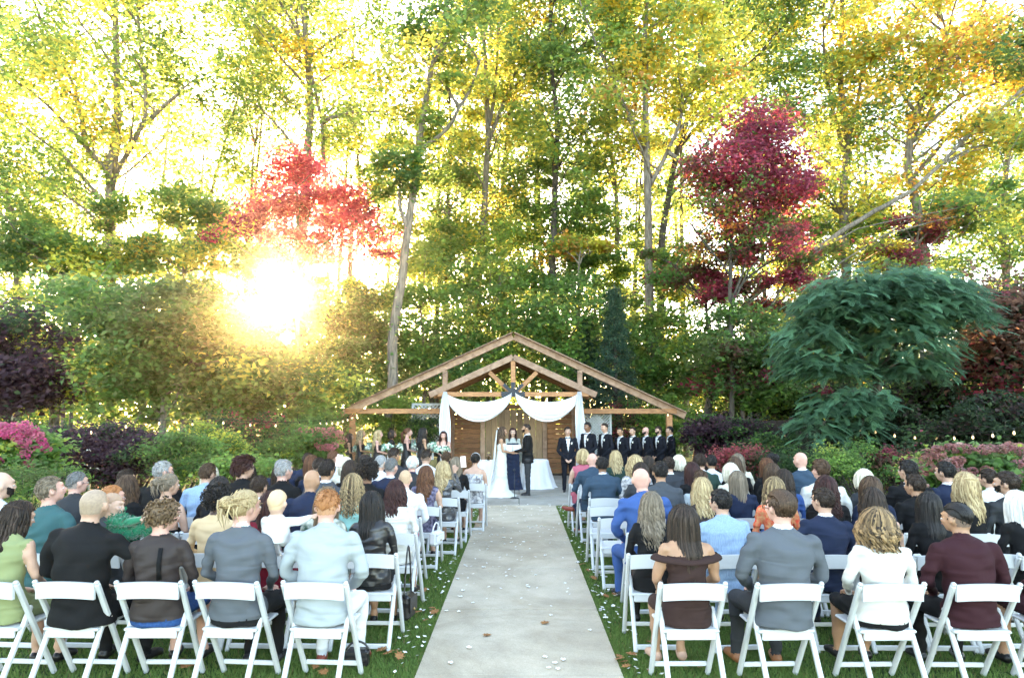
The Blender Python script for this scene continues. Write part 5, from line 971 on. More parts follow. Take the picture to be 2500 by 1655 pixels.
        for _ in range(80): ph = r.uniform(-2.2, 2.2); p = S(ph, r.uniform(.6, 1.6), .010); e = Vector((r.normal() * .006, -.118, .03)); lock([p, (p + e) / 2 + (p + e).normalized() * .014, e], [.008, .009, .006], r.uniform(0, 1))
        for _ in range(60): x, y = r.normal() * .018, r.normal() * .014; lock([(r.normal() * .006, -.118, .03), (x, -.165 + y, -.02), (x * 1.2, -.16 + y, -.14), (x * 1.1, -.14 + y, -.26 - r.uniform(0, .09))], [.006, .010, .010, .002], r.uniform(0, 1))
    elif style == 'baby': shell(.002, -.04, .02, .06)
    v = np.concatenate(V); f = np.concatenate(F); _hair[style] = fast_mesh('hair_' + style, v, f, None, True, np.concatenate(A)); _hair[style].materials.append(None); return _hair[style]

# ================================================================ outfits
SKIN = {}
for k, c in dict(pale=(.62, .40, .31), fair=(.55, .33, .24), tan=(.42, .23, .14), brown=(.24, .12, .07), dark=(.075, .035, .022), pink=(.64, .36, .29)).items():
    m = mat('skin_' + k, tuple(x * .84 for x in c), .5, .08, 14, .1, 220, spec=.4); m.node_tree.nodes['Principled BSDF'].inputs['Subsurface Weight'].default_value = .06; SKIN[k] = m
def fab(name, c, rough=.85, bump=.5, sheen=.0, c2=None, scale=30, stretch=(1, 1, 1), spec=.2):
    nm = 'fabric_' + name
    if nm in _mats: return _mats[nm]
    m = mat(nm, c, rough, 0 if c2 is None else .5, scale, 0, 9, stretch, col2=c2, spec=spec, sheen=sheen, detail=3); n, l = nodes(m); b = n['Principled BSDF']
    tc = n.new('ShaderNodeTexCoord'); mp = n.new('ShaderNodeMapping'); mp.inputs['Scale'].default_value = (1.8, 1.8, 10); mp.inputs['Rotation'].default_value = (0, .22, 0); l.new(tc.outputs['Object'], mp.inputs[0]); oi = n.new('ShaderNodeObjectInfo'); ad = n.new('ShaderNodeVectorMath'); ad.operation = 'ADD'; sc = n.new('ShaderNodeVectorMath'); sc.operation = 'SCALE'; sc.inputs['Scale'].default_value = 17
    l.new(oi.outputs['Random'], sc.inputs[0]); l.new(mp.outputs[0], ad.inputs[0]); l.new(sc.outputs[0], ad.inputs[1])
    t = n.new('ShaderNodeTexNoise'); t.noise_type = 'RIDGED_MULTIFRACTAL'; t.inputs['Scale'].default_value = 1.1; t.inputs['Detail'].default_value = 2; t.inputs['Distortion'].default_value = .7; l.new(ad.outputs[0], t.inputs[0])
    p = n.new('ShaderNodeBump'); p.inputs['Strength'].default_value = min(1, bump * .95); p.inputs['Distance'].default_value = .05; l.new(t.outputs[0], p.inputs['Height'])
    t2 = n.new('ShaderNodeTexNoise'); t2.inputs['Scale'].default_value = 420; l.new(tc.outputs['Object'], t2.inputs[0]); p2 = n.new('ShaderNodeBump'); p2.inputs['Strength'].default_value = .25; p2.inputs['Distance'].default_value = .002; l.new(t2.outputs[0], p2.inputs['Height']); l.new(p.outputs[0], p2.inputs['Normal']); l.new(p2.outputs[0], b.inputs['Normal']); return m
FB = dict(black=fab('black', (.007, .007, .008)), charcoal=fab('charcoal', (.03, .032, .036)), grey=fab('grey', (.09, .10, .115)), slate=fab('slate', (.055, .062, .072)), lgrey=fab('light_grey', (.31, .345, .365)), white=fab('white', (.60, .61, .63)), offwhite=fab('offwhite', (.58, .565, .53)),
          navy=fab('navy', (.013, .020, .045)), tnavy=fab('tux_navy', (.006, .007, .012)), dnavy=fab('steel_navy', (.03, .055, .085)), blue=fab('royal_blue', (.035, .085, .24)), lblue=fab('light_blue', (.28, .40, .56), c2=(.20, .29, .44), scale=22, stretch=(8, 8, .3)), teal=fab('teal', (.035, .10, .105)), mint=fab('mint', (.20, .40, .37)),
          sage=fab('sage', (.22, .25, .12)), green=fab('feather_green', (.0, .17, .085), bump=1, sheen=.5), beige=fab('beige', (.62, .44, .26)), burg=fab('burgundy', (.035, .010, .014)), wine=fab('wine_red', (.16, .008, .02)), brown=fab('espresso', (.035, .018, .016)), pink=fab('dusty_pink', (.40, .10, .14)), red=fab('red_floral', (.60, .05, .03), c2=(.55, .30, .14), scale=26),
          floral=fab('navy_floral', (.012, .014, .04), c2=(.20, .18, .26), scale=24), wfloral=fab('white_floral', (.66, .64, .64), c2=(.12, .12, .14), scale=22), plaid=fab('plaid', (.55, .55, .48), c2=(.03, .07, .05), scale=14), leather=fab('leather', (.012, .011, .012), .35, .5, spec=.6), sheer=fab('sheer_black', (.035, .026, .025), .6), lace=fab('blue_lace', (.012, .04, .12), c2=(.02, .07, .2), scale=60, bump=.8), sequin=fab('sequin', (.012, .012, .014), .3, .9, c2=(.10, .10, .11), scale=90, spec=.8), dgreen=fab('dark_green', (.02, .045, .035)), cream=fab('cream', (.6, .55, .45)), check=fab('grey_check', (.035, .038, .045)),
          ivory=fab('ivory_lace', (.58, .58, .54), .8, .5, c2=(.66, .66, .63), scale=40), silver=fab('silver_cape', (.34, .36, .33), .5), gown=fab('black_satin', (.014, .012, .013), .5, spec=.4))
SHOE = dict(black=mat('shoe_black', (.012, .011, .012), .3), tan=mat('shoe_tan', (.26, .10, .04), .4), rust=mat('shoe_rust', (.22, .04, .025), .4), nude=mat('shoe_nude', (.5, .3, .22), .5), white=mat('shoe_white', (.6, .58, .55), .6))
def suit(c, pants=None, shirt='white', shoe='black'): c = FB[c]; return {TO: c, YO: c, UA: c, FA: c, TH: FB[pants] if pants else c, CA: FB[pants] if pants else c, CO: FB[shirt], FR: FB['white'], SH: SHOE[shoe]}
def shirt(c, pants='black', shoe='black', collar=None): d = suit(c, pants, collar or c, shoe); return d
def dress(c, sleeves=False, yoke=True, legs=False, skirt=None, shoe='black'):
    m = FB[c]; d = {TO: m, TH: FB[skirt] if skirt else m, SH: SHOE[shoe]}
    if yoke: d[YO] = m
    if sleeves: d[UA] = m; d[FA] = m
    if legs: d[CA] = FB['black']
    return d
def halfsleeve(c, pants='black'): d = shirt(c, pants); del d[FA]; return d
LENS = mat('dark_lens', (.01, .01, .012), .15)
def dress_up(o, skin, fit, scalp):
    for i in range(11):
        s = o.material_slots[i]; s.link = 'OBJECT'; s.material = fit.get(i, SKIN[skin])
    o.material_slots[SC].material = scalp or SKIN[skin]
_gl = {}
def glasses_mesh(kind):
    if kind in _gl: return _gl[kind]
    m = MB(); z = -.008 if kind == 'g' else .098; y = .102 if kind == 'g' else .045
    for s in (-1, 1):
        pts = [(s * .033 + math.cos(a) * .024, y - (.006 if a is None else 0), z + math.sin(a) * .018) for a in np.linspace(0, 2 * math.pi, 11)]; m.tube(pts, .0022, 4, False)
        m.tube([(s * .058, y - .004, z + .004), (s * .078, y - .03, z + .004), (s * .082, y - .10 if kind == 'g' else y - .03, z + (0 if kind == 'g' else -.06))], .0022, 4)
        if kind != 'g': m.ball((s * .033, y, z), (.023, .004, .017), 8, 6)
    m.tube([(-.01, y, z + .004), (.01, y, z + .004)], .0022, 4); _gl[kind] = m.mesh('glasses'); _gl[kind].materials.append(LENS); return _gl[kind]
EYE_W = mat('eye_white', (.6, .58, .55), .3); EYE_D = mat('eye_iris', (.02, .012, .01), .2); LIP = mat('lip', (.38, .10, .09), .45)
_face = {}
def face_parts(o, hc, rot, k=1.0, brow='dark', lips=True, beard=None, hair=None):
    if 'e' not in _face:
        _face['e'] = MB().ball((0, 0, 0), (.0115, .008, .006), 10, 6).mesh('eye'); _face['e'].materials.append(EYE_W); p = MB().ball((0, .0052, 0), (.0048, .004, .0052), 8, 6).mesh('iris'); p.materials.append(EYE_D); _face['p'] = p
        l_ = MB().tube([(-.022, -.004, .001), (-.01, .002, -.001), (0, .003, -.002), (.01, .002, -.001), (.022, -.004, .001)], [.001, .0045, .0055, .0045, .001], 6, flat=.7).mesh('lips'); l_.materials.append(LIP); _face['l'] = l_
        b_ = MB().tube([(-.017, 0, -.002), (-.004, .003, .002), (.010, .002, .003), (.017, -.003, .0)], [.0015, .0032, .0032, .001], 5).mesh('eyebrow'); b_.materials.append(None); _face['b'] = b_
    M = rot.to_matrix().to_4x4()
    def put(name, me, x, y, z, par=o):
        q = link(name, me, par); q.matrix_local = Matrix.Translation(hc) @ M @ Matrix.Translation((x * k, y * k, z * k)) @ Matrix.Scale(k, 4); return q
    for s in (-1, 1):
        e = put('eye', _face['e'], s * .033, .0885, -.006); i = link('iris', _face['p'], e)
        b = put('eyebrow', _face['b'], s * .034, .098, .018); b.material_slots[0].link = 'OBJECT'; b.material_slots[0].material = hair or hair_mat('dark', *HC['dark'])
    put('lips', _face['l'], 0, .1025, -.051)
    if beard:
        key = 'beard_' + beard
        if key not in _face:
            m = MB(); r = random.Random(4)
            if beard == 'full':
                for i in range(300):
                    a = r.uniform(-1.5, 1.5); zz = r.uniform(-.098, -.045) + abs(a) * .018; rad = .062 if zz < -.05 else .068
                    y = .035 + math.cos(a) * .060 * (1 if zz > -.08 else .75); x = math.sin(a) * rad * (1 if zz > -.08 else .75)
                    if abs(x) < .02 and -.062 < zz < -.04: continue
                    m.ball((x, y, zz), (.0065, .006, .008), 5, 4)
            for i in range(26): x = r.uniform(-.024, .024); m.ball((x, .1005 - abs(x) * .25, -.036 - abs(x) * .15 + r.uniform(-.003, .003)), (.006, .005, .004), 5, 4)
            _face[key] = m.mesh('beard'); _face[key].materials.append(None)
        q = put('beard', _face[key], 0, 0, 0); q.material_slots[0].link = 'OBJECT'; q.material_slots[0].material = hair or hair_mat('dark', *HC['dark'])
_cl = {}
def jacket_collar(o, material, standing_=False):
    k = 's' if standing_ else 'n'
    if k not in _cl:
        v = []; n = 22; z0 = 1.425 if standing_ else 1.075; cy_ = -.005 if standing_ else -.05
        for i in range(n + 1):
            a = -math.pi * 1.28 + math.pi * 1.56 * i / n; e = abs(i / n - .5) * 2; up = .052 * (1 - .55 * e ** 3); fr = -.03 * e ** 2
            for (r_, z) in ((.094, -.030), (.090, 0.0), (.079, up), (.074, up + .002), (.073, 0)): v.append((math.cos(a) * r_ * 1.06, cy_ + math.sin(a) * r_ * .98, z0 + z + fr))
        f = [(i * 5 + j, (i + 1) * 5 + j, (i + 1) * 5 + j + 1, i * 5 + j + 1) for i in range(n) for j in range(4)]; _cl[k] = fast_mesh('jacket_collar', v, f, smooth=True); _cl[k].materials.append(None)
    q = link('jacket_collar', _cl[k], o); q.material_slots[0].link = 'OBJECT'; q.material_slots[0].material = material
def add_hair(o, hc, rot, style, col, k=1.0):
    if style in ('bald', 'buzz', None): return
    h = link('hair', hair_mesh(style), o); h.matrix_local = Matrix.Translation(hc) @ rot.to_matrix().to_4x4() @ Matrix.Scale(k, 4); h.material_slots[0].link = 'OBJECT'; h.material_slots[0].material = hair_mat(col, *HC[col]); return h
# ================================================================ seated guests (survey of the photo: head x, head top y, row)
RY = [4.90, 5.86, 6.86, 7.83, 8.75, 9.62, 10.56, 11.5]
L_ = [  # left of the aisle
 (75, 1214, 0, 'f', -35, 'halfup', 'dark', 'fair', dress('sage'), 'woman in a sleeveless sage green dress with dark tied back hair', dict(X=-3.72, pitch=-.30)),
 (165, 1190, 0, 'm', 0, 'buzz', 'ash', 'fair', shirt('black'), 'broad man in a black shirt with a blond buzz cut', dict(X=-3.16, arms='around', w=1.22)),
 (385, 1216, 0, 'f', -30, 'pixie', 'lbrown', 'pink', {**dress('sheer', True), TH: FB['lace'], TO: FB['sheer']}, 'woman with short tousled brown hair in a sheer black top and blue lace skirt', dict(X=-2.59, w=1.22, lace=1)),
 (593, 1191, 0, 'f', -35, 'bun', 'blond', 'pink', suit('grey', 'black'), 'woman in a dark grey blazer with a loose blonde bun', dict(X=-2.03, w=1.15)),
 (797, 1190, 0, 'm', 0, 'flat', 'ginger', 'pink', suit('lgrey', 'white', 'lgrey', 'rust'), 'man in a pale grey suit with a ginger flat top', dict(X=-1.41, w=1.08)),
 (8, 1151, 1, 'm', -35, 'bald', 'dark', 'pale', shirt('white'), 'bald bearded man in a white shirt at the far left edge', dict(beard='full')),
 (130, 1160, 1, 'm', -40, 'short', 'ash', 'pink', suit('teal', shirt='teal'), 'man in a teal jacket with greying brown hair tilting his head back', dict(pitch=.25)),
 (281, 1179, 1, 'm', -40, 'crop', 'ginger', 'pink', suit('charcoal'), 'red bearded man with glasses beside the baby in green', dict(beard='full', gl='g')),
 (528, 1182, 1, 'f', -35, 'afro', 'black', 'dark', {**dress('beige', True), UA: FB['beige']}, 'dark skinned woman with black curls in a beige satin top', {}),
 (732, 1202, 1, 'f', 0, 'long', 'mahog', 'fair', dress('wine', True), 'woman in a wine red top with long dark reddish hair', {}),
 (838, 1184, 1, 'f', -5, 'long', 'lbrown', 'fair', dress('plaid', True), 'woman with long light brown hair in a green and cream plaid top', {}),
 (946, 1197, 1, 'f', -25, 'xlong', 'black', 'tan', {**dress('leather', True), TH: FB['black']}, 'woman in a black leather jacket with very long black hair by the aisle', dict(X=-1.25)),
 (235, 1146, 2, 'm', -35, 'crop', 'dgrey', 'pink', suit('charcoal', shirt='charcoal'), 'man with glasses and cropped greying hair in a dark jacket at left', dict(gl='g')),
 (327, 1157, 2, 'f', -15, 'wavy', 'brown', 'fair', dress('black', True), 'woman in black with wavy mid brown hair behind the reaching baby', {}),
 (430, 1151, 2, 'f', -25, 'bun', 'ash', 'fair', {TO: SKIN['fair'], TH: FB['black'], CO: FB['black']}, 'bare backed woman in a black halter dress with an ash blonde bun', dict(halter=1)),
 (571, 1160, 2, 'f', -10, 'bob', 'black', 'tan', dress('black', True), 'woman with a black bob half hidden behind the blonde bun', {}),
 (700, 1172, 2, 'm', 0, 'short', 'dark', 'fair', suit('charcoal'), 'dark haired man in charcoal hidden between the baby and the wine red top', dict(k=.92)),
 (786, 1146, 2, 'm', -15, 'bald', 'dark', 'tan', suit('navy', shirt='navy'), 'bald tan man in a navy jacket behind the ginger flat top', {}),
 (909, 1153, 2, 'f', 5, 'curly', 'bronde', 'fair', dress('mint'), 'woman in a mint top with long curly blonde streaked hair', {}),
 (972, 1175, 2, 'f', -25, 'wavy', 'mahog', 'fair', dress('offwhite', True), 'woman in a white blouse with dark red hair near the aisle', dict(X=-1.22)),
 (345, 1143, 3, 'm', -30, 'short', 'dark', 'fair', suit('navy'), 'man in navy with dark hair behind the wavy haired woman', {}),
 (478, 1122, 3, 'm', -45, 'short', 'grey', 'pink', suit('black', shirt='black'), 'grey haired man with glasses in black looking right', dict(gl='g')),
 (547, 1127, 3, 'm', -25, 'short', 'brown', 'fair', suit('lblue', shirt='lblue'), 'brown haired man in a pale blue jacket', {}),
 (672, 1114, 3, 'm', -35, 'mop', 'mahog', 'fair', suit('black', shirt='black'), 'man in a black suit with a big mop of dark brown hair and glasses', dict(gl='g', w=1.1)),
 (756, 1119, 3, 'm', -25, 'short', 'grey', 'pink', suit('black', shirt='black'), 'silver haired man in black left of the bald tan man', {}),
 (882, 1117, 3, 'm', -20, 'short', 'black', 'tan', suit('slate', shirt='white'), 'man in a slate suit with thick black hair', {}),
 (933, 1122, 3, 'f', 0, 'afro', 'black', 'brown', dress('black', True), 'woman in black with a mass of dark curls', {}),
 (994, 1145, 3, 'm', -5, 'buzz', 'strawb', 'pink', shirt('white', 'pink', 'tan'), 'man in a white shirt and dusty pink trousers with a strawberry blond buzz cut', dict(X=-1.32, legs='cross')),
 (521, 1131, 4, 'f', -10, 'long', 'pale', 'fair', dress('teal', True), 'woman with long silvery blonde hair left of the pale blue jacket', {}),
 (630, 1128, 4, 'f', -10, 'bob', 'dark', 'fair', dress('black', True), 'woman with a dark bob left of the mop haired man', {}),
 (812, 1130, 4, 'f', -10, 'long', 'dark', 'fair', dress('black', True), 'woman in black with straight dark hair near the raised phone', {}),
 (860, 1113, 4, 'm', -10, 'flat', 'dark', 'fair', suit('navy'), 'man in a navy suit with an undercut holding up a phone', dict(arms='phone2')),
 (1000, 1114, 4, 'm', -20, 'crop', 'dgrey', 'pink', suit('navy', shirt='white'), 'man with thinning grey hair in navy behind the strawberry blond man', {}),
 (950, 1120, 4, 'f', 0, 'wavy', 'dark', 'tan', dress('black', True), 'woman with dark wavy hair in black in the middle of the left block', {}),
 (1064, 1139, 4, 'f', -5, 'xwavy', 'auburn', 'fair', dress('floral', False), 'woman in a navy floral dress with long wavy auburn hair by the aisle', dict(X=-1.22)),
 (705, 1122, 5, 'm', -45, 'crop', 'grey', 'pink', suit('navy'), 'older man with short grey hair facing right behind the mop haired man', {}),
 (782, 1108, 5, 'f', 0, 'long', 'auburn', 'fair', dress('black', True), 'woman with straight auburn hair far back on the left', {}),
 (912, 1113, 5, 'f', 0, 'bob', 'pale', 'fair', dress('cream', True), 'woman with a pale blonde bob in front of the dark curls', {}),
 (994, 1107, 5, 'm', -20, 'crop', 'grey', 'fair', shirt('white'), 'man with a grey crop and white collar left of the white haired man', {}),
 (1053, 1110, 5, 'm', -5, 'short', 'white', 'pink', suit('charcoal', shirt='navy'), 'white haired man in a charcoal jacket with a navy collar', {}),
 (1113, 1125, 5, 'f', -12, 'xwavy', 'blond', 'fair', dress('sequin', True), 'woman in a black sequin top with long blonde hair filming with a phone', dict(X=-1.05, arms='phone')),
 (811, 1103, 6, 'm', 0, 'short', 'dark', 'fair', suit('navy'), 'man in a dark suit far back left of the raised phone', {}),
 (844, 1096, 6, 'm', -35, 'crop', 'auburn', 'pink', shirt('white'), 'boy with cropped reddish hair and a white collar', {}),
 (950, 1106, 6, 'f', 0, 'bob', 'dark', 'fair', dress('black', True), 'woman with a short dark bob in the third row on the left', {}),
 (1012, 1089, 6, 'm', -25, 'flat', 'dark', 'tan', suit('charcoal'), 'man with short black hair and a pale nape in a charcoal suit', {}),
 (1075, 1094, 6, 'm', -15, 'flat', 'dark', 'fair', shirt('white'), 'man in a white shirt with dark hair near the front on the left', {}),
 (1144, 1122, 6, 'f', 5, 'xlong', 'ash', 'fair', dress('black', True), 'woman with long straight ash brown hair near the front of the aisle', dict(X=-.98)),
 (1106, 1104, 7, 'm', 0, 'short', 'brown', 'fair', suit('charcoal'), 'brown haired man in charcoal in the front left row', {}),
 (1156, 1104, 7, 'f', -5, 'updo', 'black', 'fair', {TO: FB['wfloral'], TH: FB['wfloral']}, 'woman in an open backed floral dress with a black updo and pearl band', dict(band=1)),
]
R_ = [
 (1676, 1226, 0, 'f', 12, 'xlong', 'dark', 'tan', {TO: FB['brown'], TH: FB['brown'], UA: SKIN['tan'], SH: SHOE['nude']}, 'woman in an off shoulder espresso dress with long dark hair', dict(X=1.20, w=1.12, offsh='brown')),
 (1885, 1191, 0, 'm', 22, 'swept', 'brown', 'pink', suit('grey', 'charcoal', 'white', 'tan'), 'man in a mid grey suit with glasses and swept back brown hair', dict(X=1.86, gl='g', w=1.12)),
 (2147, 1240, 0, 'f', 0, 'wavybob', 'hilite', 'tan', {**dress('offwhite', True), TH: FB['black'], CO: FB['offwhite']}, 'woman in a fluffy white jacket with wavy highlighted hair', dict(X=2.57, w=1.25)),
 (2350, 1233, 0, 'm', 35, 'slick', 'black', 'tan', suit('burg', 'black', 'burg'), 'man in a burgundy suit with slick black hair', dict(X=3.23, w=1.15)),
 (2560, 1215, 0, 'f', 20, 'long', 'dark', 'tan', dress('burg', True), 'person in dark clothes cut off by the right edge', dict(X=3.88, w=1.1)),
 (1605, 1200, 1, 'f', 0, 'xwavy', 'ash', 'fair', {**dress('black', True), CA: FB['black']}, 'woman in a long black coat with wavy ash blonde hair by the aisle', dict(X=1.14)),
 (1760, 1193, 1, 'm', 25, 'short', 'black', 'fair', suit('lblue', shirt='lblue'), 'man in a light blue checked jacket with thick black hair', dict(w=1.08)),
 (1998, 1187, 1, 'm', 22, 'short', 'dark', 'fair', suit('navy'), 'man in a navy suit with neat dark brown hair and a white collar', dict(w=1.06)),
 (2082, 1186, 1, 'f', 0, 'wavy', 'dark', 'fair', {TO: SKIN['fair'], TH: FB['black']}, 'bare shouldered woman with brown shoulder length hair', dict(strap=1)),
 (2172, 1200, 1, 'f', 0, 'xlong', 'black', 'tan', dress('black', True), 'woman with long straight near black hair behind the white jacket', {}),
 (2494, 1193, 1, 'f', 15, 'long', 'white', 'fair', dress('black', True), 'woman in black with long platinum white hair at the right edge', {}),
 (1578, 1141, 2, 'm', 0, 'bald', 'dark', 'pink', suit('blue', shirt='blue'), 'bald man in a bright blue suit near the right aisle', dict(w=1.12, X=1.28)),
 (1719, 1161, 2, 'f', -5, 'wavy', 'blond', 'fair', dress('sheer', True), 'blonde woman in sheer black with sunglasses on her head', dict(gl='s')),
 (1893, 1160, 2, 'f', 5, 'xwavy', 'bronde', 'fair', dress('red', True), 'woman in a red floral dress with long wavy blonde streaked hair', {}),
 (1954, 1156, 2, 'f', 5, 'curly', 'mahog', 'fair', dress('black', True), 'woman with long dark reddish curls beside the red floral dress', {}),
 (2085, 1157, 2, 'f', 5, 'long', 'brown', 'fair', dress('navy', True), 'woman in navy with straight mid brown hair', {}),
 (2157, 1154, 2, 'm', 28, 'short', 'dark', 'tan', suit('black', shirt='black'), 'man in black with sunglasses pushed up on short dark hair', dict(gl='s')),
 (2219, 1147, 2, 'f', 22, 'halfup', 'blond', 'fair', dress('black', True), 'woman in black with long half up blonde waves', {}),
 (2328, 1146, 2, 'm', 45, 'short', 'dark', 'fair', suit('charcoal'), 'bearded man in a charcoal suit looking left near the hydrangeas', dict(w=1.12, beard='full')),
 (1611, 1122, 3, 'm', 0, 'short', 'black', 'tan', suit('slate', shirt='slate'), 'man in a slate suit with black hair behind the bald man in blue', {}),
 (1671, 1157, 3, 'm', 20, 'flat', 'brown', 'pink', suit('lgrey', shirt='lgrey'), 'man in a pale grey jacket with spiky brown hair', {}),
 (1737, 1146, 3, 'f', 0, 'long', 'ash', 'fair', dress('navy', True), 'woman with straight ash hair and a thin headband', dict(band=1)),
 (1790, 1142, 3, 'f', 5, 'xwavy', 'dark', 'fair', dress('blue', True), 'woman in deep blue with long wavy dark hair', {}),
 (1852, 1117, 3, 'm', 18, 'short', 'brown', 'pink', suit('offwhite', 'navy'), 'tall man in an off white jacket with short brown hair', {}),
 (1966, 1142, 3, 'f', 0, 'bob', 'pale', 'fair', dress('charcoal', True), 'woman with a pale blonde bob behind the dark curls', {}),
 (1995, 1119, 3, 'm', 22, 'short', 'black', 'fair', suit('black'), 'man in a black suit with short black hair by the shrubs', dict(dx=.1)),
 (2092, 1123, 3, 'm', 22, 'short', 'black', 'fair', suit('navy'), 'man in a navy jacket with cropped black hair in front of the clipped bush', {}),
 (2178, 1141, 3, 'm', 15, 'short', 'dark', 'fair', shirt('white'), 'man in a white shirt partly hidden by the man with sunglasses', {}),
 (1698, 1125, 4, 'f', 0, 'long', 'mahog', 'fair', dress('black', True), 'woman with smooth dark red brown hair in the middle right', {}),
 (1734, 1127, 4, 'f', 0, 'bob', 'pale', 'pale', dress('cream', True), 'woman with a very pale smooth bob behind the headband', {}),
 (1877, 1127, 4, 'f', 0, 'long', 'brown', 'fair', dress('black', True), 'woman with straight brown hair right of the off white jacket', {}),
 (1560, 1125, 4, 'f', 0, 'bob', 'dark', 'tan', dress('charcoal', True), 'woman with a dark bob left of the slate suit', {}),
 (1456, 1113, 5, 'm', 0, 'short', 'black', 'brown', suit('dnavy', 'charcoal'), 'dark haired man in a steel navy suit with a white collar on the aisle', dict(X=1.20, w=1.12)),
 (1520, 1108, 5, 'f', 5, 'wavybob', 'blond', 'fair', dress('wfloral', True), 'blonde woman in a white patterned top next to the steel navy suit', {}),
 (1552, 1112, 5, 'm', 5, 'short', 'dark', 'fair', suit('check', shirt='white'), 'man in a dark checked suit with a white collar', {}),
 (1647, 1104, 5, 'm', 8, 'short', 'dark', 'fair', suit('dgreen'), 'man in a dark green suit with a high white collar', {}),
 (1748, 1112, 5, 'f', 0, 'wavy', 'brown', 'fair', dress('black', True), 'woman with wavy brown hair behind the blue dress', {}),
 (1821, 1115, 5, 'f', 0, 'long', 'auburn', 'fair', dress('black', True), 'woman in black with auburn hair left of the off white jacket', {}),
 (1895, 1103, 5, 'm', 28, 'bald', 'dark', 'pink', suit('dnavy'), 'bald pink headed man in a navy suit at the back right', {}),
 (1429, 1105, 6, 'm', 0, 'bald', 'grey', 'pink', suit('dnavy', 'navy', 'dnavy', 'rust'), 'balding man in a blue grey suit with one leg crossed on the front aisle seat', dict(X=1.12, legs='cross', w=1.1)),
 (1582, 1110, 6, 'f', 10, 'bob', 'dark', 'fair', dress('black', True), 'woman with a dark bob turning left behind the groomsmen line', {}),
 (1613, 1108, 6, 'f', 0, 'bob', 'pale', 'fair', dress('charcoal', True), 'woman with a cream blonde bob in front of the groomsmen', {}),
 (1675, 1108, 6, 'm', 12, 'short', 'black', 'tan', shirt('white'), 'man with black hair and a white shirt right of the dark green suit', {}),
 (1716, 1104, 6, 'f', 0, 'long', 'ash', 'fair', dress('cream', True), 'woman with straight pinkish ash hair near the front right', {}),
 (1777, 1103, 6, 'f', 10, 'updo', 'black', 'fair', dress('blue'), 'woman in blue with a small black bun near the front right', {}),
 (1416, 1093, 7, 'f', 0, 'bob', 'blond', 'fair', dress('pink'), 'woman with a short blonde bob in dusty pink in the front right row', dict(X=1.06)),
 (1508, 1098, 7, 'f', 0, 'wavy', 'blond', 'fair', dress('dgreen', True), 'woman in dark green with wavy blonde hair in the front right row', {}),
]
def sub(n): return .455 * (1 - n)
rel = {}
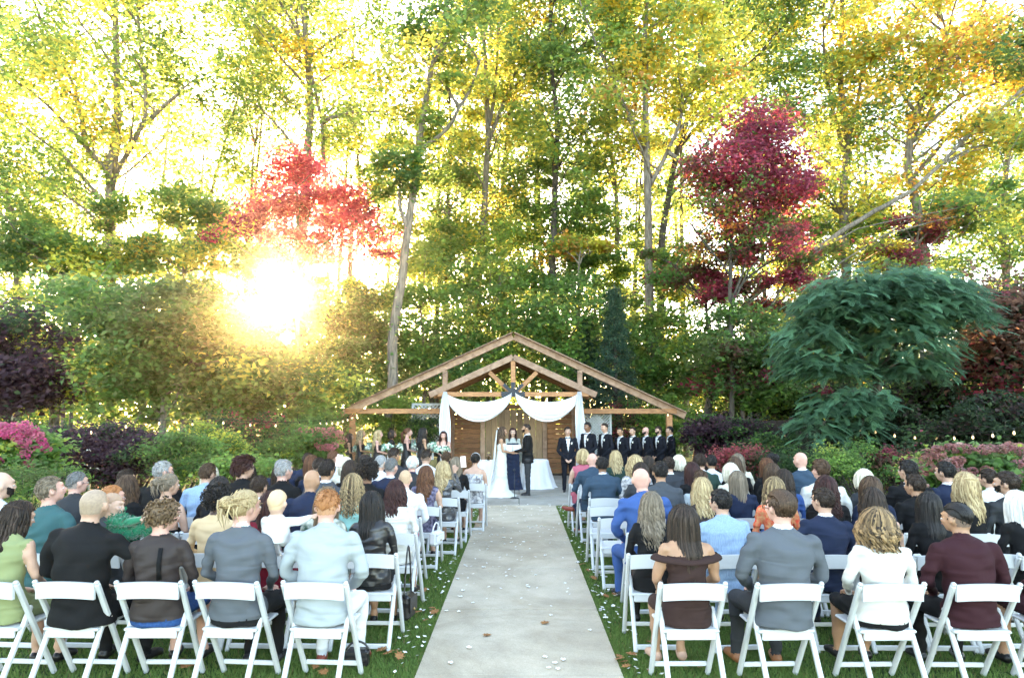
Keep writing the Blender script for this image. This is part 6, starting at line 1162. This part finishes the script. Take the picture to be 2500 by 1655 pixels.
def place(lst, side):
    rows = {}
    for p in lst:
        u, v, row, sex, yaw, style, hc_, sk, fit, lab, ex = p; Yh = RY[row] + .21; w = P(u, v, Yh); X = ex.get('X', w.x + ex.get('dx', 0)); rows.setdefault(row, []).append([X, w.z, p])
    for row, it in rows.items():
        it.sort(key=lambda a: abs(a[0]))
        for a, b in zip(it, it[1:]):
            if abs(b[0]) - abs(a[0]) < .47: b[0] = math.copysign(abs(a[0]) + .47, b[0])
        for X, zt, p in it:
            u, v, row, sex, yaw, style, hc_, sk, fit, lab, ex = p
            pit = ex.get('pitch', 0); me, hc, rot, top = seated(sex, R(yaw), ex.get('arms', 'knee' if (row > 0 and int(u) % 5 < 2) else 'lap'), ex.get('legs', 'flat'), pit)
            s = ex.get('k') or max(.9, min(1.13, (zt - .455) / (top - .455 + (.02 if style not in ('bald', 'buzz') else 0)))); Y0 = RY[row] + .225
            cr = random.uniform(-.06, .06) + (.03 if side < 0 else -.03) * (-1)
            chair(X, Y0, ('white folding chair of the ' + ' '.join(lab.split()))[:400] if len(lab.split()) <= 11 else 'white folding chair of the ' + ' '.join(lab.split()[:11]), cr)
            o = link('person', me); o.location = (X, Y0, .455 * (1 - s)); wd = ex.get('w', 1.0); o.scale = (s * wd ** .66, s * min(1.06, wd ** .5), s); o.rotation_euler = (random.uniform(-.035, .03), random.uniform(-.035, .035), cr + random.uniform(-.07, .07)); tag(o, lab, 'person', 'guests seated left of the aisle' if side < 0 else 'guests seated right of the aisle')
            if style == 'buzz': scalp = mat('stubble_' + hc_, tuple(.72 * a + .28 * b for a, b in zip(HC[hc_][1], (.45, .28, .2))), .7, .12, 60)
            elif style == 'bald': scalp = None
            elif style in ('crop', 'flat', 'slick'): scalp = mat('stubble2_' + hc_, tuple(.6 * a + .4 * b for a, b in zip(HC[hc_][1], (.35, .22, .16))), .7, .12, 60)
            else: scalp = hair_mat(hc_, *HC[hc_])
            dress_up(o, sk, fit, scalp)
            # keep head and hair undistorted in width
            if sex == 'm' and row <= 6 and fit.get(CO) is not None and (fit.get(CO) != fit.get(TO) or style != 'buzz'): jacket_collar(o, fit[TO])
            hk = 1.0; h = add_hair(o, hc, rot, style, hc_)
            M = rot.to_matrix().to_4x4()
            if ex.get('gl'): q = link('glasses', glasses_mesh(ex['gl']), o); q.matrix_local = Matrix.Translation(hc) @ M
            if abs(yaw) >= 20: face_parts(o, hc, rot, beard=ex.get('beard'), hair=hair_mat(hc_, *HC[hc_]))
            if ex.get('band'):
                m = MB(); m.tube([(math.cos(a) * .094, .03, math.sin(a) * .112 + .016) for a in np.linspace(-.1, math.pi + .1, 16)], .006, 6); q = m.build('headband', FB['white'], o); q.matrix_local = Matrix.Translation(hc) @ M
            if ex.get('offsh'):
                m = MB(); nn = 28; ring = [(-.26 + 0, 0)] ; pts = [(math.cos(a) * .235, -.055 + math.sin(a) * .118, .955 + .012 * math.cos(2 * a)) for a in np.linspace(0, 2 * math.pi, nn + 1)]; m.tube(pts, [.016] * (nn + 1), 8, False, flat=2.2); m.build('neckline', FB[ex['offsh']], o)
            if ex.get('halter') or ex.get('strap'):
                m = MB(); c = .80 if ex.get('halter') else .95; v_ = []; n_ = 28
                for z_, g_ in ((.50, .186), (.62, .168), (.70, .150), (c - .06, .156), (c, .163)):
                    for k in range(n_): a = 2 * math.pi * k / n_; v_.append((math.cos(a) * (g_ + .004), -.055 + math.sin(a) * (g_ * .72 + .004), z_))
                m.add(v_, [(i * n_ + k, i * n_ + (k + 1) % n_, (i + 1) * n_ + (k + 1) % n_, (i + 1) * n_ + k) for i in range(4) for k in range(n_)], True); m.build('bodice', FB['black'], o)
                if ex.get('halter'): MB().tube([(math.cos(a) * .06, -.05 + math.sin(a) * .06, 1.10) for a in np.linspace(0, 2 * math.pi, 14)], .007, 5, False).build('halter_strap', FB['black'], o)
            if ex.get('lace'): MB().tube([(.06, -.155, 1.03), (.065, -.19, .93), (.06, -.17, .80)], [.014, .016, .016], 6, flat=.4).build('strap', FB['black'], o)
            rel[lab] = o
place(L_, -1); place(R_, 1)
# empty chairs that the photo shows
for x, row, lab in ((-2.62, 1, 'empty white folding chair behind the brown haired woman in sheer black'), (-3.1, 2, 'empty white folding chair left of the bare backed woman'), (-1.95, 3, 'empty white folding chair behind the mint top'), (1.12, 3, 'first empty white folding chair on the right aisle behind the bald man in blue'), (1.10, 4, 'second empty white folding chair on the right aisle ahead of it'),
                    (2.75, 2, 'empty white folding chair left of the bearded man in charcoal'), (4.35, 2, 'empty white folding chair right of the bearded man in charcoal'), (1.78, 4, 'empty white folding chair next to the steel navy suit'), (3.5, 1, 'empty white folding chair behind the burgundy suit'), (3.95, 1.05, 'empty white folding chair with a chain bag at the right edge'), (1.75, 1, 'empty white folding chair between the espresso dress and the blue check jacket')):
    y = RY[int(row)] + .225 + (.05 if row != int(row) else 0)
    if x == 1.75: continue
    chair(x, y, lab, random.uniform(-.05, .05))

# ================================================================ standing party
def stand(kind, u, v, Y, face, style, hcol, sk, fit, lab, yaw=0, beard=None, group=None, gl=None):
    w = P(u, v, Y); me, hc, rot, top = standing(kind, R(yaw)); s = (w.z) / (top + (.012 if style != 'bald' else 0)); o = link('person', me); o.location = (w.x, Y, 0); o.scale = (s, s, s); o.rotation_euler = (0, 0, R(face)); tag(o, lab, 'person', group)
    dress_up(o, sk, fit, None if style == 'bald' else (mat('stubble2_' + hcol, HC[hcol][1], .7) if style in ('crop', 'flat', 'slick') else hair_mat(hcol, *HC[hcol]))); add_hair(o, hc, rot, style, hcol); face_parts(o, hc, rot, beard=beard, hair=hair_mat(hcol, *HC[hcol])); return o, s
def tux(c='tnavy'): return suit(c, None, 'white', 'black')
BOW = None
def trim(o):
    m = MB(); 
    for s in (-1, 1): m.add([(0, .085, 1.458), (s * .05, .082, 1.48), (s * .05, .082, 1.436), (0, .085, 1.452), (0, .098, 1.455), (s * .045, .094, 1.458)], [(0, 1, 5, 4), (3, 4, 5, 2), (1, 2, 5), (0, 3, 2, 1)])
    m.ball((0, .095, 1.455), (.010, .008, .011), 8, 6); m.build('bow_tie', FB['black'], o)
    m = MB(); r = random.Random(3)
    for _ in range(14): m.ball((-.095 + r.uniform(-.016, .016), .128 + r.uniform(-.004, .008), 1.315 + r.uniform(-.02, .02)), r.uniform(.009, .015), 6, 4)
    m.build('boutonniere', mat('white_petals', (.78, .78, .72), .7), o)
gm = 'groomsmen in black tuxedos'
for (u, v, Y, face, yaw, st, hc_, sk, bd, lab) in [
    (1386, 1041, 17.0, -160 + 340, 12, 'short', 'dark', 'fair', 'stache', 'groomsman with a moustache and folded hands nearest the altar, facing the camera'),
    (1436, 1030, 17.3, 130, 0, 'short', 'black', 'brown', None, 'tallest groomsman, brown skinned with short black hair, in front of the drape'),
    (1478, 1032, 17.5, 122, 0, 'flat', 'dark', 'fair', 'stache', 'groomsman with folded hands and swept hair, third from the altar'),
    (1516, 1042, 17.8, 125, 0, 'buzz', 'dark', 'tan', None, 'tan groomsman with a shaved head, fourth in the line'),
    (1546, 1041, 18.0, 125, 0, 'flat', 'dark', 'fair', None, 'clean shaven groomsman with dark cropped hair, fifth in the line'),
    (1578, 1042, 18.2, 115, 0, 'bald', 'dark', 'pink', 'full', 'bald bearded groomsman, sixth in the line'),
    (1609, 1040, 18.3, 120, 0, 'short', 'dark', 'fair', 'full', 'bearded groomsman with full dark hair, second from the right end'),
    (1637, 1040, 18.5, 95, 0, 'short', 'black', 'fair', None, 'last groomsman at the right end in profile by the post')]:
    if st == 'buzz': st = 'crop'
    o, s = stand('man', u, v, Y, face, st, hc_, sk, tux('tnavy'), lab, yaw, bd, gm); trim(o)
FLW = mat('bouquet_white', (.62, .68, .58), .8); FLG = mat('bouquet_eucalyptus', (.17, .30, .22), .8)
def bouquet(parent, s, lab, hang=0):
    M = parent.matrix_basis; c = M @ Vector((0, .30, 1.15)); root = empty('bouquet', c, 0, lab, 'bouquet', 'bridesmaid bouquets'); r = random.Random(hash(lab) % 99); g = MB(); f = MB()
    for i in range(46):
        d = Vector((r.gauss(0, 1), r.gauss(0, 1), r.gauss(0, 1))).normalized(); d.z = abs(d.z) * .9 - .15; p = d * .145; (f if i % 3 else g).ball(p, (r.uniform(.026, .042),) * 3, 7, 5)
        if i % 2: q = p * 1.1; t = Vector((r.gauss(0, .03), r.gauss(0, .03), r.gauss(0, .03))); g.add([q, q + t + d * .03, q + d * .07, q - t + d * .03], [(0, 1, 2, 3)])
    f.build('roses', FLW, root); g.build('greenery', FLG, root); m = MB()
    for k in range(7): m.tube([(0, 0, -.02), (r.uniform(-.03, .03), r.uniform(-.03, .03), -.2)], .006, 5)
    m.build('stems', FLG, root); m = MB()
    for k in range(3): x = r.uniform(-.03, .03); m.add([(x - .01, -.03, -.12), (x + .012, -.03, -.12), (x + .02, -.035, -.3), (x - .005, -.035, -.3)], [(0, 1, 2, 3)])
    m.build('ribbon', FB['white'], root)
bm = 'bridesmaids in black gowns'
for (u, v, Y, face, yaw, st, hc_, sk, lab, sl) in [
    (852, 1057, 18.0, -75, 0, 'halfup', 'brown', 'tan', 'bridesmaid with brown half up hair at the left end of the line', False),
    (880, 1049, 17.7, -80, 0, 'wavy', 'bronde', 'tan', 'strapless bridesmaid with light brown waves, second from the left', False),
    (922, 1049, 17.3, -85, 0, 'halfup', 'blond', 'pink', 'blonde bridesmaid with bare shoulders and half up hair', False),
    (956, 1049, 17.6, -85, 0, 'bob', 'dark', 'brown', 'dark skinned bridesmaid in a short sleeved black gown', True),
    (994, 1044, 17.5, -80, 0, 'pony', 'auburn', 'pink', 'bridesmaid with auburn hair and a low backed lace gown', False),
    (1031, 1043, 17.1, -60, 0, 'xwavy', 'black', 'tan', 'tall bridesmaid with long black waves holding a large bouquet', False),
    (1083, 1052, 17.2, 180, 0, 'long', 'mahog', 'pink', 'bridesmaid facing the camera in front of the left drape', False)]:
    fit = {TO: FB['gown'], TH: FB['gown'], YO: FB['gown'] if sl else SKIN[sk], UA: FB['gown'] if sl else SKIN[sk]}
    o, s = stand('maid', u, v, Y, face, st, hc_, sk, fit, lab, yaw, None, bm)
    if not sl:
        for x in (-1, 1): MB().tube([(x * .075, .105, 1.24), (x * .085, .085, 1.33), (x * .09, .01, 1.385), (x * .08, -.08, 1.33), (x * .06, -.105, 1.25)], .008, 5).build('strap', FB['gown'], o)
    bpy.context.view_layer.update(); bouquet(o, s, 'white and eucalyptus bouquet held by the ' + ' '.join(lab.replace(',', '').split()[:8]))
# bride, groom, officiant
br, s = stand('bride', 1224, 1041, 16.25, -90, 'wavy', 'brown', 'tan', {TO: FB['ivory'], TH: FB['ivory']}, 'bride in a fitted ivory lace gown holding the groom by the hands')
for x in (-1, 1): MB().tube([(x * .085, .10, 1.24), (x * .09, .06, 1.35), (x * .09, -.02, 1.385), (x * .075, -.09, 1.28)], .005, 5).build('strap', FB['ivory'], br)
VEIL = bpy.data.materials.new('tulle'); VEIL.use_nodes = True; vb = VEIL.node_tree.nodes['Principled BSDF']; vb.inputs['Base Color'].default_value = (.82, .84, .84, 1); vb.inputs['Alpha'].default_value = .62; vb.inputs['Roughness'].default_value = .9
v = []; f = []
for i in range(31):
    t = i / 30; z = 1.60 - 1.58 * t; w = .05 + .13 * min(1, t * 3) + .34 * max(0, t - .35); yb = -.11 - .07 * math.sin(min(1, t * 2) * 1.57) - .42 * max(0, t - .4) ** 1.3
    for j in range(25): a = (j / 24 - .5); v.append((a * 2 * w, yb + .8 * a * a * w - .012 * math.sin(j * 2.1 + t * 4), max(.012, z)))
for i in range(30):
    for j in range(24): a = i * 25 + j; f.append((a, a + 1, a + 26, a + 25))
link('veil', fast_mesh('veil', v, f, smooth=True), br, VEIL); MB().tube([(-.06, -.06, 1.63), (0, -.09, 1.645), (.06, -.06, 1.63)], .009, 6).build('hair_comb', mat('pearl', (.8, .78, .72), .25), br)
# train on the floor and lace hem
m = MB(); n = 40; vv = []
for i, (rr_, z) in enumerate(((.30, .16), (.42, .05), (.58, .018), (.70, .014))):
    for k in range(n): a = 2 * math.pi * k / n; back = max(0, -math.sin(a)); sc_ = 1 + .95 * back ** 2 * (i / 3); vv.append((math.cos(a) * rr_ * (1 + .05 * math.sin(k * 2.3) * i / 3), -.05 + math.sin(a) * rr_ * .85 * sc_, z + .012 * math.sin(k * 1.9) * (i > 0) * (i < 3)))
m.add(vv, [(i * n + k, (i + 1) * n + k, (i + 1) * n + (k + 1) % n, i * n + (k + 1) % n) for i in range(3) for k in range(n)], True); m.build('train', FB['ivory'], br)
gr, s = stand('groom', 1288, 1033, 16.3, 90, 'crop', 'dark', 'tan', suit('black', 'charcoal', 'white'), 'groom in a black velvet jacket and dark trousers facing the bride', 0, 'full')
of, s = stand('officiant', 1252, 1044, 17.5, 180, 'long', 'mahog', 'pale', {TO: FB['navy'], TH: FB['navy'], YO: FB['silver'], UA: FB['silver'], FA: FB['silver']}, 'officiant in a navy dress and silver cape reading from a white folder')
root = empty('folder', (P(1252, 1100, 17.1).x, 17.12, 1.06), 0, 'open white folder of vows held by the officiant', 'folder')
for x in (-1, 1): MB().box((x * .105, 0, .0), (.20, .012, .20), Euler((R(-18), 0, R(x * 7)))).build('cover', FB['white'], root)
v = []; f = []
for i in range(13):
    t = i / 12; z = 1.36 - .62 * t
    for j in range(25): a = math.pi * (.08 + .84 * j / 24) - math.pi; w = .19 + .12 * t; v.append((math.cos(a) * w, -.01 + math.sin(a) * (w * .65) + .012 * math.sin(j * 1.9), z - .03 * math.sin(j * .8)))
for i in range(12):
    for j in range(24): a = i * 25 + j; f.append((a, a + 1, a + 26, a + 25))
link('cape', fast_mesh('cape', v, f, smooth=True), of, FB['silver'])

# ================================================================ babies
def baby(lab, X, Y, Z, rz, outfit, arm_r, arm_l, yaw, hcol, fluffy=False, pitch=0):
    b = Body(); b.hk = .82
    b.loft([(.05, .09, .08, 0), (.12, .105, .09, 0), (.20, .095, .075, 0), (.25, .05, .045, 0)], TO)
    for s_, ar in ((1, arm_r), (-1, arm_l)):
        sh = Vector((s_ * .085, 0, .20)); e = sh.lerp(Vector(ar), .5) + Vector((0, 0, -.015)); b.chain([sh, e, ar], [.038, .033, .022], UA); d = (Vector(ar) - e).normalized(); b.hand(Vector(ar), d, s_, .15, (0, .3, -1), .62)
        b.chain([(s_ * .05, .02, .07), (s_ * .09, .14, .05), (s_ * .08, .17, -.05)], [.05, .042, .032], TH); b.ell((s_ * .08, .20, -.07), (.025, .045, .022), SH)
    b.head((0, .01, .335), yaw, pitch, True, .82, neck=(0, 0, .22))
    me = b.build('baby', .008, 2, None, .002, 2); o = link('baby', me); o.location = (X, Y, Z); o.rotation_euler = (0, 0, rz); tag(o, lab, 'baby'); f_ = {k: FB[outfit] for k in (TO, YO, UA, FA, TH, CO, FR)}; f_[SH] = SHOE['white']
    dress_up(o, 'pale', f_, mat('baby_fuzz_' + hcol, tuple(.6 * a + .4 * c for a, c in zip(HC[hcol][1], (.5, .32, .24))), .7)); h = link('hair', hair_mesh('baby'), o); h.matrix_local = Matrix.Translation(b.hc) @ b.hM.to_4x4() @ Matrix.Scale(.82, 4); h.material_slots[0].link = 'OBJECT'; h.material_slots[0].material = mat('baby_fuzz_' + hcol, (.5, .33, .25), .7)
    face_parts(o, b.hc, b.hM.to_euler(), .82)
    if fluffy:
        m = MB(); r = random.Random(8)
        vs = [v_.co for v_ in me.vertices if v_.co.z < .27 and abs(v_.co.x) < .16 or (v_.co.z < .25 and v_.co.y < .1)]
        for _ in range(2600):
            p = r.choice(vs); d = Vector((p.x, p.y, (p.z - .1) * .5)).normalized(); t = Vector((r.gauss(0, 1), r.gauss(0, 1), r.gauss(0, 1))) * .009; q = p + d * .008 + t * 1.25; w = Vector((r.gauss(0, 1), r.gauss(0, 1), r.gauss(0, 1))).normalized() * .011; m.add([p - w, p + w, q], [(0, 1, 2)])
        m.build('ruffle', FB['green'], o)
    return o
q = P(322, 1322, 5.3); bb = baby('baby in a fluffy emerald green outfit reaching out to the right', q.x, 5.3, q.z - .02, 0, 'green', (.20, .20, .10), (-.12, .18, .08), 0, 'lbrown', True, R(-38))
bb.rotation_euler = (Matrix.Rotation(R(-33), 3, 'Y') @ Matrix.Rotation(R(-78), 3, 'Z')).to_euler()
q = P(671, 1201, 5.1); baby('bald baby in white looking forward over the shoulder of the blonde woman', q.x, 5.15, q.z - .42, R(-8), 'white', (.24, .04, .23), (-.12, .12, .10), 0, 'blond')

# ================================================================ small things
PH = mat('phone_black', (.01, .01, .012), .2); SCR = mat('phone_screen', (.1, .1, .12), .2, .8, 30, col2=(.5, .45, .42), emit=((.25, .22, .25), .35))
def phone(u, v, Y, lab, tilt):
    c = P(u, v, Y); root = empty('phone', c, R(6), lab, 'phone'); M = Euler((R(-8), R(tilt), 0)); MB().box((0, 0, 0), (.085, .011, .17), M, .004).build('case', PH, root); MB().box((0, -.007, 0), (.074, .003, .155), M).build('screen', SCR, root)
phone(828, 1124, 9.0, 'phone raised upright above the left crowd, filming the couple', 10); phone(1131, 1127, 9.95, 'phone held up by the blonde woman in sequins', -4)
BAGM = FB['leather']
def bag(name, x, y, z, lab, m_, w=.24, h=.19, d=.1, strap=.55, rz=0):
    root = empty(name, (x, y, z), rz, lab, 'bag'); MB().box((0, 0, h / 2), (w, d, h), None, .025).build('body', m_, root); MB().box((0, -d / 2 - .006, h * .62), (w * .96, .014, h * .62), None, .005).build('flap', m_, root); MB().tube(smooth_path([(-w / 2, 0, h * .9), (-w * .3, 0, h + strap * .6), (0, 0, h + strap), (w * .3, 0, h + strap * .6), (w / 2, 0, h * .9)], 4), .008, 6).build('strap', m_, root); MB().ball((0, -d / 2 - .017, h * .4), (.014, .006, .014), 8, 6).build('clasp', mat('brass', (.5, .35, .15), .35, metal=.9), root)
q = P(985, 1430, 6.4); bag('handbag', -1.02, 6.45, .09, 'black handbag hanging by its straps from the aisle chair at left', BAGM, .2, .22, .1, .42, R(80))
q = P(1085, 1283, 8.4); bag('handbag', -.98, 8.25, .40, 'white handbag on the seat beside the navy floral dress', FB['white'], .2, .16, .1, .1, R(70))
bag('chain_bag', 3.62, 5.6, .30, 'small black bag with a pale chain at the right edge', BAGM, .2, .14, .07, .45)
bag('handbag', -1.25, 5.5, .0, 'small black bag on the grass under the leather jacket chair', BAGM, .18, .14, .1, .05)
# microphone stand
root = empty('microphone_stand', (P(1256, 1180, 15.6).x, 15.7, 0), 0, 'thin black microphone stand between the bride and the groom', 'stand'); MB().lathe((0, 0, .03), [(.10, 0), (.10, .015), (.02, .03)], 14).build('base', STEEL, root); MB().tube([(0, 0, .04), (0, 0, .62)], .008, 8).build('pole', STEEL, root); MB().ball((0, 0, .66), (.022, .022, .035), 10, 8).build('microphone', STEEL, root)
# petals and fallen leaves
PET = mat('rose_petal', (.74, .72, .68), .6); 
def petal_mesh():
    v = []; f = []
    for i in range(5):
        for j in range(5): x = (i - 2) / 2; y = (j - 2) / 2; k = 1 - .25 * x * x * y * y; v.append((x * .019 * k * math.sqrt(1 - .35 * y * y), y * .024 * k * math.sqrt(1 - .3 * x * x), .010 * (x * x + .7 * y * y)))
    for i in range(4):
        for j in range(4): a = i * 5 + j; f.append((a, a + 5, a + 6, a + 1))
    return fast_mesh('rose_petal', v, f, smooth=True)
pm_ = petal_mesh(); pm_.materials.append(PET); rp = random.Random(21); cnt = 0
spots = [(1330, 1615), (1355, 1630), (1362, 1645), (1340, 1642), (1375, 1622), (1440, 1548), (1345, 1511), (1145, 1592), (1125, 1465), (1155, 1480), (1130, 1450), (1117, 1421), (1090, 1500), (1120, 1502), (1135, 1386), (1180, 1392), (1100, 1630), (1310, 1288), (1322, 1290), (1330, 1292), (1300, 1292), (1290, 1291), (1331, 1362), (1308, 1411), (1290, 1441), (1190, 1346), (1232, 1334), (1450, 1452), (1478, 1415), (1500, 1461), (1497, 1487), (1467, 1495), (1466, 1499), (1446, 1450), (1481, 1516), (1052, 1385), (1062, 1441), (1017, 1540), (1035, 1577), (998, 1490), (1022, 1440), (1050, 1515), (991, 1563), (1083, 1402), (1108, 1368), (1412, 1376), (1410, 1380), (1395, 1326), (1385, 1318), (1160, 1318), (1172, 1308), (1200, 1310), (1215, 1312), (1230, 1318), (1247, 1330), (1267, 1245), (1340, 1235)]
def gp(u, v, z=.0):
    d = P(u, v, 1.0) - Vector((0, 0, CAM_Z)); t = (z - CAM_Z) / d.z; return Vector((0, 0, CAM_Z)) + d * t
for (u, v) in spots:
    c = gp(u, v); on = abs(c.x) < .765; o = link('rose_petal', pm_); o.location = (c.x, c.y, .034 if on else .03); o.rotation_euler = (rp.uniform(-.3, .3) * (not on), rp.uniform(-.3, .3) * (not on), rp.uniform(0, 6.28)); s = rp.uniform(.75, 1.25); o.scale = (s, s, s * .8)
    side = 'concrete aisle' if on else ('grass left of the aisle' if c.x < 0 else 'grass right of the aisle'); tag(o, 'white rose petal scattered on the ' + side, 'petal', 'rose petals on the ' + side)
m = MB(); rr = random.Random(5)
for _ in range(620):
    t = rr.random(); y = 5.2 + 9.5 * t ** .8; edge = rr.random() < .62
    x = rr.choice((-1, 1)) * (.80 + abs(rr.gauss(0, .16))) if edge else rr.uniform(-.7, .7)
    if not edge and y < 7: continue
    a = rr.uniform(0, 6.28); k = rr.uniform(.012, .024); z = .036 if edge else .034; ux, uy = math.cos(a) * k, math.sin(a) * k
    m.add([(x - ux, y - uy, z), (x + uy * .8, y - ux * .8, z + .004), (x + ux, y + uy, z + .009), (x - uy * .8, y + ux * .8, z + .003)], [(0, 1, 2, 3)])
tag(m.build('rose_petals', PET), 'white rose petals strewn thickly along both grass edges of the aisle', 'petals', kind='stuff')
def oak_leaf():
    out = [(0, -.05), (.012, -.03), (.038, -.028), (.02, -.010), (.048, .004), (.022, .014), (.036, .04), (.012, .034), (0, .062)]; pts = out + [(-x, y) for x, y in out[-2:0:-1]]
    v = [(0, .005, .012)] + [(x, y, .010 * abs(x) / .048 + .004 * (y > .03)) for x, y in pts]; n = len(pts); f = [(0, 1 + i, 1 + (i + 1) % n) for i in range(n)]; me = bpy.data.meshes.new('oak_leaf'); me.from_pydata(v, [], f); me.update(); return me
ol = oak_leaf(); ol.materials.append(mat('dry_leaf', (.32, .14, .05), .7, .4, 40, col2=(.2, .09, .03)))
LSP = [(930, 1600), (945, 1608), (965, 1602), (975, 1615), (938, 1592), (1590, 1580), (1605, 1575), (1700, 1565), (1515, 1622), (1522, 1630), (1513, 1615), (1540, 1610), (1530, 1640), (1590, 1648), (1700, 1640), (1840, 1640), (1500, 1460), (1480, 1465), (1450, 1420), (1055, 1495), (1060, 1505), (1040, 1525), (1035, 1450), (1020, 1505), (455, 1640), (470, 1635), (445, 1625), (770, 1640), (790, 1655), (805, 1560), (1422, 1386), (1435, 1400), (2060, 1560), (945, 1535), (1330, 1530), (1190, 1560)]
for (u, v) in LSP:
    c = gp(u, v); o = link('fallen_leaf', ol); on = abs(c.x) < .765; o.location = (c.x, c.y, .036 if on else .045); s = rp.uniform(.65, 1.1); o.scale = (s,) * 3; o.rotation_euler = (rp.uniform(-.3, .3) * (not on), rp.uniform(-.3, .3) * (not on), rp.uniform(0, 6.28)); side = 'concrete aisle' if on else ('lawn left of the aisle' if c.x < 0 else 'lawn right of the aisle'); tag(o, 'curled brown oak leaf fallen on the ' + side, 'leaf', 'fallen oak leaves on the ' + side)
# ================================================================ haze
hz = MB().box((0, 0, 13), (504, 504, 28)).mesh('haze'); hm = bpy.data.materials.new('haze_air'); hm.use_nodes = True; hn, hl = nodes(hm); hn.clear()
ho = hn.new('ShaderNodeOutputMaterial'); pv = hn.new('ShaderNodeVolumePrincipled'); pv.inputs['Density'].default_value = .00034; pv.inputs['Anisotropy'].default_value = .945; pv.inputs['Color'].default_value = (1, .93, .8, 1)
hl.new(pv.outputs[0], ho.inputs['Volume']); tag(link('haze', hz, None, hm), 'thin warm evening haze through the wood', 'haze', kind='stuff')
